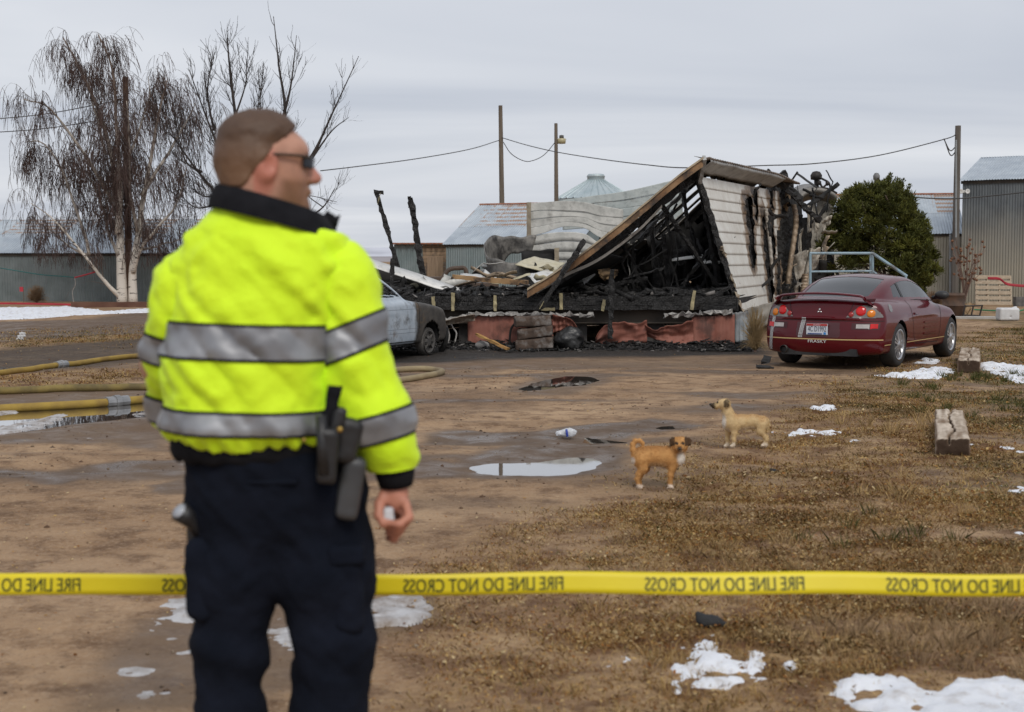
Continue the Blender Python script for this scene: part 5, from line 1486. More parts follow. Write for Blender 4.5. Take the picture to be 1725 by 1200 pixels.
solo('frame_post', 'short tan post at the end of the burnt window frame', 'post', beam(P(938, 418, 28.1), P(938, 448, 28.1), .09, .05, .004, seg=4), mat('edge_post', (.36,.30,.21)))
solo('pale_sheet', 'crumpled white sheet beside the rusty fascia end', 'metal sheet', quad_sheet([(884,464),(922,454),(936,462),(908,484)], 25.9, PALESHEET, 'x', 10, .06, .012, (.2, .7, .5, -.2)), PALESHEET)
solo('pale_sheet', 'pale bent sheet hanging under the fallen roof', 'metal sheet', quad_sheet([(980,470),(1000,455),(1002,462),(984,482)], 25.6, PALESHEET, 'x', 11, .06, .012, (0, .4, .3, 0)), PALESHEET)
solo('lumber', 'scorched tan plank lying flat across the rubble', 'lumber', beam(P(766, 466, 25.6), P(830, 473, 25.2), .16, .07, .006, seg=10), BURNTBOARD)
solo('lumber', 'scorched orange plank ending at the rusty fascia', 'lumber', beam(P(829, 472, 25.2), P(888, 477, 25.0), .16, .09, .006, seg=10), BURNTBOARD)
up_ = spline([P(x, y, 25.4) for x, y in [(614,434),(650,446),(700,461),(745,477),(780,489)]], 30)
lo_ = spline([P(x, y, 25.1) for x, y in [(614,447),(650,459),(700,475),(735,487),(768,493)]], 30)
bk_ = spline([P(x, y, 26.4) for x, y in [(606,505),(650,504),(690,502),(725,500),(760,496)]], 30)
T = Thing('fallen_panel', 'long white metal panel fallen across the rubble beside the gutted car', 'metal panel', P(690, 500, 25.5))
V_, F_ = gridmesh(np.stack((up_, up_*.5 + lo_*.5 + np.array((0,-.03,.0)), lo_), 1)); T.add('white_face', solid(V_, F_, .02), PALESHEET)
V_, F_ = gridmesh(np.stack((lo_ + np.array((0,.03,0)), lo_*.6 + bk_*.4, bk_), 1)); T.add('shaded_underside', solid(V_, F_, .01), metal_soot('panel_shade_grey', (.20,.195,.18), (.30,.29,.26), (.06,.055,.05), .45, .65))  # lower fold of the white panel; its shade is put into the grey
# charred uprights still standing
for a, b, Y, wd, lab in (((634,322),(670,452),26.3,.11,'tall leaning charred post with a pale scrap at its tip'), ((692,334),(711,458),26.6,.12,'charred post standing beside the leaning one'), ((661,437),(659,503),25.0,.075,'thin charred upright in front of the fallen white panel')):
    pa, pb = P(*a, Y), P(*b, Y); pb2 = pb + (pb-pa)/np.linalg.norm(pb-pa)*max(0, (pb[2]-FZ))
    o = solo('charred_post', lab, 'post', beam(pb2, pa, wd, wd*.75, .012, seed=int(Y*10), taper=.72), CHARM, base=pb2)
    if a[0] == 634:
        h = link('cross_stub', mesh_data('cross_stub', beam(P(630, 323, Y)-pb2, P(646, 324, Y)-pb2, .05, .06, .01)[0], beam(P(630, 323, Y), P(646, 324, Y), .05, .06, .01)[1]), CHARM, o)
        sv = beam(P(641, 325, Y-.08)-pb2, P(636, 345, Y-.08)-pb2, .05, .012, .004, seg=4); link('hanging_scrap', mesh_data('hanging_scrap', *sv), STRAP, o)
    if a[0] == 692:
        sv = beam(P(690, 331, Y)-pb2, P(690, 350, Y)-pb2, .05, .06, .012, seg=5); link('split_top', mesh_data('split_top', *sv), CHARM, o)
# ---- rubble on the deck and on the ground before it
def rubble(n, fpos, smin_, smax_, seed, flat=.35, el=.5):
    g = np.random.default_rng(seed); Vs, Fs, n0 = [], [], 0
    for i in range(n):
        c = fpos(g); L = g.uniform(smin_, smax_); a = g.uniform(0, 6.283); e = g.normal(0, el*.4)
        d = np.array((math.cos(a)*math.cos(e), math.sin(a)*math.cos(e), math.sin(e)))
        V, F = beam(c - d*L/2, c + d*L/2, L*g.uniform(.06, .34), L*g.uniform(.04, .14), L*.022, seg=2, seed=seed*1000+i, roll=g.uniform(0, 3))
        Vs.append(V); Fs.append(np.array([f for f in F])); n0 += 0
    return join_np(list(zip(Vs, Fs)))
def on_deck(g):
    x = g.uniform(XL+.1, XR-.2); t = g.uniform(-.02, 1)**1.6*4.5 if False else abs(g.normal(0, 1.5)); t = min(t, 6)
    h = (.07 + .05*math.sin(x*2.1) + .06*math.sin(x*5.3+1))*g.uniform(0, 1.3)*(1 if t > .15 else .35)
    return hp(x, t + .02, FZ + max(0, h))
H.add('deck_rubble', rubble(1500, on_deck, .06, .42, 3), CHARM, kind='stuff')
H.add('pale_rubble', rubble(160, on_deck, .05, .25, 4), mat('ash_grey_bits', (.24,.225,.21), (.10,.09,.085), 6, .9), kind='stuff')
def at_foot(g):
    x = g.uniform(-3.2, 4.0); y = FY - .12 - abs(g.normal(0, .30)); return np.array((x, y, .01 + .17*g.uniform(0, 1)**2*max(0, 1-(FY-y)/.7)))
V1, F1 = rubble(2400, at_foot, .03, .20, 7)
solo('charred_debris', 'black charred debris strewn along the foot of the house', 'debris', (V1, F1), CHARM, base=np.array((0, FY-.5, 0)), kind='stuff')
V1, F1 = rubble(700, at_foot, .02, .12, 8)
solo('ash_debris', 'pale ash and scrap bits along the foot of the house', 'debris', (V1, F1), mat('ash_grey_bits', (.3,.28,.26)), base=np.array((0, FY-.5, 0)), kind='stuff')
# burnt pile of three slabs, a scorched bag, loose laths
def slab(c, s, seed, rz=0.0, tilt=0.0):
    c = np.asarray(c); hs = np.asarray(s)/2
    def fn(p):
        q = p - c; k, z = math.cos(-rz), math.sin(-rz); q = np.c_[q[:,0]*k - q[:,1]*z, q[:,0]*z + q[:,1]*k, q[:,2] - tilt*q[:,0]]
        d = np.abs(q) - (hs - .03); return np.linalg.norm(np.maximum(d, 0), axis=1) + np.minimum(d.max(1), 0) - .03 + .022*fbm(p[:,0]*7, p[:,1]*7, p[:,2]*9, seed=seed, oct=3)
    return nets(fn, c-hs-.12, c+hs+.12, .022, 1)
BUND = mat('charred_brown_slab', (.045,.030,.022), (.10,.068,.05), 7, .9, c3=(.20,.18,.165), s3=5, bmp=.6, bscale=30)
for i, (px, py, wpx, lab) in enumerate(((901,579,62,'bottom'), (901,560,58,'middle'), (897,541,60,'top'))):
    c = P(px, py, FY-.48); s = (wpx/97.5, .42, .185)
    solo('charred_slab', lab + ' slab of the charred brown stack by the red skirting', 'slab', slab(c, s, 30+i, rz=.06*(i-1), tilt=(.08, .14, .04)[i]), BUND, smooth=True, group='stack of charred slabs')
def blob(c, r, seed, amp=.05, h=.02, sc_=6):
    c = np.asarray(c, float); r = np.asarray(r, float)
    fn = lambda p: ell(p, c, r) + amp*fbm(p[:,0]*sc_, p[:,1]*sc_, p[:,2]*sc_, seed=seed, oct=4)
    return nets(fn, c - r*1.3 - amp, c + r*1.3 + amp, h, 1)
solo('burnt_bag', 'black burnt bag slumped beside the charred slab stack', 'bag', blob(P(960, 570, FY-.45), (.26,.20,.20), 3, .07), mat('melted_black_plastic', (.014,.014,.015), (.05,.05,.05), 6, .4, bmp=.4), smooth=True)
solo('rock', 'round grey stone among the ash at the skirting', 'rock', blob(P(812, 582, FY-.45), (.12,.1,.08), 6, .03), mat('stone_grey', (.22,.21,.2), (.32,.31,.3), 8, .9), smooth=True)
solo('lumber', 'yellow scorched stick leaning in front of the red skirting', 'lumber', beam(P(803, 563, FY-.5), P(856, 588, FY-.9), .07, .035, .006, seg=8), mat('fresh_scorched_wood', (.46,.27,.09), (.34,.18,.06), 6, .8))
for k, pts in enumerate([[(746,530),(752,548),(757,566),(754,580)], [(757,540),(763,552),(769,562),(766,578)]]):
    solo('cable', ('straight' if k == 0 else 'kinked') + ' pale cable dangling under the scorched beam', 'cable', tube(spline([P(x, y, FY-.2) for x, y in pts], 16), .014, 6), mat('pale_cable', (.5,.48,.45), (.3,.28,.26), 9, .6))
solo('burnt_pipe', 'black hose bent over beside the charred slabs', 'pipe', tube(spline([P(x, y, FY-.35) for x, y in [(872,541),(862,552),(859,566),(858,586)]], 16), .022, 6), SOOT)

# ================================================================== CARS
def car_sdf(C):
    def fn(p):
        x, y, z = p[:,0], np.abs(p[:,1]), p[:,2]
        hw = C['hw']*smooth_pts(z, C['side']) + C.get('bul', .018)*(np.exp(-((x-C['xr'])/.42)**2) + np.exp(-((x-C['xf'])/.42)**2))*np.exp(-((z-.62)/.22)**2)
        yr = y/C['hw']
        d = y - hw
        d = smax(d, z - (smooth_pts(x, C['deck']) - C['crown']*yr**2), .07)
        d = smax(d, C['zb'] + .03*np.clip(yr, 0, 1)**4 - z, .05)
        d = smax(d, C['rp']*yr**3 + smooth_pts(z, C['rear']) - x, .07)
        d = smax(d, x - (C['L'] - C['fp']*yr**3 - smooth_pts(z, C['front'])), .09)
        gw = smooth_pts(x, C['gw']) - C['tumble']*(z - .9)
        g = y - gw
        g = smax(g, z - (smooth_pts(x, C['roof']) - C['rcrown']*(y/.7)**2), .075)
        g = smax(g, .7 - z, .02)
        return smin(d, g, C.get('gk', .035))
    return fn
def cut_arches(V, F, fn, C, r):
    c = V[F].mean(1)
    k = np.ones(len(F), bool)
    for xw in (C['xr'], C['xf']):
        k &= ~((np.hypot(c[:,0]-xw, c[:,2]-C['zw']) < r) & (np.abs(c[:,1]) > .5))
    return k
def hit(fn, o, d, tmax=.9, n=0):
    """where a ray from outside enters the body; its far end lies inside"""
    o = np.asarray(o, float); a = np.zeros(len(o)); b = np.full(len(o), .9)
    ok = fn(o + d*.9) < 0
    for _ in range(13):
        m_ = (a+b)/2; s = fn(o + d*m_[:,None]) < 0; b = np.where(s, m_, b); a = np.where(s, a, m_)
    return np.where(ok, (a+b)/2, np.nan)
def patch(fn, mask, u0, u1, v0, v1, step, axis, off, side=1, dome=None):
    """a skin patch on the car: axis 'x' looks at the tail from behind (u=y,v=z), 'y' looks at a flank (u=x,v=z)"""
    us = np.arange(u0, u1 + step/2, step); vs = np.arange(v0, v1 + step/2, step)
    U, W_ = np.meshgrid(us, vs, indexing='ij'); n = U.size
    if axis == 'x': o = np.c_[np.full(n, -.6), U.ravel(), W_.ravel()]; d = np.array((1., 0, 0))
    else: o = np.c_[U.ravel(), np.full(n, 1.4*side), W_.ravel()]; d = np.array((0, -1.*side, 0))
    t = hit(fn, o, d, 1.5, 75); ok = ~np.isnan(t)
    lift = off if dome is None else off + dome(U.ravel(), W_.ravel())
    Pt = o + d*(np.nan_to_num(t) - lift)[:,None]
    Uc, Wc = (U[:-1,:-1] + U[1:,1:])/2, (W_[:-1,:-1] + W_[1:,1:])/2
    ok = ok.reshape(U.shape); keep = mask(Uc, Wc) & ok[:-1,:-1] & ok[1:,1:] & ok[1:,:-1] & ok[:-1,1:]
    V, F = gridmesh(Pt.reshape(*U.shape, 3), keep)
    if not len(F): return None
    if (axis == 'x') or side > 0: F = F[:, ::-1]
    return compact(V, F)
def inpoly(poly):
    q = np.asarray(poly, float)
    return lambda U, W_: sdist(q, U, W_) < 0
def circ(a, b, r): return lambda U, W_: np.hypot(U-a, W_-b) < r
def wheel_parts(r, wd, rim_r, spokes, kind):
    """axis along y, outer face at +y"""
    tp = [(rim_r-.012, -wd/2+.01), (rim_r+.012, -wd/2), (r-.035, -wd/2-.004), (r-.010, -wd/2+.018), (r, -wd/2+.045), (r, wd/2-.045), (r-.010, wd/2-.018), (r-.035, wd/2+.004), (rim_r+.012, wd/2), (rim_r-.012, wd/2-.01)]
    sw = lambda VF: (np.asarray(VF[0])[:, [0, 2, 1]]*np.array((1, 1, 1)), np.asarray(VF[1])[:, ::-1])
    tyre = sw(lathe(tp, 40))
    rim = sw(lathe([(rim_r-.012, -wd/2+.01), (rim_r-.03, -wd/2+.04), (rim_r-.05, 0), (rim_r-.03, wd/2-.03), (rim_r-.010, wd/2-.004), (rim_r+.004, wd/2+.002), (rim_r-.022, wd/2-.004), (rim_r-.03, wd/2-.02)], 40))
    disc = sw(lathe([(rim_r-.045, .0), (.16, .012), (.05, .03), (.004, .03)], 32))
    sp_ = []
    y = wd/2 - .022
    if kind == 'alloy':
        for k in range(spokes):
            a = 2*math.pi*k/spokes
            for s in (-1, 1):
                e = a + s*.14; i0 = np.array((math.cos(a + s*.30)*.045, y, math.sin(a + s*.30)*.045)); o0 = np.array((math.cos(e)*(rim_r-.02), y-.006, math.sin(e)*(rim_r-.02)))
                sp_.append(beam(i0, o0, .030, .026, taper=.85))
        hub = sw(lathe([(.062, y-.03), (.062, y+.012), (.045, y+.020), (.003, y+.022)], 20))
    else:
        for k in range(8):
            a = 2*math.pi*k/8; c_ = np.array((math.cos(a), 0, math.sin(a)))
            sp_.append(beam(c_*.06 + np.array((0, y-.02, 0)), c_*(rim_r-.03) + np.array((0, y-.03, 0)), .075, .012))
        hub = sw(lathe([(.085, y-.03), (.08, y+.005), (.05, y+.012), (.003, y+.012)], 20))
    return tyre, rim, disc, sp_, hub
def rot_z(V, a):
    c, s = math.cos(a), math.sin(a); V = np.asarray(V, float); return np.c_[V[:,0]*c - V[:,1]*s, V[:,0]*s + V[:,1]*c, V[:,2]]

# ------------------------------------------------------------------ maroon coupe
E = dict(hw=.875, L=4.45, zb=.19, xr=.93, xf=3.49, zw=.315, crown=.075, rp=.24, fp=.62, tumble=.52, rcrown=.085,
    side=[(.1,.93),(.2,.95),(.35,.985),(.55,1.0),(.68,.995),(.80,.965),(.92,.90),(1.1,.78)],
    deck=[(-.2,.90),(.0,.935),(.12,.965),(.35,.985),(.7,.99),(1.4,.965),(2.2,.93),(2.9,.915),(3.3,.875),(3.8,.79),(4.2,.69),(4.6,.52)],
    rear=[(.1,.10),(.2,.05),(.3,.012),(.42,.0),(.5,.005),(.62,.03),(.70,.055),(.80,.075),(.92,.115),(1.1,.2)],
    front=[(.1,.12),(.2,.06),(.35,.0),(.5,.02),(.62,.10),(.75,.3),(.9,.6)],
    roof=[(.0,.70),(.36,.90),(.55,1.00),(.85,1.115),(1.2,1.228),(1.55,1.297),(1.9,1.318),(2.25,1.295),(2.6,1.20),(2.95,1.045),(3.25,.90),(3.6,.70)],
    gw=[(.2,.50),(.5,.60),(.9,.70),(1.4,.755),(2.0,.77),(2.6,.76),(3.0,.70),(3.4,.55)])
ef = car_sdf(E)
m_, t_, b_ = nodes_of('maroon_car_paint')
dst = noise(t_, 3.5, 5, .6)
c_ = mixc(t_, ramp(t_, dst, .35, .75), (.088,.0012,.0050), (.080,.004,.007))
b_.inputs['Metallic'].default_value = .0; b_.inputs['Specular IOR Level'].default_value = .12; b_.inputs['Coat Weight'].default_value = .6; b_.inputs['Coat Roughness'].default_value = .05
t_.links.new(c_, b_.inputs['Base Color']); b_.inputs['Roughness'].default_value = .35
PAINT = m_
m_, t_, b_ = nodes_of('tinted_car_glass')
b_.inputs['Base Color'].default_value = (.010,.011,.012,1); b_.inputs['Specular IOR Level'].default_value = .8
t_.links.new(ramp(t_, noise(t_, 4, 5, .6), .3, .8, (.05,.05,.05), (.22,.22,.22)), b_.inputs['Roughness'])
GLASS = m_
RUBBER = mat('tyre_rubber', (.018,.018,.018), (.035,.032,.03), 12, .75)
BLACKP = mat('black_plastic', (.015,.015,.016), (.03,.03,.03), 8, .5)
ALLOY = mat('silver_alloy', (.55,.55,.56), (.42,.42,.43), 5, .3, .8)
CA = R(90 - 33)
rw = G(1503, 618)                       # contact of the right rear wheel
loc = np.array((0., 0, 0))
off_ = rot_z([(E['xr'], -.77, 0)], CA)[0]
CAR = Thing('sports_car', 'maroon two-door sports coupe parked beside the burned house', 'car', (rw[0]-off_[0], rw[1]-off_[1], 0), CA)
V, F = nets(ef, (-.05, -.95, .12), (4.52, .95, 1.38), .018, 2)
nv = vnormals(V, F)
fc = V[F].mean(1); fnm = nv[F].mean(1); ax, ay, az = fc[:,0], np.abs(fc[:,1]), fc[:,2]
keep = cut_arches(V, F, ef, E, .352)
roofz = smooth_pts(ax, E['roof'])
side_win = (np.abs(fnm[:,1]) > .45) & (az > .985 - .02*(ax-1.2)) & (az < roofz - .075 - .03) & (ax > 1.16) & (ax < 2.98) & (az < 1.245) & (az > .95) & (ay > .4)
side_win &= (az - .95) < (ax - 1.13)*1.6
rear_win = (fnm[:,2] > .2) & (ax > .52) & (ax < 1.40) & (ay < smooth_pts(ax, E['gw']) - .52*(az-.9) - .105) & (az > .995) & (np.abs(fnm[:,1]) < .6)
wind = (fnm[:,2] > .2) & (ax > 2.28) & (ax < 3.12) & (ay < smooth_pts(ax, E['gw']) - .52*(az-.9) - .085) & (az > .95)
glass = side_win | rear_win | wind
body = CAR.add('body', compact(V, F[keep & ~glass]), PAINT, smooth=True, world=False)
Vi = V - nv*.004
CAR.add('rear_window', compact(Vi, F[rear_win]), GLASS, smooth=True, world=False)
CAR.add('windshield', compact(Vi, F[wind]), GLASS, smooth=True, world=False)
for s in (-1, 1):
    sw = side_win & (np.sign(fc[:,1]) == s)
    q = sw & (ax < 1.48); d_ = sw & (ax >= 1.50)
    if q.any(): CAR.add('quarter_window', compact(Vi, F[q]), GLASS, smooth=True, world=False)
    if d_.any(): CAR.add('door_window', compact(Vi, F[d_]), GLASS, smooth=True, world=False)
    bp = sw & (ax >= 1.46) & (ax < 1.52)
    if bp.any(): CAR.add('window_divider', compact(V, F[bp]), BLACKP, smooth=True, world=False)
CAR.add('floor_pan', box((2.2, 0, .24), (3.9, 1.35, .06)), BLACKP, world=False)
CAR.add('cabin_lining', box((1.75, 0, .62), (2.0, 1.15, .55)), BLACKP, world=False)
for xw in (E['xr'], E['xf']):
    for s in (-1, 1):
        a = np.linspace(-.1, math.pi+.1, 22); pr = np.stack((xw + .353*np.cos(a), np.zeros(22), E['zw'] + .353*np.sin(a)), 1)
        g_ = np.stack((pr + np.array((0, s*.83, 0)), pr + np.array((0, s*.50, 0))), 1); V_, F_ = gridmesh(g_); CAR.add('wheel_well', (V_, F_), BLACKP, world=False)
        V_ = np.vstack((pr + np.array((0, s*.50, 0)), [[xw, s*.5, E['zw']]])); CAR.add('well_back', (V_, [(i, i+1, 22) for i in range(21)]), BLACKP, world=False)
tyre, rim, disc, spk, hub = wheel_parts(.315, .215, .222, 7, 'alloy')
for xw in (E['xr'], E['xf']):
    for s in (-1, 1):
        def W(VF): Q = np.asarray(VF[0])*np.array((1, s, 1)) + np.array((xw, s*.765, E['zw'])); return Q, (VF[1] if s > 0 else [tuple(f)[::-1] for f in VF[1]])
        w_ = CAR.add('wheel', W(tyre), RUBBER, smooth=True, world=False)
        CAR.add('rim', W(rim), ALLOY, parent=w_, smooth=True, world=False); CAR.add('brake_disc', W(disc), mat('brake_steel', (.10,.095,.09), (.18,.16,.15), 9, .5, .6), parent=w_, smooth=True, world=False)
        for q in spk: CAR.add('spoke', W(q), ALLOY, parent=w_, world=False)
        CAR.add('hub_cap', W(hub), ALLOY, parent=w_, smooth=True, world=False)
# spoiler hoop
yy = np.linspace(-.72, .72, 41); k_ = np.clip(np.abs(yy)/.72, 0, 1)
zc_ = 1.055 - .055*k_**2 - .10*sstep(.80, 1.0, k_); xc_ = .07 + .10*k_**2 + .06*sstep(.8, 1, k_)
ring = [(-.075,-.004),(-.06,.012),(0,.018),(.07,.006),(.085,-.004),(.06,-.016),(0,-.020),(-.05,-.016)]
g_ = np.stack([np.c_[xc_ + a, yy, zc_ + b + (.03*sstep(.75, 1, k_) if b < 0 else 0)*0] for a, b in ring + ring[:1]], 1)
V_, F_ = gridmesh(g_); CAR.add('spoiler', (V_, F_), PAINT, smooth=True, world=False)
for s in (-1, 1):
    CAR.add('spoiler_foot', beam((.20, s*.66, .955), (.185, s*.685, 1.0), .17, .06), PAINT, world=False)
CAR.add('third_brake_light', patch(ef, inpoly([(-.10,.935),(.10,.935),(.10,.952),(-.10,.952)]), -.11, .11, .93, .96, .006, 'x', .004), mat('dark_red_lens', (.05,.003,.003), rough=.15), world=False)
# tail lamps
LENSG = mat('smoked_grey_lens', (.17,.16,.15), (.22,.2,.19), 9, .2, .3); RED = mat('red_lens', (.62,.012,.012), (.50,.01,.01), 12, .12); AMB = mat('amber_lens', (.75,.22,.012), (.62,.18,.01), 12, .12); RED2 = mat('dull_red_lens', (.33,.03,.03), rough=.2)
WHL = mat('clear_reverse_lens', (.48,.45,.43), (.38,.35,.34), 12, .15)
for s in (-1, 1):
    mir = lambda f: (lambda U, W_: f(U*s*-1, W_))
    lo_u, hi_u = (-.875, -.36) if s < 0 else (.36, .875)
    hp_ = [(-.385,.725),(-.47,.80),(-.53,.862),(-.60,.893),(-.68,.885),(-.76,.835),(-.81,.79),(-.858,.725),(-.62,.712)]
    fl = (lambda poly: [(x*(-s), z) for x, z in poly])
    lamp = CAR.add('tail_lamp', patch(ef, inpoly(fl(hp_)), lo_u, hi_u, .70, .90, .008, 'x', .006), LENSG, smooth=True, world=False)
    for (cy_, cz_, r_, mm) in ((-.575,.812,.066,RED), (-.705,.778,.052,AMB), (-.452,.765,.036,RED2)):
        a_ = cy_*(-s)
        CAR.add('lamp_lens', patch(ef, circ(a_, cz_, r_), a_-r_-.01, a_+r_+.01, cz_-r_-.01, cz_+r_+.01, .006, 'x', .010, dome=lambda U, W_, a_=a_, cz_=cz_, r_=r_: .018*np.sqrt(np.clip(1-((U-a_)**2+(W_-cz_)**2)/r_**2, 0, 1))), mm, parent=lamp, smooth=True, world=False)
    rc_ = CAR.add('reflector_recess_shade', patch(ef, inpoly(fl([(-.47,.555),(-.80,.555),(-.82,.585),(-.82,.645),(-.47,.65)])), *((-.83,-.46) if s < 0 else (.46,.83)), .55, .655, .008, 'x', .003), mat('recess_shade_maroon', (.045,.004,.006), rough=.5), world=False)  # flat patch on the skin; recess shade painted as darker maroon
    CAR.add('reverse_lamp', patch(ef, inpoly(fl([(-.53,.575),(-.70,.570),(-.70,.632),(-.53,.632)])), *((-.72,-.52) if s < 0 else (.52,.72)), .56, .64, .007, 'x', .008), WHL, parent=rc_, world=False)
    CAR.add('red_reflector', patch(ef, inpoly(fl([(-.705,.570),(-.80,.572),(-.80,.634),(-.705,.634)])), *((-.82,-.70) if s < 0 else (.70,.82)), .56, .64, .007, 'x', .008), RED, parent=rc_, world=False)
# plate recess shade, plate and its lettering
CAR.add('plate_recess_shade', patch(ef, inpoly([(-.30,.44),(.30,.44),(.32,.47),(.31,.655),(-.31,.655),(-.32,.47)]), -.33, .33, .43, .67, .01, 'x', .002), mat('plate_shade_maroon', (.055,.004,.007), (.07,.008,.01), 4, .45, coat=.4), world=False)  # no hollow is cut; its shade is painted as a darker maroon
pxx = -.012
PLATE = CAR.add('licence_plate', box((pxx, .0, .555), (.012, .31, .155)), mat('plate_white', (.62,.65,.70), (.55,.58,.63), 6, .4), world=False)
def rear_text(s, size, yc, zc_, x, m_, name, parent, wid=None):
    V_, F_ = text_mesh(s, size); wd = V_[:,0].max() - V_[:,0].min(); k = (wid/wd) if wid else 1.0
    V3 = np.c_[np.full(len(V_), x), -( (V_[:,0]-V_[:,0].min())*k - wd*k/2) + yc, V_[:,1] + zc_]
    return CAR.add(name, (V3, F_), m_, parent=parent, world=False)
INK = mat('plate_ink', (.02,.025,.05), rough=.5)
CAR.add('plate_band', box((pxx-.008, 0, .615), (.004, .30, .030)), mat('plate_red', (.42,.04,.035), rough=.5), parent=PLATE, world=False)
CAR.add('plate_band', box((pxx-.008, .03, .490), (.004, .21, .016)), mat('plate_blue', (.05,.08,.22), rough=.5), parent=PLATE, world=False)
CAR.add('plate_sticker', box((pxx-.008, -.115, .497), (.004, .035, .03)), mat('sticker_blue', (.03,.22,.55), rough=.5), parent=PLATE, world=False)
rear_text('4C D1992', .105, 0, .522, pxx-.0085, INK, 'lettering', PLATE, .265)
rear_text('IDAHO', .030, 0, .604, pxx-.0115, mat('plate_white', (1,1,1)), 'lettering', PLATE, .10)
CHROME = mat('emblem_chrome', (.75,.75,.76), rough=.2, metal=.7)
ez_, ex_ = .812, float(hit(ef, np.array([(-.6, 0, .812)]), np.array((1., 0, 0)), 1.2, 60)[0]) - .6 - .008
em = []
for a in (90, 210, 330):
    r_ = .042; c0 = np.array((math.cos(R(a)), math.sin(R(a)))); pp = np.array((-c0[1], c0[0]))
    q4 = [c0*.003, c0*r_*.5 + pp*r_*.29, c0*r_, c0*r_*.5 - pp*r_*.29]
    CAR.add('emblem_diamond', solid(np.array([(ex_, -q[0], ez_ + q[1] - .006) for q in q4]), np.array([(0,3,2,1)]), .006), CHROME, world=False)
fx_ = float(hit(ef, np.array([(-.6, 0, .385)]), np.array((1., 0, 0)), 1.2, 60)[0]) - .6 - .006
rear_text('FRASKY', .058, 0.0, .365, fx_, mat('decal_white', (.7,.7,.68), rough=.5), 'lettering', body, .27)
# gold pinstripe, silver racing stripes
GOLD = mat('gold_pinstripe', (.55,.40,.18), rough=.4)
CAR.add('pinstripe', patch(ef, lambda U, W_: np.abs(W_-.415) < .0075, -.86, .86, .40, .43, .0075, 'x', .003), GOLD, world=False)
for s in (-1, 1):
    CAR.add('pinstripe', patch(ef, lambda U, W_: (np.abs(W_-.335) < .006) & (np.hypot(U-E['xf'], W_-E['zw']) > .36) & (np.hypot(U-E['xr'], W_-E['zw']) > .36), .3, 4.0, .325, .345, .006, 'y', .003, s), GOLD, world=False)
    # door outline and sill crease as thin dark seams
    SEAM = mat('panel_seam', (.012,.004,.004), rough=.8)
    dl = np.array([(1.52,.95),(1.50,.70),(1.58,.42),(1.72,.30),(2.80,.28),(2.86,.45),(2.92,.90)])
    CAR.add('door_seam', patch(ef, lambda U, W_: (np.abs(sdist(dl, U, W_)) < .006) & (W_ < .94), 1.45, 2.98, .26, .95, .006, 'y', .002, s), SEAM, world=False)
    CAR.add('door_handle', patch(ef, inpoly([(1.60,.735),(1.78,.735),(1.78,.765),(1.60,.765)]), 1.58, 1.80, .72, .78, .01, 'y', .018, s), PAINT, world=False, smooth=True)
    CAR.add('fuel_flap' if s < 0 else 'side_vent', patch(ef, lambda U, W_: (((U-.62)/.075)**2 + ((W_-.845 - .3*(U-.62))/.052)**2) < 1, .52, .72, .76, .93, .008, 'y', .004, s), mat('smoked_grey_lens', (.2,.2,.2)), world=False)
    for z_, x0, x1 in ((.60,2.05,2.75),(.515,2.05,2.75),(.43,2.05,2.72)):
        CAR.add('side_strake', patch(ef, inpoly([(x0,z_-.012),(x1,z_-.006),(x1,z_+.008),(x0,z_+.012)]), x0-.02, x1+.02, z_-.03, z_+.03, .008, 'y', .012, s), PAINT, world=False, smooth=True)
    # mirrors
    def mf(p, s=s): return smin(ell(p, (2.74, s*.93, .985), (.075,.11,.068)), cone(p, (2.80, s*.78, .945), (2.76, s*.90, .965), .03, .03), .03)
    V_, F_ = nets(mf, (2.6, s*.93-.22, .85), (2.9, s*.93+.22, 1.1), .014, 2); CAR.add('door_mirror', (V_, F_), BLACKP, smooth=True, world=False)
    CAR.add('head_lamp', patch(ef, inpoly([(3.86,.60),(4.15,.56),(4.12,.70),(3.88,.72)]), 3.8, 4.2, .5, .75, .012, 'y', .004, s), WHL, world=False)
SILV = mat('silver_stripe', (.45,.45,.45), (.34,.34,.34), 8, .45)
for (y0, sl_) in ((.235, .30),):
    for k, (a, b) in enumerate(((.715,.66),(.655,.47),(.462,.435))):
        for j in range(3):
            CAR.add('stripe_decal', patch(ef, lambda U, W_, j=j: np.abs(U - (y0 + sl_*(.58-W_)*-1*-.55) - .0 - (j-1)*.022) < .0085, .05, .45, b, a, .0055, 'x', .005), SILV, world=False)
for j in range(3):
    CAR.add('stripe_decal', patch(ef, lambda U, W_, j=j: np.abs(U - (.735 + .10*(.55-W_)) - (j-1)*.020) < .008, .6, .86, .24, .72, .0055, 'x', .004), SILV, world=False)
def exf(V): return V
V_, F_ = lathe([(.048,0),(.052,.0),(.052,.16),(.045,.16),(.045,.02)], 18); CAR.add('exhaust_tip', (np.c_[V_[:,2]-.005, V_[:,1]+.50, V_[:,0]+.265], F_), mat('sooty_exhaust', (.03,.03,.03), (.07,.065,.06), 9, .4, .6), smooth=True, world=False)
CAR.add('bumper_seam', patch(ef, lambda U, W_: np.abs(W_-.675) < .005, -.86, .86, .665, .685, .005, 'x', .002), SEAM, world=False)
CAR.add('trunk_seam', patch(ef, lambda U, W_: np.abs(np.abs(U) - (.40 + .30*(W_-.70))) < .005, -.6, .6, .70, .93, .005, 'x', .002), SEAM, world=False)
CAR.add('underside', box((.30, 0, .235), (.5, 1.1, .10)), BLACKP, world=False)

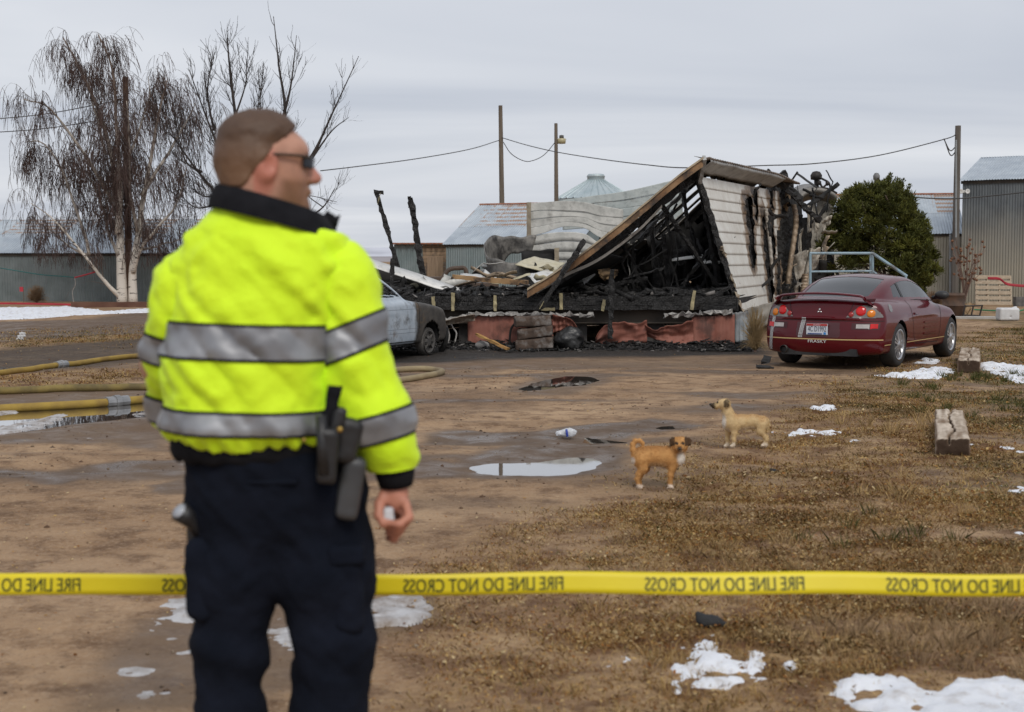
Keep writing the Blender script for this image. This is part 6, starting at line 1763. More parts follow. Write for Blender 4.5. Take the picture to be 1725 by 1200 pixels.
# ------------------------------------------------------------------ gutted hatchback
B = dict(hw=.84, L=4.25, zb=.20, xr=.80, xf=3.33, zw=.255, crown=.06, rp=.16, fp=.40, tumble=.42, rcrown=.06, bul=.010,
    side=[(.1,.95),(.2,.965),(.4,.995),(.6,1.0),(.8,.985),(.95,.95),(1.1,.9)],
    deck=[(-.2,.90),(.2,.93),(.8,.94),(2.0,.93),(2.75,.93),(3.1,.90),(3.6,.83),(4.0,.74),(4.4,.62)],
    rear=[(.1,.08),(.3,.0),(.5,.0),(.7,.03),(.95,.08),(1.2,.2)], front=[(.1,.10),(.3,.0),(.5,.0),(.68,.05),(.85,.2)],
    roof=[(.0,.75),(.3,.95),(.6,1.18),(.9,1.34),(1.3,1.40),(1.7,1.39),(2.0,1.35),(2.35,1.20),(2.7,1.00),(2.95,.86),(3.2,.70)],
    gw=[(.2,.66),(.8,.72),(1.5,.745),(2.2,.74),(2.7,.70),(3.1,.6)])
bfn = car_sdf(B)
BA = R(65)
fw = G(716, 599); off_ = rot_z([(B['xf'], -.72, 0)], BA)[0]
BC = Thing('burned_car', 'gutted blue grey car scorched bare by the fire', 'car', (fw[0]-off_[0], fw[1]-off_[1], 0), BA)
V, F = nets(bfn, (-.05, -.92, .12), (4.32, .92, 1.46), .024, 2); nv = vnormals(V, F)
fc = V[F].mean(1); fnm = nv[F].mean(1); ax, ay, az = fc[:,0], np.abs(fc[:,1]), fc[:,2]; roofz = smooth_pts(ax, B['roof'])
keep = cut_arches(V, F, bfn, B, .30)
win = (np.abs(fnm[:,1]) > .45) & (az > .955) & (az < roofz - .12) & (ax > .72) & (ax < 2.62) & (ay > .4) & ~((ax > 1.52) & (ax < 1.60))
win |= (fnm[:,2] > .25) & (ax > 2.1) & (ax < 2.85) & (ay < .58) & (az > .97)
win |= (fnm[:,2] > .15) & (ax < .85) & (ax > .15) & (ay < .58) & (az > .99)
m_, t_, b_ = nodes_of('scorched_car_metal')
sx = N(t_, 'ShaderNodeTexCoord'); ss = N(t_, 'ShaderNodeSeparateXYZ'); t_.links.new(sx.outputs['Object'], ss.inputs[0])
c_ = mixc(t_, ramp(t_, noise(t_, 5, 5, .65), .35, .7), (.36,.42,.48), (.50,.55,.60))
c_ = mixc(t_, ramp(t_, noise(t_, 3, 6, .7), .55, .72), c_, (.13,.13,.13))
c_ = mixc(t_, ramp(t_, mth(t_, 'ADD', mth(t_, 'DIVIDE', ss.outputs[0], 4.25), mth(t_, 'MULTIPLY', noise(t_, 3, 4, .6), .06)), .685, .70), c_, mixc(t_, ramp(t_, noise(t_, 6, 5, .7), .4, .7), (.055,.050,.045), (.105,.095,.082)))
c_ = mixc(t_, ramp(t_, noise(t_, 2.2, 5, .7), .60, .72), c_, (.15,.10,.06))
t_.links.new(c_, b_.inputs['Base Color']); b_.inputs['Roughness'].default_value = .6; b_.inputs['Metallic'].default_value = .2
BURNT = m_
BC.add('body', solid(*compact(V, F[keep & ~win]), .02), BURNT, smooth=True, world=False)
BC.add('floor_pan', box((2.0, 0, .25), (3.6, 1.3, .06)), SOOT, world=False)
for x in (1.2, 2.0):
    for s in (-.35, .35): BC.add('seat_frame', beam((x, s, .35), (x-.25, s, 1.0), .40, .06, .02, seed=3), SOOT, world=False)
tyre, rim, disc, spk, hub = wheel_parts(.225, .16, .185, 8, 'steel')
RIMB = mat('burnt_steel_rim', (.07,.066,.062), (.14,.13,.12), 8, .7, .3)
for xw in (B['xr'], B['xf']):
    for s in (-1, 1):
        a = np.linspace(-.1, math.pi+.1, 22); pr = np.stack((xw + .301*np.cos(a), np.zeros(22), B['zw'] + .301*np.sin(a)), 1)
        V_, F_ = gridmesh(np.stack((pr + np.array((0, s*.80, 0)), pr + np.array((0, s*.48, 0))), 1)); BC.add('wheel_well', (V_, F_), SOOT, world=False)
        def W(VF): Q = np.asarray(VF[0])*np.array((1, s, 1)) + np.array((xw, s*.73, .225)); return Q, (VF[1] if s > 0 else [tuple(f)[::-1] for f in VF[1]])
        w_ = BC.add('wheel', W(tyre), RIMB, smooth=True, world=False); BC.add('rim', W(rim), RIMB, parent=w_, smooth=True, world=False); BC.add('disc', W(disc), RIMB, parent=w_, world=False)
        for q in spk: BC.add('spoke', W(q), RIMB, parent=w_, world=False)
        BC.add('hub_cap', W(hub), RIMB, parent=w_, smooth=True, world=False)
for s in (-1, 1):
    dl = np.array([(1.56,.95),(1.54,.40),(1.62,.26),(2.86,.26),(2.93,.50),(2.93,.95)])
    BC.add('door_seam', patch(bfn, lambda U, W_: (np.abs(sdist(dl, U, W_)) < .007) & (W_ < .93), 1.5, 3.0, .24, .95, .007, 'y', .002, s), SOOT, world=False)
    BC.add('door_handle', patch(bfn, inpoly([(1.66,.74),(1.84,.74),(1.84,.81),(1.66,.81)]), 1.64, 1.86, .72, .83, .012, 'y', .006, s), SOOT, world=False)
    for z_ in (.46, .40, .76): BC.add('door_crease', patch(bfn, lambda U, W_: np.abs(W_-z_) < .004, 1.6, 2.9, z_-.01, z_+.01, .004, 'y', .003, s), mat('crease_grey', (.15,.17,.19)), world=False)
BC.add('bumper_remnant', beam((4.05, -.74, .35), (4.25, .3, .33), .08, .12, .02, seed=5), SOOT, world=False)
BC.add('hanging_hose', tube(spline([(3.9,-.6,.5),(4.0,-.72,.35),(4.05,-.7,.15),(4.1,-.6,.03)], 14), .05, 8), SOOT, world=False)

# burned pickup cab far behind
T = Thing('burned_truck', 'burned out pickup cab standing behind the rubble', 'truck', P(770, 500, 38)*np.array((1,1,0)))
fr = mat('rust_burnt_cab', (.06,.045,.036), (.11,.075,.055), 4, .8)
def cabp(px, py, dy=0): return P(px, py, 38 + dy)
for dy in (0, 1.5):
    T.add('pillar_frame', tube(spline([cabp(742, 478, dy), cabp(750, 462, dy), cabp(758, 454, dy), cabp(772, 452, dy), cabp(784, 454, dy), cabp(787, 478, dy)], 24), .06, 8), fr)
V_, F_ = gridmesh(np.stack([np.stack([cabp(x, y, dy) for dy in (0, .5, 1, 1.5)], 0) for x, y in ((757,453.5),(765,451.5),(775,451.5),(785,453.5))], 0)); T.add('cab_roof', solid(V_, F_, .03), fr)
T.add('hood', box(cabp(722, 487, .75)*np.array((1,1,0)) + Z3*.68, (1.3, 1.5, .75)), fr); T.add('door', box(cabp(766, 489, 0)*np.array((1,1,0)) + Z3*.62, (.72, .06, .75)), mat('scorched_red_door', (.22,.03,.03), (.07,.04,.035), 5, .7))
T.add('bed', box(cabp(815, 489, .75)*np.array((1,1,0)) + Z3*.6, (.8, 1.5, .6)), fr)
for x in (715, 812):
    for dy in (.05, 1.45):
        V_, F_ = lathe([(.02,-.08),(.32,-.08),(.34,0),(.32,.08),(.02,.08)], 20); T.add('wheel', (V_[:, [0,2,1]] + cabp(x, 500, dy)*np.array((1,1,0)) + Z3*.34, F_), SOOT)

# ================================================================== SMALL THINGS IN THE YARD
def gp(px, py, dz=0.0):
    q = G(px, py); q[2] = float(ground_z(np.array([q[0]]), np.array([q[1]]))[0]) + dz; return q
# --- fire hoses
HOSE = mat('yellow_fire_hose', (.36,.24,.04), (.24,.15,.035), 4, .75, bmp=.3, bscale=60); HOSET = mat('tan_fire_hose', (.30,.235,.13), (.20,.15,.085), 4, .75, bmp=.3, bscale=60)
COUP = mat('hose_coupling', (.25,.25,.25), (.38,.38,.38), 8, .4, .6)
def hose(label, pts, r, m_, couple=None):
    q = spline([gp(x, y, r*.85) for x, y in pts], 90)
    q[:,2] = np.maximum(ground_z(q[:,0], q[:,1]), -.012) + r*.85
    T = Thing('fire_hose', label, 'fire hose', q[0] - np.array((0, 0, r)))
    T.add('hose_tube', tube(q, r, 10), m_, smooth=True)
    if couple:
        c = gp(*couple, r*.85); i = np.argmin(np.linalg.norm(q - c, axis=1)); i = min(max(i, 1), len(q)-2); d = unit(q[i+1]-q[i-1])
        for k in (-1, 1): T.add('coupling', tube([q[i] + d*(.005 + .0)*k, q[i] + d*.13*k], r*1.35, 12), COUP)
        T.add('coupling_ring', tube([q[i] - d*.03, q[i] + d*.03], r*1.6, 12), COUP)
hose('yellow fire hose slanting over the scorched grass strip', [(-60,640),(40,628),(110,619),(200,606),(330,592)], .042, HOSE, (108,620))
hose('dark yellow fire hose along the puddle far edge', [(-60,668),(60,664),(160,661),(250,658),(340,655)], .045, mat('dirty_yellow_hose', (.23,.17,.05), (.12,.09,.035), 5, .8, bmp=.3, bscale=60))
hose('bright yellow fire hose lying through the broad puddle', [(-60,696),(60,690),(150,685),(200,681),(260,676),(340,672)], .045, HOSE, (195,681))
hose('tan fire hose loop reaching out beside the officer', [(560,650),(640,648),(700,640),(736,634),(744,629),(720,626),(680,627),(620,631),(560,634)], .042, HOSET)
# --- barrier tapes in the distance
def ribbon(name, label, pts, Ys, hpx, m_, cat='tape'):
    q = spline([P(x, y, Y) for (x, y), Y in zip(pts, Ys)], 40); h = hpx/2396*np.mean(Ys)
    V, F = gridmesh(np.stack((q + Z3*h/2, q + np.array((0, .02, 0)), q - Z3*h/2), 1)); return solo(name, label, cat, solid(V, F, .002), m_)
REDT = mat('red_barrier_ribbon', (.48,.035,.055), (.38,.03,.045), 3, .6)
ribbon('red_ribbon', 'long red ribbon strung low before the long shed', [(-60,511),(60,512),(150,514),(230,514),(330,513)], [47,47,47.2,47.4,47.6], 3.2, REDT)
ribbon('red_ribbon', 'red ribbon end draped over the wooden pallet', [(1664,469),(1683,470),(1695,478),(1712,481),(1760,484)], [47.0,46.8,46.5,46.5,46.5], 4.5, REDT)
for lab, pts, Y in (('green garden hose along the grass behind the car', [(1636,523),(1660,524),(1682,525)], None), ('green cord trailing from the white jug', [(1708,530),(1718,525),(1760,516)], None)):
    solo('garden_hose', lab, 'garden hose', tube(spline([gp(x, y, .02) for x, y in pts], 16), .022, 6), mat('green_hose', (.02,.25,.10), (.015,.18,.07), 5, .5))
solo('wire', 'blue green cord hung along the long shed wall', 'wire', tube(spline([P(-40,445,50), P(20,455,50), P(70,463,50), P(110,466,50), P(126,468,50)], 20), .018, 5), mat('teal_cord', (.02,.16,.15), (.015,.12,.12), 5, .6))
solo('wire', 'maroon strap running up to the birch from the cord', 'wire', tube(spline([P(126,468,49.8), P(145,463,49.5), P(165,457,49.2)], 12), .028, 5), REDT)
solo('wire', 'pale loose wire hanging down the long shed wall', 'wire', tube(spline([P(126,468,49.9), P(127,480,49.9), P(122,492,49.9), P(124,509,49.9)], 14), .014, 5), mat('pale_cable', (.5,.5,.5)))
T = Thing('marker_flag', 'small red marker flag beside the tan dry bush', 'flag', P(40, 513, 48.6)*np.array((1,1,0)))
T.add('stake', tube([T.loc, T.loc + Z3*.6], .012, 5), POLE); T.add('pennant', box(T.loc + Z3*.52 + np.array((-.06,0,0)), (.14,.012,.16)), REDT)
solo('timber_edging', 'dark brown timber edging along the birch bed', 'timber', beam(gp(120, 518, .08), gp(330, 517, .08), .16, .18, .006, seg=20), mat('edging_brown', (.10,.045,.03), (.15,.075,.05), 3, .9))
# --- white broken chair frame
T = Thing('chair_frame', 'broken white plastic lattice frame on the wet ground', 'frame', gp(32, 573))
WP = mat('white_plastic', (.66,.66,.66), (.55,.55,.55), 6, .45); c0 = T.loc
def cf(px, py): return P(px, py, c0[1])
for a, b in (((28,575),(38,560)),((34,575),(42,561)),((28,572),(40,572)),((30,567),(43,566)),((33,562),(42,562))): T.add('bar', tube([cf(*a), cf(*b)], .022, 6), WP)
# --- pallet leaning on the barn
T = Thing('wooden_pallet', 'pale wooden pallet leaning upright on the tall barn', 'pallet', P(1673, 513, 48.4)*np.array((1,1,0)))
PW = mat('pallet_wood', (.46,.37,.27), (.58,.49,.37), 5, .85, stretch=(1,4,4), bmp=.2)
p0, p1 = P(1644, 513, 48.4), P(1704, 513, 48.0); wv = p1 - p0; wv[2] = 0; pw = np.linalg.norm(wv); wv /= pw; tl_ = np.array((0, .14, .99)); pn = np.cross(wv, tl_)
if pn[1] > 0: pn = -pn
p0[2] = p1[2] = .0
for k in range(6):
    h_ = .05 + k*.178
    for s, o_ in ((1, .075), (-1, -.075)): 
        if s < 0 and k not in (0, 2, 5): continue
        T.add('slat', beam(p0 + tl_*h_ + pn*o_, p0 + wv*pw + tl_*h_ + pn*o_, .022, .115), PW)
for f in (.02, .335, .665, .98): T.add('stringer', beam(p0 + wv*pw*f, p0 + wv*pw*f + tl_*.99, .04, .12), PW)
# --- white jug
jc = gp(1697, 540)
def jf(p):
    d = np.abs(p - (jc + np.array((0, 0, .165)))) - np.array((.20,.13,.11)); b_ = np.linalg.norm(np.maximum(d, 0), axis=1) + np.minimum(d.max(1), 0) - .05
    b_ = smax(b_, -(np.abs(p[:,0]-jc[0]-.02) + np.abs(p[:,2]-jc[2]-.1)*.6 - .035 + np.abs(p[:,1]-jc[1]+.19)*.8), .02)
    return smin(b_, cone(p, jc + np.array((.12, 0, .30)), jc + np.array((.20, 0, .33)), .035, .035), .02)
solo('plastic_jug', 'white plastic jug lying on the grass by the pallet', 'jug', nets(jf, jc - (.4,.3,.05), jc + (.4,.3,.5), .02, 2), WP, smooth=True)
# --- rusty stove-like frame, logs and slab behind the car
T = Thing('metal_rack', 'small black metal rack standing on a concrete slab', 'rack', gp(1632, 535)); c0 = T.loc + Z3*.055; IR = mat('black_iron', (.02,.02,.02), (.05,.04,.035), 6, .6, .4)
def rk(px, py, dy=0): q = P(px, py, T.loc[1] + dy); return q
for dy in (0, .35):
    for a, b in (((1622,533),(1626,514)),((1650,533),(1655,514)),((1624,516),(1655,515)),((1622,531),(1650,532)),((1636,532),(1640,515))): T.add('bar', tube([rk(*a, dy), rk(*b, dy)], .022, 6), IR)
solo('concrete_slab', 'thin pale concrete slab under the metal rack', 'slab', box(gp(1640, 537) + Z3*.02, (1.15, .5, .07)), mat('pale_concrete', (.36,.34,.31), (.46,.44,.41), 5, .9, bmp=.3))
T = Thing('steel_drum', 'dark rusted steel drum beyond the car front', 'drum', gp(1606, 533))
V_, F_ = lathe([(.01,.0),(.27,.0),(.29,.02),(.29,.27),(.305,.28),(.29,.29),(.29,.55),(.305,.56),(.29,.57),(.28,.62),(.25,.62),(.25,.55),(.01,.55)], 28, T.loc); T.add('shell', (V_, F_), mat('rusty_drum', (.06,.04,.03), (.12,.07,.045), 4, .8), smooth=False)
for i, (px, py) in enumerate(((1628,524),(1633,529),(1630,519))): solo('firewood', ('split', 'round', 'upright')[i] + ' pale stick of firewood leaning in the metal rack', 'firewood', beam(rk(px-5, py+6, .15), rk(px+5, py-8, .2), .10, .09, .006, seg=5, seed=i), mat('split_firewood', (.40,.29,.17), (.28,.18,.10), 5, .9))
solo('concrete_block', 'grey block against the barn beyond the pallet', 'block', box(P(1722, 511, 46.6)*np.array((1,1,0)) + Z3*.14, (.5,.3,.34)), mat('sooty_block', (.1,.1,.1)))
# --- old timbers
def old_timber(label, a, b, wd, ht, cut, m_end):
    p0, p1 = gp(*a), gp(*b); c = (p0+p1)/2; d = unit((p1-p0)*np.array((1,1,0))); L = np.linalg.norm((p1-p0)[:2]); s_ = np.array((d[1], -d[0], 0))
    def fn(p):
        q = p - c; x, y, z = q@d, q@s_, q[:,2] - ht*.36
        e = np.stack((np.abs(x) - L/2 + .05*fbm(y*9, z*9, seed=cut, oct=3)*0, np.abs(y) - wd/2, np.abs(z) - ht*.5), 1) + .02
        dd = np.linalg.norm(np.maximum(e, 0), axis=1) + np.minimum(e.max(1), 0) - .02
        gr = fbm(x*1.3, y*13, z*13, seed=cut, oct=2); dd = dd + .022*np.abs(gr) + .008*fbm(x*6, y*9, z*9, seed=cut+4, oct=3)
        ck = np.abs(y + .018*np.sin(x*4) + .02*fbm(x*6, x*0, seed=cut+8)) - .008 - .012*np.clip(fbm(x*3, x*0, seed=cut+2), 0, 1); dd = np.maximum(dd, -np.maximum(ck, (ht*.55 - z - .0) - ht*.4))
        dd = np.maximum(dd, -(np.abs(y - .02) + .35*(L*.52 - x) - .05))
        return dd
    h = wd/22; V, F = nets(fn, c - (L*.75+.1,)*2 + (-.12,) if False else c - np.array((abs(d[0])*L/2+wd, abs(d[1])*L/2+wd, .12)), c + np.array((abs(d[0])*L/2+wd, abs(d[1])*L/2+wd, ht+.12)), h, 1)
    q = V - c; x, y = q@d, q@s_; n = vnormals(V, F)
    gr = .5 + .5*fbm(x*2.2, y*34, q[:,2]*34, seed=cut+1, oct=3); pt = .5 + .5*fbm(x*5, y*9, seed=cut+3, oct=3)
    C = np.array((.20,.135,.085)) + (np.array((.60,.51,.41)) - np.array((.20,.135,.085)))*sstep(.25, .75, gr*.6 + pt*.4)[:,None]
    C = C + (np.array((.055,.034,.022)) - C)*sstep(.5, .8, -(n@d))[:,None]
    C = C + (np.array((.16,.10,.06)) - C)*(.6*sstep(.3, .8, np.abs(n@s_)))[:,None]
    return solo('old_timber', label, 'timber', (V, F), mat_attr('old_timber_wood', rough=.95, bmp=.4, bscale=40), smooth=True, attrs={'col': C})
TIM = mat('weathered_tie', (.30,.22,.155), (.55,.46,.37), 7, .95, stretch=(6,.5,3), c3=(.12,.08,.052), s3=3, bmp=.5, bscale=14)
old_timber('short split weathered timber lying in the dry grass', (1604,771), (1599,716), .26, .17, 3, TIM)
old_timber('long weathered timber on the lawn beside the maroon car', (1632,628), (1634,604), .30, .20, 8, mat('grey_tie', (.28,.21,.15), (.38,.30,.23), 5, .95, c3=(.12,.08,.055), s3=4, bmp=.5, bscale=14, stretch=(6,.5,3)))
# --- odds and ends
m_, t_, b_ = nodes_of('clear_plastic_bag'); b_.inputs['Base Color'].default_value = (.80,.82,.85,1); b_.inputs['Roughness'].default_value = .12; b_.inputs['Transmission Weight'].default_value = .35
bump(t_, b_, noise(t_, 30, 4, .6), .6, .02)
bg_ = gp(953, 738); BAG = solo('plastic_bag', 'clear plastic bag with a blue tie lying in the mud', 'bag', blob(bg_ + Z3*.045, (.085,.05,.045), 5, .03, .008, 14), m_, smooth=True)
V_, F_ = tube(spline([(-.005,-.055,.08),(0,-.062,.05),(.004,-.058,.02)], 8), .010, 6); link('blue_tie', mesh_data('blue_tie', V_ - np.array((0, 0, 0)), F_), mat('blue_print', (.03,.06,.35), rough=.4), BAG)
BLK = mat('black_cloth', (.012,.012,.013), (.03,.03,.03), 9, .85, bmp=.4)
def crumpled(label, px, py, r, seed, name='glove', cat='glove'):
    c = gp(px, py); fn = lambda p: smin(smin(ell(p, c + np.array((0, 0, r[2]*.7)), r), cone(p, c + np.array((-r[0]*.4, 0, r[2])), c + np.array((-r[0]*.9, .01, r[2]*1.7)), r[2]*.35, r[2]*.28), .02), cone(p, c + np.array((r[0]*.3, 0, r[2]*.6)), c + np.array((r[0]*1.25, -.01, r[2]*.35)), r[2]*.4, r[2]*.3), .02) + r[2]*.25*fbm(p[:,0]*22, p[:,1]*22, p[:,2]*22, seed=seed, oct=3)
    return solo(name, label, cat, nets(fn, c - np.array(r)*1.9, c + np.array(r)*np.array((1.9,1.9,3.2)), r[2]*.16, 1), BLK, smooth=True)
crumpled('crumpled black glove lying by the foreground snow patch', 1194, 1060, (.052,.045,.030), 3)
crumpled('small black scrap in the grass near the pale dog', 1304, 796, (.028,.022,.012), 7, 'cloth_scrap', 'scrap')
crumpled('black rubber scrap on the dirt behind the car wheel', 1286, 620, (.11,.06,.03), 9, 'rubber_scrap', 'scrap')
solo('mud_flap', 'torn black rubber strip hanging at the car rear corner', 'rubber strip', beam(P(1293, 600, 20.3), P(1290, 612, 20.2), .10, .02, .012, seg=4), BLK)
# --- blue steel handrail at the house steps
RY = 27.0; T = Thing('handrail', 'blue painted steel handrail of the house steps', 'railing', P(1420, 560, RY)*np.array((1,1,0)))
BLUE = mat('blue_grey_paint', (.20,.30,.36), (.27,.37,.43), 5, .5, c3=(.12,.12,.12), s3=4)
def rl(name, a, b, r=.025, Y=RY, Y2=None): T.add(name, tube([P(*a, Y), P(*b, Y2 or Y)], r, 8), BLUE)
rl('top_rail', (1364,427), (1472,427)); rl('mid_rail', (1364,458), (1472,457), .02); rl('post', (1365,427), (1365,575)); rl('post', (1470,427), (1470,575)); rl('post', (1466,427), (1466,575), .02, RY+.3); rl('slope_rail', (1470,427), (1528,466), .03, RY, RY-.3); rl('slope_rail', (1470,457), (1520,496), .02, RY, RY-.3); rl('post', (1526,465), (1526,590), .022, RY-.3)
T2 = Thing('house_steps', 'grey landing and steps under the blue handrail', 'steps', P(1420, 560, RY+.4)*np.array((1,1,0)))
DK = mat('grey_deck_board', (.20,.18,.16), (.30,.27,.24), 4, .9)
for k in range(6): T2.add('plank', box(np.array(((P(1366, 500, RY)[0] + P(1470, 500, RY)[0])/2, RY + .10 + k*.16, .70)), (1.30, .15, .04)), DK)
for k in range(3): T2.add('step', box(np.array((P(1470, 500, RY)[0] + .18 + k*.26, RY + .35, .52 - k*.18)), (.27, .8, .04)), DK)
for x in (1368, 1468): T2.add('leg', box(np.array((P(x, 500, RY)[0], RY + .35, .34)), (.09, .09, .68)), DK)
# --- service mast on the house end and the stub post behind the shrub
T = Thing('service_mast', 'black electric mast with cable loops over the house end', 'mast', P(1374, 318, 33.8)); m1 = P(1375, 297, 33.8)
T.add('mast_pipe', tube([P(1376, 330, 33.8), m1], .055, 8), IR); V_, F_ = lathe([(.02,-.10),(.13,-.08),(.14,.02),(.09,.10),(.01,.12)], 14, m1); T.add('weather_head', (V_, F_), IR, smooth=True)
for k, pts in enumerate([[(1376,297),(1386,302),(1396,308),(1399,318)], [(1377,300),(1381,308),(1386,316),(1398,319),(1410,326)], [(1396,308),(1389,314),(1383,318)]]): T.add('cable_loop', tube(spline([P(x, y, 33.7) for x, y in pts], 14), .026, 6), IR)
for x, y in ((1380,308),(1394,309)): V_, F_ = lathe([(.01,-.06),(.05,-.03),(.05,.03),(.01,.06)], 10, P(x, y, 33.7)); T.add('insulator', (V_, F_), IR)
T = Thing('meter_post', 'thick grey wooden post capped with a weather head behind the shrub', 'post', P(1477, 510, 37.5)*np.array((1,1,0)))
T.add('shaft', tube([T.loc - Z3*.1, P(1477, 302, 37.5)], [.075, .065], 10), mat('grey_pole', (.1,.1,.1))); V_, F_ = lathe([(.02,-.08),(.085,-.06),(.09,.04),(.05,.11),(.005,.12)], 12, P(1476.5, 299, 37.4)); T.add('weather_head', (V_, F_), mat('grey_cast', (.14,.14,.14), (.2,.2,.2), 6, .6))
T.add('cable', tube(spline([P(1479,300,37.3), P(1484,308,37.3), P(1488,320,37.3)], 8), .02, 6), IR)

# --- fire line tape across the foreground
TY = 3.92
TP = mat('fire_line_tape_film', (.80,.66,.015), (.74,.60,.012), 4, .45, bmp=.1, bscale=8)
Lx, Rx = P(-230, 985, TY), P(1960, 984, TY)
nT = 220; xs = np.linspace(Lx[0], Rx[0], nT)
def tape_mid(x):
    pxq = x/TY*FPX + CX
    py = 985.5 - 1.2*(pxq/1725.) - 1.5*np.sin(pxq/1725.*3.14)
    return np.interp(x, [Lx[0], Rx[0]], [P(0, 985, TY)[2]]*2) + (985-py)/FPX*TY + .0015*np.sin(x*9), TY + .010*np.sin(x*3.1) + .006*np.sin(x*7.3+1)
TH = 36.5/FPX*TY
def tape_pt(x, v, off=0.0):
    z, y = tape_mid(x); tw = .22*np.sin(x*2.3) + .15
    return np.stack((x, y + v*TH*np.sin(tw) - off, z + v*TH*np.cos(tw*.6)), -1)
v5 = np.linspace(-.5, .5, 5); V_, F_ = gridmesh(np.stack([tape_pt(xs, np.full_like(xs, v)) for v in v5], 1))
T = Thing('barrier_tape', 'yellow fire line tape stretched across behind the officer', 'tape', np.array((0, TY, P(0, 985, TY)[2])))
T.add('tape_film', solid(V_, F_, .0006), TP, smooth=True)
INKB = mat('tape_ink', (.022,.040,.008), (.05,.06,.010), 8, .6)
per = (1362-950)/FPX*TY; wtxt = (950-678)/FPX*TY
x_end = (950-CX)/FPX*TY
tv_, tf_ = text_mesh('FIRE LINE DO NOT CROSS', 1.0); tw_ = tv_[:,0].max() - tv_[:,0].min(); thh = .74
for k in range(-3, 4):
    x1 = x_end + k*per - .0
    if x1 < Lx[0] + wtxt or x1 > Rx[0]: continue
    xx = x1 - (tv_[:,0] - tv_[:,0].min())/tw_*wtxt; vv = (tv_[:,1]/thh - .5)*.66
    dx_ = wtxt/tw_*.016
    T.add('lettering', merge((tape_pt(xx, vv, .0012), tf_), (tape_pt(xx + dx_, vv, .0016), tf_), (tape_pt(xx - dx_, vv, .0020), tf_)), INKB)
for s, q in ((-1, Lx), (1, Rx)):
    solo('wooden_stake', ('first' if s < 0 else 'second') + ' wooden stake holding an end of the fire line tape', 'stake', beam((q[0], TY+.03, -.1), (q[0], TY+.03, .95), .04, .04), PW)

# ================================================================== DOGS
def make_dog(name, label, body, feet_y, pfun, cols, h=.0065, extra=None, seed=0, eyes=(), nose=None, tailcurl=None, fur=7000):
    base = pfun(*body['base'])
    V, F = nets(body['fn'], body['lo'], body['hi'], h, 2)
    n = vnormals(V, F); C = cols(V, n)
    o = solo(name, label, 'dog', (V, F), mat_attr('dog_coat', rough=.85, var=.12, vscale=30, bmp=.2, bscale=160, spec=.15, bdist=.004), base=base, smooth=True, attrs={'col': C})
    # short fur
    g = np.random.default_rng(seed); f = g.integers(0, len(F), fur); w_ = g.dirichlet((1,1,1,1), fur)[..., None]
    p = (V[F[f]]*w_).sum(1); nn = (n[F[f]]*w_).sum(1); c = (C[F[f]]*w_).sum(1)
    fl = body['flow']; d = nn*.55 + fl + g.normal(0, .25, (fur, 3)); d /= np.linalg.norm(d, axis=1)[:,None]
    s = np.cross(d, g.normal(size=(fur, 3))); s /= np.linalg.norm(s, axis=1)[:,None]; L = g.uniform(.008, .016, (fur, 1))
    Vf = np.stack((p - s*.0011, p + s*.0011, p + d*L), 1).reshape(-1, 3) - base; Ff = np.arange(3*fur).reshape(-1, 3)
    cf_ = np.repeat(c*g.uniform(.82, 1.2, (fur, 1)), 3, 0)
    link('fur', mesh_data('fur', Vf, Ff, False, {'col': cf_}), MATS['dog_coat'], o)
    EYE = mat('dark_dog_eye', (.008,.006,.005), rough=.08)
    for e, r_ in eyes:
        V_, F_ = lathe([(.0005,-r_),(r_*.7,-r_*.7),(r_,0),(r_*.7,r_*.7),(.0005,r_)], 12, np.asarray(e) - base); link('eye', mesh_data('eye', V_, F_, True), EYE, o)
    if nose is not None:
        c, r_ = nose; V_, F_ = nets(lambda p: ell(p, c, r_), np.array(c)-np.array(r_)*1.4, np.array(c)+np.array(r_)*1.4, min(r_)*.28, 1); link('nose', mesh_data('nose', V_ - base, F_, True), EYE, o)
    return o
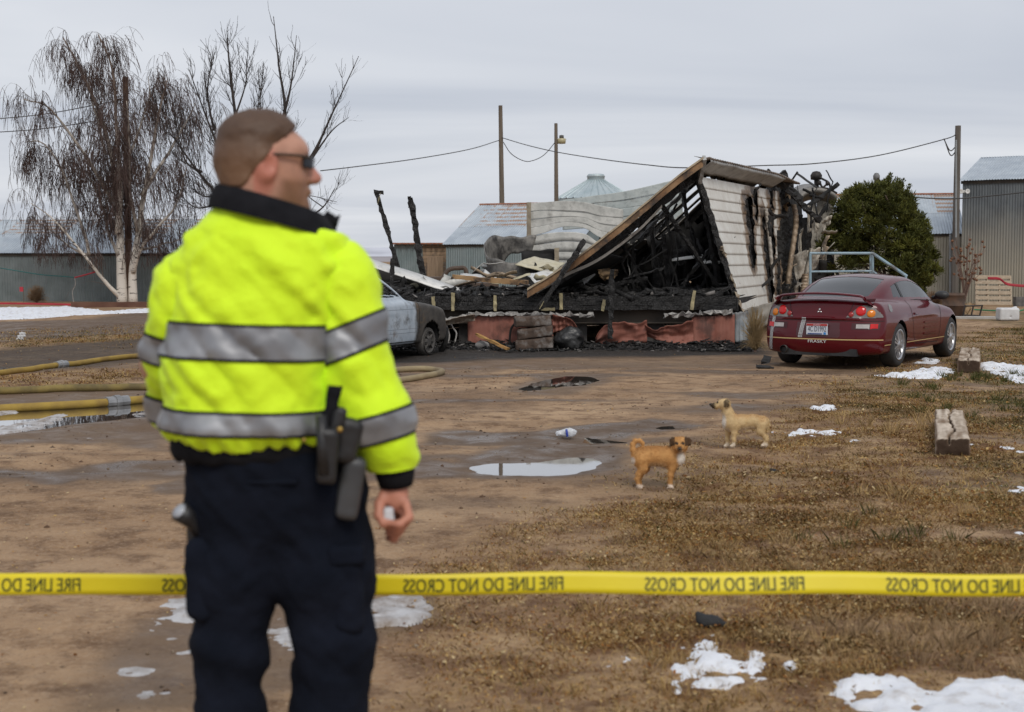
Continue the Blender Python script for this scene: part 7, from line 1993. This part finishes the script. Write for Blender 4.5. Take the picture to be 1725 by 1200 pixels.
# dog with the curled tail: side on, head turned to the camera
YA = 9.45
def A_(px, py, dy=0.0): return P(px, py, YA + dy)
ka = YA/FPX
def dogA(p):
    d = chain(p, [(A_(1081,770), 17*ka), (A_(1098,768), 15.0*ka), (A_(1116,769), 15.5*ka), (A_(1133,771), 17.5*ka), (A_(1141,770,-.01), 13*ka)], .03)
    d = smin(d, chain(p, [(A_(1137,766,-.005), 13*ka), (A_(1143,757,-.02), 10.5*ka), (A_(1146,750,-.03), 10*ka)], .02), .025)
    hd = ell(p, A_(1146,748.5,-.035), (.054,.056,.050))
    hd = smin(hd, cone(p, A_(1145.5,754,-.07), A_(1145,757,-.125), .027, .017), .025)
    hd = smin(hd, ell(p, A_(1139.5,751,-.065), (.018,.018,.018)), .02); hd = smin(hd, ell(p, A_(1152,751,-.065), (.018,.018,.018)), .02)
    for s, ex in ((-1, 1133), (1, 1160)):
        ear = chain(p, [(A_(1146 + s*9, 741.5, -.02), .019), (A_(ex, 743, -.025), .017), (A_(ex + s*2.5, 748.5, -.045), .008)], .012)
        hd = smin(hd, ear, .012)
    d = smin(d, hd, .02)
    for dy, ox in ((-.048, 0), (.048, 3.5)):
        d = smin(d, chain(p, [(A_(1081+ox,777,dy*.8), 13*ka), (A_(1083+ox,789,dy), 7.5*ka), (A_(1075.5+ox,800,dy), 4.0*ka), (A_(1073.5+ox,807,dy), 3.1*ka), (A_(1076+ox,818,dy), 2.6*ka)], .015), .022)
        d = smin(d, cone(p, A_(1076.5+ox,820.5,dy-.005), A_(1080.5+ox,821.5,dy-.012), 2.7*ka, 2.3*ka), .012)
        d = smin(d, chain(p, [(A_(1136+ox*.6,776,dy*.7), 10.5*ka), (A_(1132+ox*.6,788,dy*.9), 5.6*ka), (A_(1129+ox*.6,800,dy), 3.5*ka), (A_(1128+ox*.6,818,dy), 2.7*ka)], .015), .02)
        d = smin(d, cone(p, A_(1128.5+ox*.6,820.5,dy-.005), A_(1132.5+ox*.6,821.5,dy-.012), 2.7*ka, 2.3*ka), .012)
    tail = chain(p, [(A_(1069,765), 4.6*ka), (A_(1066,757), 4*ka), (A_(1066,749), 3.6*ka), (A_(1070.5,743), 3.3*ka), (A_(1078,742.5), 3.0*ka), (A_(1083,747), 2.6*ka), (A_(1083,753), 2.0*ka)], .012)
    d = smin(d, tail, .012)
    return d
def colA(V, n):
    px = V[:,0]/V[:,1]*FPX + CX; k = V[:,1]; dz = A_(0,0)
    py = np.array([0.]); py = 438 + (CAMH - V[:,2])/V[:,1]*FPX
    nz_ = .5 + .5*fbm(V[:,0]*22, V[:,1]*22, V[:,2]*22, seed=3, oct=3)
    c = np.array((.47,.235,.080)) + (np.array((.56,.31,.12)) - np.array((.47,.235,.080)))*nz_[:,None]
    dark = sstep(764, 756, py + 2*nz_)*(px > 1076)*(px < 1142)*.0 + sstep(.35, .9, n[:,2])*(py > 752)*(py < 766)*.45
    c = c + (np.array((.20,.075,.022)) - c)*dark[:,None]
    belly = sstep(-.35, -.85, n[:,2])*(py > 772)*(py < 795)*.6
    c = c + (np.array((.60,.45,.28)) - c)*belly[:,None]
    wh = np.maximum(sstep(10, 4, np.hypot((px-1150)/1.0, (py-774)/1.6)), np.maximum(.7*sstep(817, 820, py), .9*sstep(7, 3, np.hypot(px-1066.5, (py-779)/1.4))))
    c = c + (np.array((.72,.66,.58)) - c)*wh[:,None]
    dkm = np.zeros(len(V))
    ear = (py < 753) & (py > 736) & ((px < 1138.5) & (px > 1126) | (px > 1155)); dkm = np.maximum(dkm, ear*.9)
    for ex, ey in ((1141,748),(1152,748)): dkm = np.maximum(dkm, .92*sstep(3.6, 1.8, np.hypot(px-ex, (py-ey)))*(V[:,1] < YA - .05))
    mz = sstep(.112, .130, YA - V[:,1]); dkm = np.maximum(dkm, mz*.7)
    c = c + (np.array((.035,.022,.016)) - c)*dkm[:,None]
    return c
make_dog('dog', 'small tan dog with a curled tail looking back at the camera', dict(fn=dogA, lo=A_(1056,737)*np.array((1,0,0)) + np.array((-.02, YA-.17, -.03)), hi=A_(1170,730)*np.array((1,0,1)) + np.array((.02, YA+.13, .0)), base=(1100,822), flow=np.array((-.55, 0, -.35))), 822, A_, colA, seed=3,
         eyes=((A_(1141.3,748.3,-.088), .0085), (A_(1151,748.3,-.088), .0085)), nose=(A_(1145,756.5,-.137), (.011,.008,.009)))
# pale dog, side on to the left with head raised
YB = 11.45
def B_(px, py, dy=0.0): return P(px, py, YB + dy)
kb = YB/FPX
def dogB(p):
    d = chain(p, [(B_(1284,711), 10.5*kb), (B_(1268,710), 10.5*kb), (B_(1250,711), 11.5*kb), (B_(1234,713), 13*kb), (B_(1226,713), 9.5*kb)], .03)
    d = smin(d, chain(p, [(B_(1230,708), 11*kb), (B_(1226,696), 8.6*kb), (B_(1222,685), 7.6*kb)], .02), .03)
    hd = ell(p, B_(1220,680), (9.0*kb, .044, 8.0*kb))
    hd = smin(hd, chain(p, [(B_(1214,681.5), 6.2*kb), (B_(1206,683.5), 4.4*kb), (B_(1199,682.5), 3.0*kb)], .015), .02)
    hd = smin(hd, cone(p, B_(1207,687), B_(1201,686), 2.6*kb, 1.9*kb), .01)
    for dy in (-.040, .040):
        hd = smin(hd, chain(p, [(B_(1224,676,dy*.9), .016), (B_(1226.5,679,dy*1.25), .015), (B_(1224.5,685,dy*1.3), .008)], .012), .010)
    d = smin(d, hd, .02)
    for dy, ox in ((-.050, 0), (.050, 2)):
        d = smin(d, chain(p, [(B_(1283+ox,716,dy*.8), 9.5*kb), (B_(1281+ox,727,dy), 6.5*kb), (B_(1287.5+ox,735,dy), 3.1*kb), (B_(1290+ox,740,dy), 2.5*kb), (B_(1287.5+ox,748,dy), 2.1*kb)], .015), .022)
        d = smin(d, cone(p, B_(1288+ox,749.6,dy), B_(1284+ox,750.6,dy-.01), 2.8*kb, 2.2*kb), .01)
    for dy, fx in ((.045, 1225.5), (-.045, 1236)):
        d = smin(d, chain(p, [(B_(fx+1.5,718,dy*.7), 8*kb), (B_(fx+1,729,dy*.9), 4.4*kb), (B_(fx,740,dy), 3.0*kb), (B_(fx-.5,749,dy), 2.4*kb)], .015), .02)
        d = smin(d, cone(p, B_(fx-.5,750.3,dy), B_(fx-4.5,751.6,dy-.008), 3.0*kb, 2.3*kb), .01)
    d = smin(d, chain(p, [(B_(1292,708), 3.2*kb), (B_(1294,716,.01), 2.8*kb), (B_(1292,728,.01), 1.8*kb)], .01), .012)
    return d
def colB(V, n):
    px = V[:,0]/V[:,1]*FPX + CX; py = 438 + (CAMH - V[:,2])/V[:,1]*FPX
    nz_ = .5 + .5*fbm(V[:,0]*20, V[:,1]*20, V[:,2]*20, seed=6, oct=3)
    c = np.array((.54,.385,.195)) + (np.array((.66,.50,.28)) - np.array((.54,.385,.195)))*nz_[:,None]
    bk = sstep(.3, .9, n[:,2])*(px > 1236)*.5; c = c + (np.array((.40,.20,.075)) - c)*bk[:,None]
    wh = np.maximum(sstep(7, 3, np.hypot((px-1220), (py-712)/2.6)), np.maximum(sstep(744, 750, py)*.7, sstep(-.4, -.9, n[:,2])*(py > 715)*(py < 730)*.5))
    c = c + (np.array((.68,.62,.54)) - c)*wh[:,None]
    dk = sstep(1210, 1203, px)*(py < 695)*.95
    dk = np.maximum(dk, .75*(np.abs(V[:,1]-YB) > .036)*(py < 687)*(py > 673)*(px > 1220)*(px < 1230)); dk = np.maximum(dk, .8*sstep(2.6, 1.2, np.hypot(px-1208.5, py-677.5)))
    return c + (np.array((.030,.022,.018)) - c)*dk[:,None]
make_dog('dog', 'pale cream dog with dark muzzle standing in profile', dict(fn=dogB, lo=B_(1192,670)*np.array((1,0,0)) + np.array((0, YB-.13, -.03)), hi=B_(1302,664)*np.array((1,0,1)) + np.array((0, YB+.13, 0)), base=(1250,752), flow=np.array((.55, 0, -.35))), 752, B_, colB, seed=5,
         eyes=((B_(1208.8,677.8,-.026), .0075), (B_(1208.8,677.8,.026), .0075)), nose=(B_(1196.8,681.5), (.010,.011,.010)))

# ================================================================== THE OFFICER
MY = 3.30
def m(px, py, dy=0.0): return P(px, py, MY + dy)
km = MY/FPX
CB = m(450, 600)
SKIN = (.44,.225,.155)
# head frame: he looks to the side and a little away from us
hc = m(449, 277)
fwd = unit((.955, .29, -.02)); lat = unit(np.cross(Z3, fwd)); upv = np.cross(fwd, lat)      # lat points to his left (away from camera)
HM = np.stack((fwd, lat, upv))
def hd_(a, b, c): return hc + (fwd*a + lat*b + upv*c)*.93
def head_sdf(p):
    p = hc + (p - hc)/.93
    q = (p - hc) @ HM.T
    d = ell(q, (-.012, 0, .020), (.103, .079, .099))
    d = smin(d, ell(q, (-.045, 0, .000), (.066, .070, .082)), .03)
    d = smin(d, ell(q, (.042, 0, -.030), (.058, .064, .074)), .03)
    d = smin(d, ell(q, (.052, 0, -.088), (.046, .050, .042)), .03)
    d = smin(d, ell(q, (.086, 0, -.108), (.022, .026, .024)), .025)
    d = smin(d, ell(q, (.066, 0, .036), (.034, .060, .030)), .03)
    d = smin(d, cone(q, (.094, 0, .008), (.122, 0, -.030), .011, .0155), .012)
    d = smin(d, ell(q, (.108, 0, -.036), (.014, .020, .010)), .01)
    d = smin(d, ell(q, (.099, 0, -.066), (.014, .025, .012)), .012)
    for s in (-1, 1):
        d = smax(d, -ell(q, (.098, s*.034, .006), (.016, .018, .012)), .014)
        ear = ell(q, (-.012, s*.085, -.008), (.029, .017, .038), None); ear = smax(ear, -ell(q, (-.002, s*.100, -.006), (.016, .012, .022)), .008); d = smin(d, ear, .012)
    d = smax(d, -ell(q, (.112, 0, -.080), (.014, .022, .0035)), .004)
    d = smin(d, cone(p, hd_(-.028, 0, -.055), m(446, 385, .02), .064, .070), .03)
    d = smin(d, ell(p, m(425, 330, -.035), (.062, .050, .055)), .04)
    return d*.93
SHR, ELR, WRR = m(582, 470, .0), m(612, 628, -.02), m(664, 792, -.01)
SHL, ELL, WRL = m(318, 470, .0), m(277, 612, .05), m(330, 742, .30)
wr = m(664, 800, -.005)
FING = []
for i in range(4):
    b0 = m(683 - 5*i, 846 + 7*i, -.030 + .020*i); b1 = m(689 - 5*i, 872 + 7*i, -.055 + .020*i); b2 = m(672 - 3*i, 884 + 8*i, -.070 + .020*i); b3 = m(652 + 1*i, 881 + 8.5*i, -.060 + .020*i)
    FING.append([(b0, .0105), (b1, .0100), (b2, .0092), (b3, .0080)])
THUMB = [(m(650, 826, -.012), .0125), (m(639, 850, -.038), .0115), (m(638, 868, -.052), .0105), (m(645, 884, -.058), .0085)]
def hand_sdf(p):
    d = smin(cone(p, m(664, 795, 0), m(664, 815, 0), .030, .028), ell(p, m(668, 838, -.005), (.028, .034, .040)), .02)
    for f in FING: d = smin(d, chain(p, f, .006), .007)
    return smin(d, chain(p, THUMB, .008), .012)
def body_sdf(p):
    d = head_sdf(p)
    d = smin(d, ell(p, m(447, 540, .02), (.17, .10, .26)), .05)
    d = smin(d, ell(p, m(447, 760, .02), (.185, .120, .16)), .06)
    d = smin(d, chain(p, [(SHR, .062), (ELR, .050), (WRR, .032)], .03), .04); d = smin(d, chain(p, [(SHL, .062), (ELL, .050), (WRL, .032)], .03), .04)
    d = smin(d, chain(p, [(m(395, 830, .02), .090), (m(388, 1080, .0), .066), (m(388, 1440, .03), .044)], .03), .04)
    d = smin(d, chain(p, [(m(535, 830, .02), .090), (m(560, 1065, .0), .066), (m(552, 1440, .03), .044)], .03), .04)
    d = smin(d, hand_sdf(p), .012)
    d = smin(d, ell(p, WRL + np.array((.02, .03, -.06)), (.035, .04, .06)), .03)
    return d
V1, F1 = nets(body_sdf, m(215, 1500)*np.array((1,0,0)) + np.array((0, MY-.24, .05)), m(720, 150)*np.array((1,0,1)) + np.array((0, MY+.42, 0)), .008, 2)
q = (V1 - hc) @ HM.T/.93
nz_ = .5 + .5*fbm(V1[:,0]*30, V1[:,1]*30, V1[:,2]*30, seed=4, oct=3)
C = np.array(SKIN) + (np.array((.50,.27,.19)) - np.array(SKIN))*nz_[:,None]
hmask = (V1[:,2] > m(0, 400)[2])
beard = hmask*sstep(.012, .045, q[:,0] - .15*(q[:,2]+.05))*sstep(-.030, -.050, q[:,2])*.95
C = C + (np.array((.21,.105,.055)) - C)*(beard*(.65 + .35*nz_))[:,None]
earm = hmask*sstep(.074, .082, np.abs(q[:,1]))*(np.abs(q[:,0]+.01) < .03); C = C + (np.array((.52,.19,.135)) - C)*(earm*.8)[:,None]
nos = hmask*sstep(.10, .118, q[:,0])*(q[:,2] > -.05); C = C + (np.array((.50,.19,.15)) - C)*(nos*.6)[:,None]
hnd = V1[:,2] < m(0, 800)[2]; C[hnd] = C[hnd]*np.array((1.05,.86,.82))
mt = mat_attr('human_skin', rough=.5, var=.15, vscale=40, spec=.4, bmp=.1, bscale=200, bdist=.002)
base = np.array((m(470, 0)[0], MY, 0.))
MAN = solo('person', 'person in a bright yellow hi-vis jacket and dark trousers seen from behind', 'person', (V1, F1), mt, base=base, smooth=True, attrs={'col': C})
def wear(name, VF, m_, parent=MAN, smooth=True, attrs=None):
    return link(name, mesh_data(name, np.asarray(VF[0]) - base, VF[1], smooth, attrs), m_, parent)
# hair: cropped sides, longer top
def hair_sdf(p):
    q = (p - hc) @ HM.T/.93
    line = np.where(q[:,0] > .012, .040 + .95*(q[:,0]-.012), np.where(q[:,0] > -.035, .040 - (.012-q[:,0])*1.3, -.022 - (-.035-q[:,0])*.62))
    line = np.where((q[:,0] < -.035) & (q[:,0] > -.2), -.022 - np.clip((-.035-q[:,0])*1.2, 0, .040), line)
    line = line + .010*fbm(q[:,0]*45, q[:,1]*45, q[:,2]*20, seed=31, oct=3)
    th = .0012 + .0050*sstep(.0, .055, q[:,2] - line) + .010*sstep(.045, .095, q[:,2]) + .004*sstep(-.02, -.09, q[:,0])
    return smax(head_sdf(p) - th - .0025*fbm(p[:,0]*60, p[:,1]*60, p[:,2]*60, seed=2, oct=2), (line - q[:,2])*.8, .006)
hm, ht, hb_ = nodes_of('brown_cropped_hair')
tcz = N(ht, 'ShaderNodeTexCoord'); tz_ = N(ht, 'ShaderNodeSeparateXYZ'); ht.links.new(tcz.outputs['Object'], tz_.inputs[0])
hn = noise(ht, 60, 4, .6)
hcz = ramp(ht, mth(ht, 'ADD', tz_.outputs[2], mth(ht, 'MULTIPLY', hn, .02)), 0, 1)
hcol = mixc(ht, ramp(ht, mth(ht, 'MULTIPLY', mth(ht, 'SUBTRACT', tz_.outputs[2], float(hc[2]-.04)), 8.0), .15, .85), (.175,.092,.048), (.058,.030,.017))
hcol = mixc(ht, mth(ht, 'MULTIPLY', hn, .5), hcol, (.17,.095,.052))
ht.links.new(hcol, hb_.inputs['Base Color']); hb_.inputs['Roughness'].default_value = .6; bump(ht, hb_, noise(ht, 160, 3, .6), .4, .004)
wear('hair', nets(hair_sdf, hc - .17, hc + .17, .0055, 1), hm)
# sunglasses
FRM = mat('tortoise_frame', (.035,.020,.012), (.06,.03,.015), 20, .35); LNS = mat('dark_lens', (.012,.014,.022), rough=.08)
gl = wear('sunglasses', tube(spline([hd_(.098, -.066, .016), hd_(.06, -.078, .019), hd_(0, -.088, .018), hd_(-.028, -.088, .008), hd_(-.042, -.084, -.006)], 24), .0040, 6), FRM)
wear('temple', tube(spline([hd_(.098, .066, .016), hd_(.06, .078, .019), hd_(0, .088, .018), hd_(-.028, .088, .008)], 20), .0040, 6), FRM, gl)
for s in (-1, 1):
    u = np.linspace(-1, 1, 9); U, W_ = np.meshgrid(u, u, indexing='ij'); k = (U**4 + W_**4) < 1.15
    Pt = np.stack([[hd_(.112 - .010*abs(b)**2 - .03*max(0, b*s)*.6, s*.034 + b*.024, .006 + c*.015) for c in u] for b in u]); V_, F_ = gridmesh(Pt); wear('lens', solid(V_, F_, .003), LNS, gl)
wear('bridge', tube([hd_(.114, -.012, .012), hd_(.118, 0, .014), hd_(.114, .012, .012)], .003, 6), FRM, gl)

# jacket ------------------------------------------------------------
LV = [(330,400,505,.09),(352,362,535,.11),(375,330,570,.130),(400,308,584,.148),(450,286,598,.164),(520,280,590,.172),(600,276,574,.176),(680,278,568,.178),(715,280,566,.175),(738,292,560,.160),(766,300,556,.150)]
zl = np.array([m(0, a[0])[2] for a in LV])[::-1]; cl_ = np.array([(m(a[1], a[0])[0] + m(a[2], a[0])[0])/2 for a in LV])[::-1]; al = np.array([(a[2]-a[1])/2*km for a in LV])[::-1]; bl_ = np.array([a[3] for a in LV])[::-1]
def folds(p, s, a):
    x, y, z = p[:,0], p[:,1], p[:,2]
    w1 = fbm(x*5 + z*3, y*5, z*7 - x*4, seed=s, oct=3); w2 = np.abs(fbm(x*9 + z*5, y*7, z*10 + x*8, seed=s+5, oct=2))
    return a*(1.5*w1 - 2.0*w2 + .9*np.abs(fbm(x*16 + z*14, y*10, z*17 - x*12, seed=s+9, oct=2)))
def torso_sdf(p):
    z = p[:,2]; c = np.interp(z, zl, cl_); a = np.interp(z, zl, al); b = np.interp(z, zl, bl_)
    qx = np.abs(p[:,0]-c)/a; qy = np.abs(p[:,1]-MY-.02)/b
    d = ((qx**2.3 + qy**2.3)**(1/2.3) - 1)*np.minimum(a, b)*1.05
    d = smax(d, z - (m(0, 344)[2] - .27*(p[:,0] - m(395, 344)[0])*(p[:,0] > m(395, 344)[0])), .015); d = smax(d, m(0, 742)[2] - z, .02)
    bl = np.exp(-((z - m(0, 716)[2])/.035)**2)
    ang = np.arctan2(p[:,1]-MY, p[:,0]-c)
    return d + folds(p, 3, .010) - .016*bl + .007*np.exp(-((z - m(0, 735)[2])/.022)**2)*np.sin(ang*26)
def sleeve_sdf(side):
    if side > 0:
        ch = [(m(562, 462), 54*km), (m(578, 486), 54*km), (m(590, 545, -.005), 54*km), (m(598, 628, -.02), 54*km), (m(626, 700, -.02), 54*km), (m(655, 762, -.01), 41*km), (m(664, 783, -.01), 31*km)]
    else:
        ch = [(m(338, 460), 54*km), (m(318, 488), 52*km), (m(306, 540, .01), 48*km), (m(287, 612, .05), 43*km), (m(300, 690, .14), 44*km), (WRL, 36*km)]
    def fn(p):
        d = chain(p, ch, .05)
        return d + folds(p, 9 + side, .009) + .004*np.sin(p[:,2]*70 + p[:,0]*30 + 3*fbm(p[:,0]*6, p[:,1]*6, p[:,2]*6, seed=4))*sstep(.05, .0, np.abs(p[:,2] - m(0, 745)[2]) - .03)
    return fn
jm, jt, jb = nodes_of('hi_vis_fabric')
jt.links.new(mixc(jt, ramp(jt, noise(jt, 4, 4, .5), .3, .7), (.66,.98,.008), (.72,.99,.014)), jb.inputs['Base Color']); jb.inputs['Roughness'].default_value = .75; jb.inputs['Sheen Weight'].default_value = .1
bump(jt, jb, mth(jt, 'ADD', noise(jt, 11, 4, .55), mth(jt, 'MULTIPLY', noise(jt, 300, 2, .5), .08)), .35, .03)
BKF = mat('black_knit_trim', (.008,.008,.010), (.014,.014,.017), 20, 1.0, spec=.15, bmp=.3, bscale=200)
rm, rt, rb = nodes_of('silver_reflective_band')
rt.links.new(mixc(rt, ramp(rt, noise(rt, 9, 3, .5), .35, .7), (.20,.205,.22), (.36,.37,.39)), rb.inputs['Base Color']); rb.inputs['Roughness'].default_value = .45; rb.inputs['Metallic'].default_value = .35
TV, TF = nets(torso_sdf, (CB[0]-.32, MY-.24, m(0, 752)[2]), (CB[0]+.34, MY+.26, m(0, 322)[2]), .0095, 1)
JK = wear('jacket', (TV, TF), jm)
def band(V, F, planes, off, m_, name='reflective_band', par=JK):
    n = vnormals(V, F); V2, F2 = clip_mesh(V + n*off, F, planes)
    if len(F2): wear(name, (V2, F2), m_, par)
def zplane(py, slope=0.0, sgn=1, cx=450):
    co = m(cx, py); no = np.array((slope, 0, 1.0)); return (tuple(co), tuple(no*sgn))
for y0, y1, sl_ in ((545, 600, .030), (686, 722, .02)):
    band(TV, TF, [zplane(y0-3, sl_, -1), zplane(y1+3, sl_, 1)], .0030, BKF, 'band_edging'); band(TV, TF, [zplane(y0+2, sl_, -1), zplane(y1-2, sl_, 1)], .0055, rm)
for s in (1, -1):
    fn = sleeve_sdf(s); lo = (CB[0] + (.02 if s > 0 else -.34), MY-.17, m(0, 830)[2]); hi = (CB[0] + (.40 if s > 0 else -.02), MY + (.16 if s > 0 else .40), m(0, 350)[2])
    SV, SF = nets(fn, lo, hi, .0095, 1)
    if s > 0: SV, SF = clip_mesh(SV, SF, [(tuple(m(660, 790)), (-.12, 0, 1.))])
    else: pass
    SF4 = [f for f in SF if len(f) == 4]
    wear('sleeve', (SV, SF), jm, JK)
    SV = np.asarray(SV)
    bands_ = (((601, 566, 40, -.40), (640, 716, 36, -.26)) if s > 0 else ((258, 588, 36, .24), (285, 705, 34, .2)))
    V0, F0 = nets(fn, lo, hi, .0095, 1)
    for (bx, by, hh, sl_) in bands_:
        nrm = unit((sl_, 0, 1.)); c = m(bx, by)
        for e, o_, mm, nm in ((3, .0030, BKF, 'band_edging'), (-2, .0055, rm, 'reflective_band')):
            k = (hh/2 + e)*km + .006; band(V0, F0, [(tuple(c - nrm*k), tuple(nrm)), (tuple(c + nrm*k), tuple(-nrm))], o_, mm, nm)
# cuff, collar, waistband
wear('cuff', tube([m(664, 786, -.008), m(665, 796, -.008), m(666, 806, -.006), m(667, 818, -.004)], [.046, .047, .044, .040], 16), BKF, JK)
wear('cuff', tube([WRL + np.array((0, -.02, .03)), WRL + np.array((.015, .02, -.04))], [.040, .034], 14), BKF, JK)
ph = np.linspace(0, 2*math.pi, 49)
def ring(cpx, cpy, a, b, drop, front):
    c = m(cpx, cpy, .01)
    x = a*np.cos(ph); y = b*np.sin(ph); return np.c_[c[0] + x, c[1] + y, c[2] - drop*x - front*y]
prof_ = [ring(462, 378, .152, .140, .26, .05), ring(460, 360, .146, .134, .27, .05), ring(456, 338, .126, .118, .28, .06), ring(455, 335, .116, .108, .28, .06), ring(456, 356, .120, .110, .27, .05)]
V_, F_ = gridmesh(np.stack(prof_, 1)); wear('collar', (V_, F_), BKF, JK)
wear('collar_tip', beam(m(545, 368, .05), m(566, 377, .07), .03, .035, .003, seg=4), BKF, JK)
th = np.linspace(0, 2*math.pi, 65); rows = []
for py, gx in ((728, 1.0), (742, 1.035), (758, 1.035), (768, 1.0), (772, .95)):
    z = m(0, py)[2]; c = (m(292, py)[0] + m(562, py)[0])/2; rows.append(np.c_[c + .188*gx*np.sign(np.cos(th))*np.abs(np.cos(th))**.87, MY + .02 + .152*gx*np.sign(np.sin(th))*np.abs(np.sin(th))**.87, z + .004*np.sin(th*17)])
V_, F_ = gridmesh(np.stack(rows, 1)); wear('waistband', (V_, F_[:, ::-1]), BKF, JK)
# zip pull and dark side vent where the holster pushes the hem up
wear('side_vent', beam(m(566, 650, -.145), m(548, 745, -.15), .030, .008, .003, seg=6), BKF, JK)
# trousers -----------------------------------------------------------
def trou_sdf(p):
    z = p[:,2]
    d = ell(p, m(456, 812, .02), (.184, .150, .17)); d = smin(d, ell(p, m(452, 765, .02), (.180, .142, .10)), .05)
    d = smin(d, chain(p, [(m(404, 850, .02), 84*km), (m(398, 960, .01), 74*km), (m(390, 1085, .0), 56*km), (m(386, 1200, .01), 51*km), (m(388, 1420, .03), 50*km), (m(388, 1500, .03), 52*km)], .05), .05)
    d = smin(d, chain(p, [(m(530, 850, .02), 87*km), (m(548, 960, .01), 77*km), (m(560, 1080, .0), 62*km), (m(555, 1200, .01), 56*km), (m(552, 1420, .03), 51*km), (m(552, 1500, .03), 52*km)], .05), .05)
    d = smax(d, z - m(0, 748)[2], .01); d = smax(d, m(0, 1512)[2] - z, .01)
    kn = np.exp(-((z - m(0, 1090)[2])/.10)**2)
    return d + folds(p, 21, .008) + .005*kn*np.sin(z*55 + p[:,0]*14 + 2*fbm(p[:,0]*4, p[:,1]*4, z*4, seed=8)) + .006*np.sin(z*30 + p[:,0]*26)*sstep(m(0, 1180)[2], m(0, 1350)[2], z)
NAVY = mat('navy_twill', (.0055,.0075,.0135), (.0095,.012,.021), 8, 1.0, spec=.12, bmp=.4, bscale=14, bdist=.02)
TR = wear('trousers', nets(trou_sdf, (CB[0]-.30, MY-.22, m(0, 1530)[2]), (CB[0]+.32, MY+.25, m(0, 738)[2]), .0095, 1), NAVY)
def rbox(c, s, rr, seed=0, rz=0.0, amp=.004, tilt=0.0):
    c = np.asarray(c, float); hs = np.asarray(s)/2
    def fn(p):
        q = p - c; k, z = math.cos(-rz), math.sin(-rz); q = np.c_[q[:,0]*k - q[:,1]*z, q[:,0]*z + q[:,1]*k, q[:,2]]
        k, z = math.cos(tilt), math.sin(tilt); q = np.c_[q[:,0]*k - q[:,2]*z, q[:,1], q[:,0]*z + q[:,2]*k]
        e = np.abs(q) - (hs-rr); return np.linalg.norm(np.maximum(e, 0), axis=1) + np.minimum(e.max(1), 0) - rr + amp*fbm(p[:,0]*20, p[:,1]*20, p[:,2]*20, seed=seed, oct=2)
    r_ = np.linalg.norm(hs) + .01; return nets(fn, c - r_, c + r_, min(.008, min(s)/5), 1)
wear('cargo_pocket', rbox(m(584, 985, -.01), (.080, .17, .20), .03, 1, .15, .010), NAVY, TR); wear('pocket_flap', rbox(m(582, 925, -.015), (.090, .18, .05), .014, 2, .15, .008), NAVY, TR)
wear('cargo_pocket', rbox(m(346, 970, -.01), (.070, .15, .20), .03, 3, -.1, .010), NAVY, TR); wear('hip_pocket', rbox(m(455, 812, -.118), (.125, .022, .012), .004, 4), NAVY, TR)
LEA = mat('black_duty_leather', (.014,.014,.015), (.026,.026,.028), 12, .45, bmp=.2); GUN = mat('grey_holster_polymer', (.040,.042,.045), (.06,.062,.066), 10, .4)
hl = wear('holster', rbox(m(590, 822, -.095), (.052, .06, .145), .016, 5, .2, .002, .17), GUN)
wear('holster_hood', rbox(m(584, 742, -.105), (.060, .055, .105), .018, 6, .2, .003, .25), LEA, hl); wear('pistol_grip', rbox(m(566, 716, -.135), (.030, .040, .085), .010, 7, .2, .002, .30), LEA, hl); wear('snap', rbox(m(573, 724, -.172), (.012, .010, .012), .004, 8), mat('brass_snap', (.45,.30,.08), rough=.3, metal=.8), hl)
wear('magazine_pouch', rbox(m(552, 768, -.155), (.045, .050, .125), .012, 9, .1, .002, .06), LEA); wear('baton', tube([m(541, 700, -.165), m(546, 800, -.175)], [.013, .014], 12), LEA); wear('snap', rbox(m(512, 742, -.152), (.012, .010, .012), .004, 10), bpy.data.materials['brass_snap'])
fl_ = wear('flashlight', tube([m(345, 915, -.03), m(326, 884, -.06), m(316, 872, -.07), m(303, 862, -.085)], [.014, .015, .021, .024], 16), LEA); wear('flashlight_lens', tube([m(302.5, 861.6, -.086), m(300.8, 860.2, -.088)], .018, 16), mat('flashlight_glass', (.40,.42,.46), rough=.1), fl_)
wear('leg_pouch', rbox(m(333, 905, -.02), (.045, .07, .12), .014, 11), LEA)
for x in (388, 552):
    def bt(p, x=x): return smax(smin(cone(p, m(x, 1440, .03), m(x, 1520, .03), .056, .056), smin(ell(p, np.array((m(x, 0)[0], MY+.12, .055)), (.052, .13, .06)), ell(p, np.array((m(x, 0)[0], MY+.02, .05)), (.045, .075, .055)), .04), .04), .0 - p[:,2] + .003, .01)
    V_, F_ = nets(bt, (m(x, 0)[0]-.1, MY-.1, -.02), (m(x, 0)[0]+.1, MY+.30, .30), .011, 1); wear('boot', (V_, F_), LEA)
# what he holds
c = m(655, 868, -.045)
solo('crumpled_wrapper', 'small crumpled white wrapper held in the officer hand', 'wrapper', rbox(c, (.026, .026, .040), .008, 12, .3, .008), mat('white_paper', (.62,.62,.64), (.48,.48,.5), 14, .5), smooth=False)
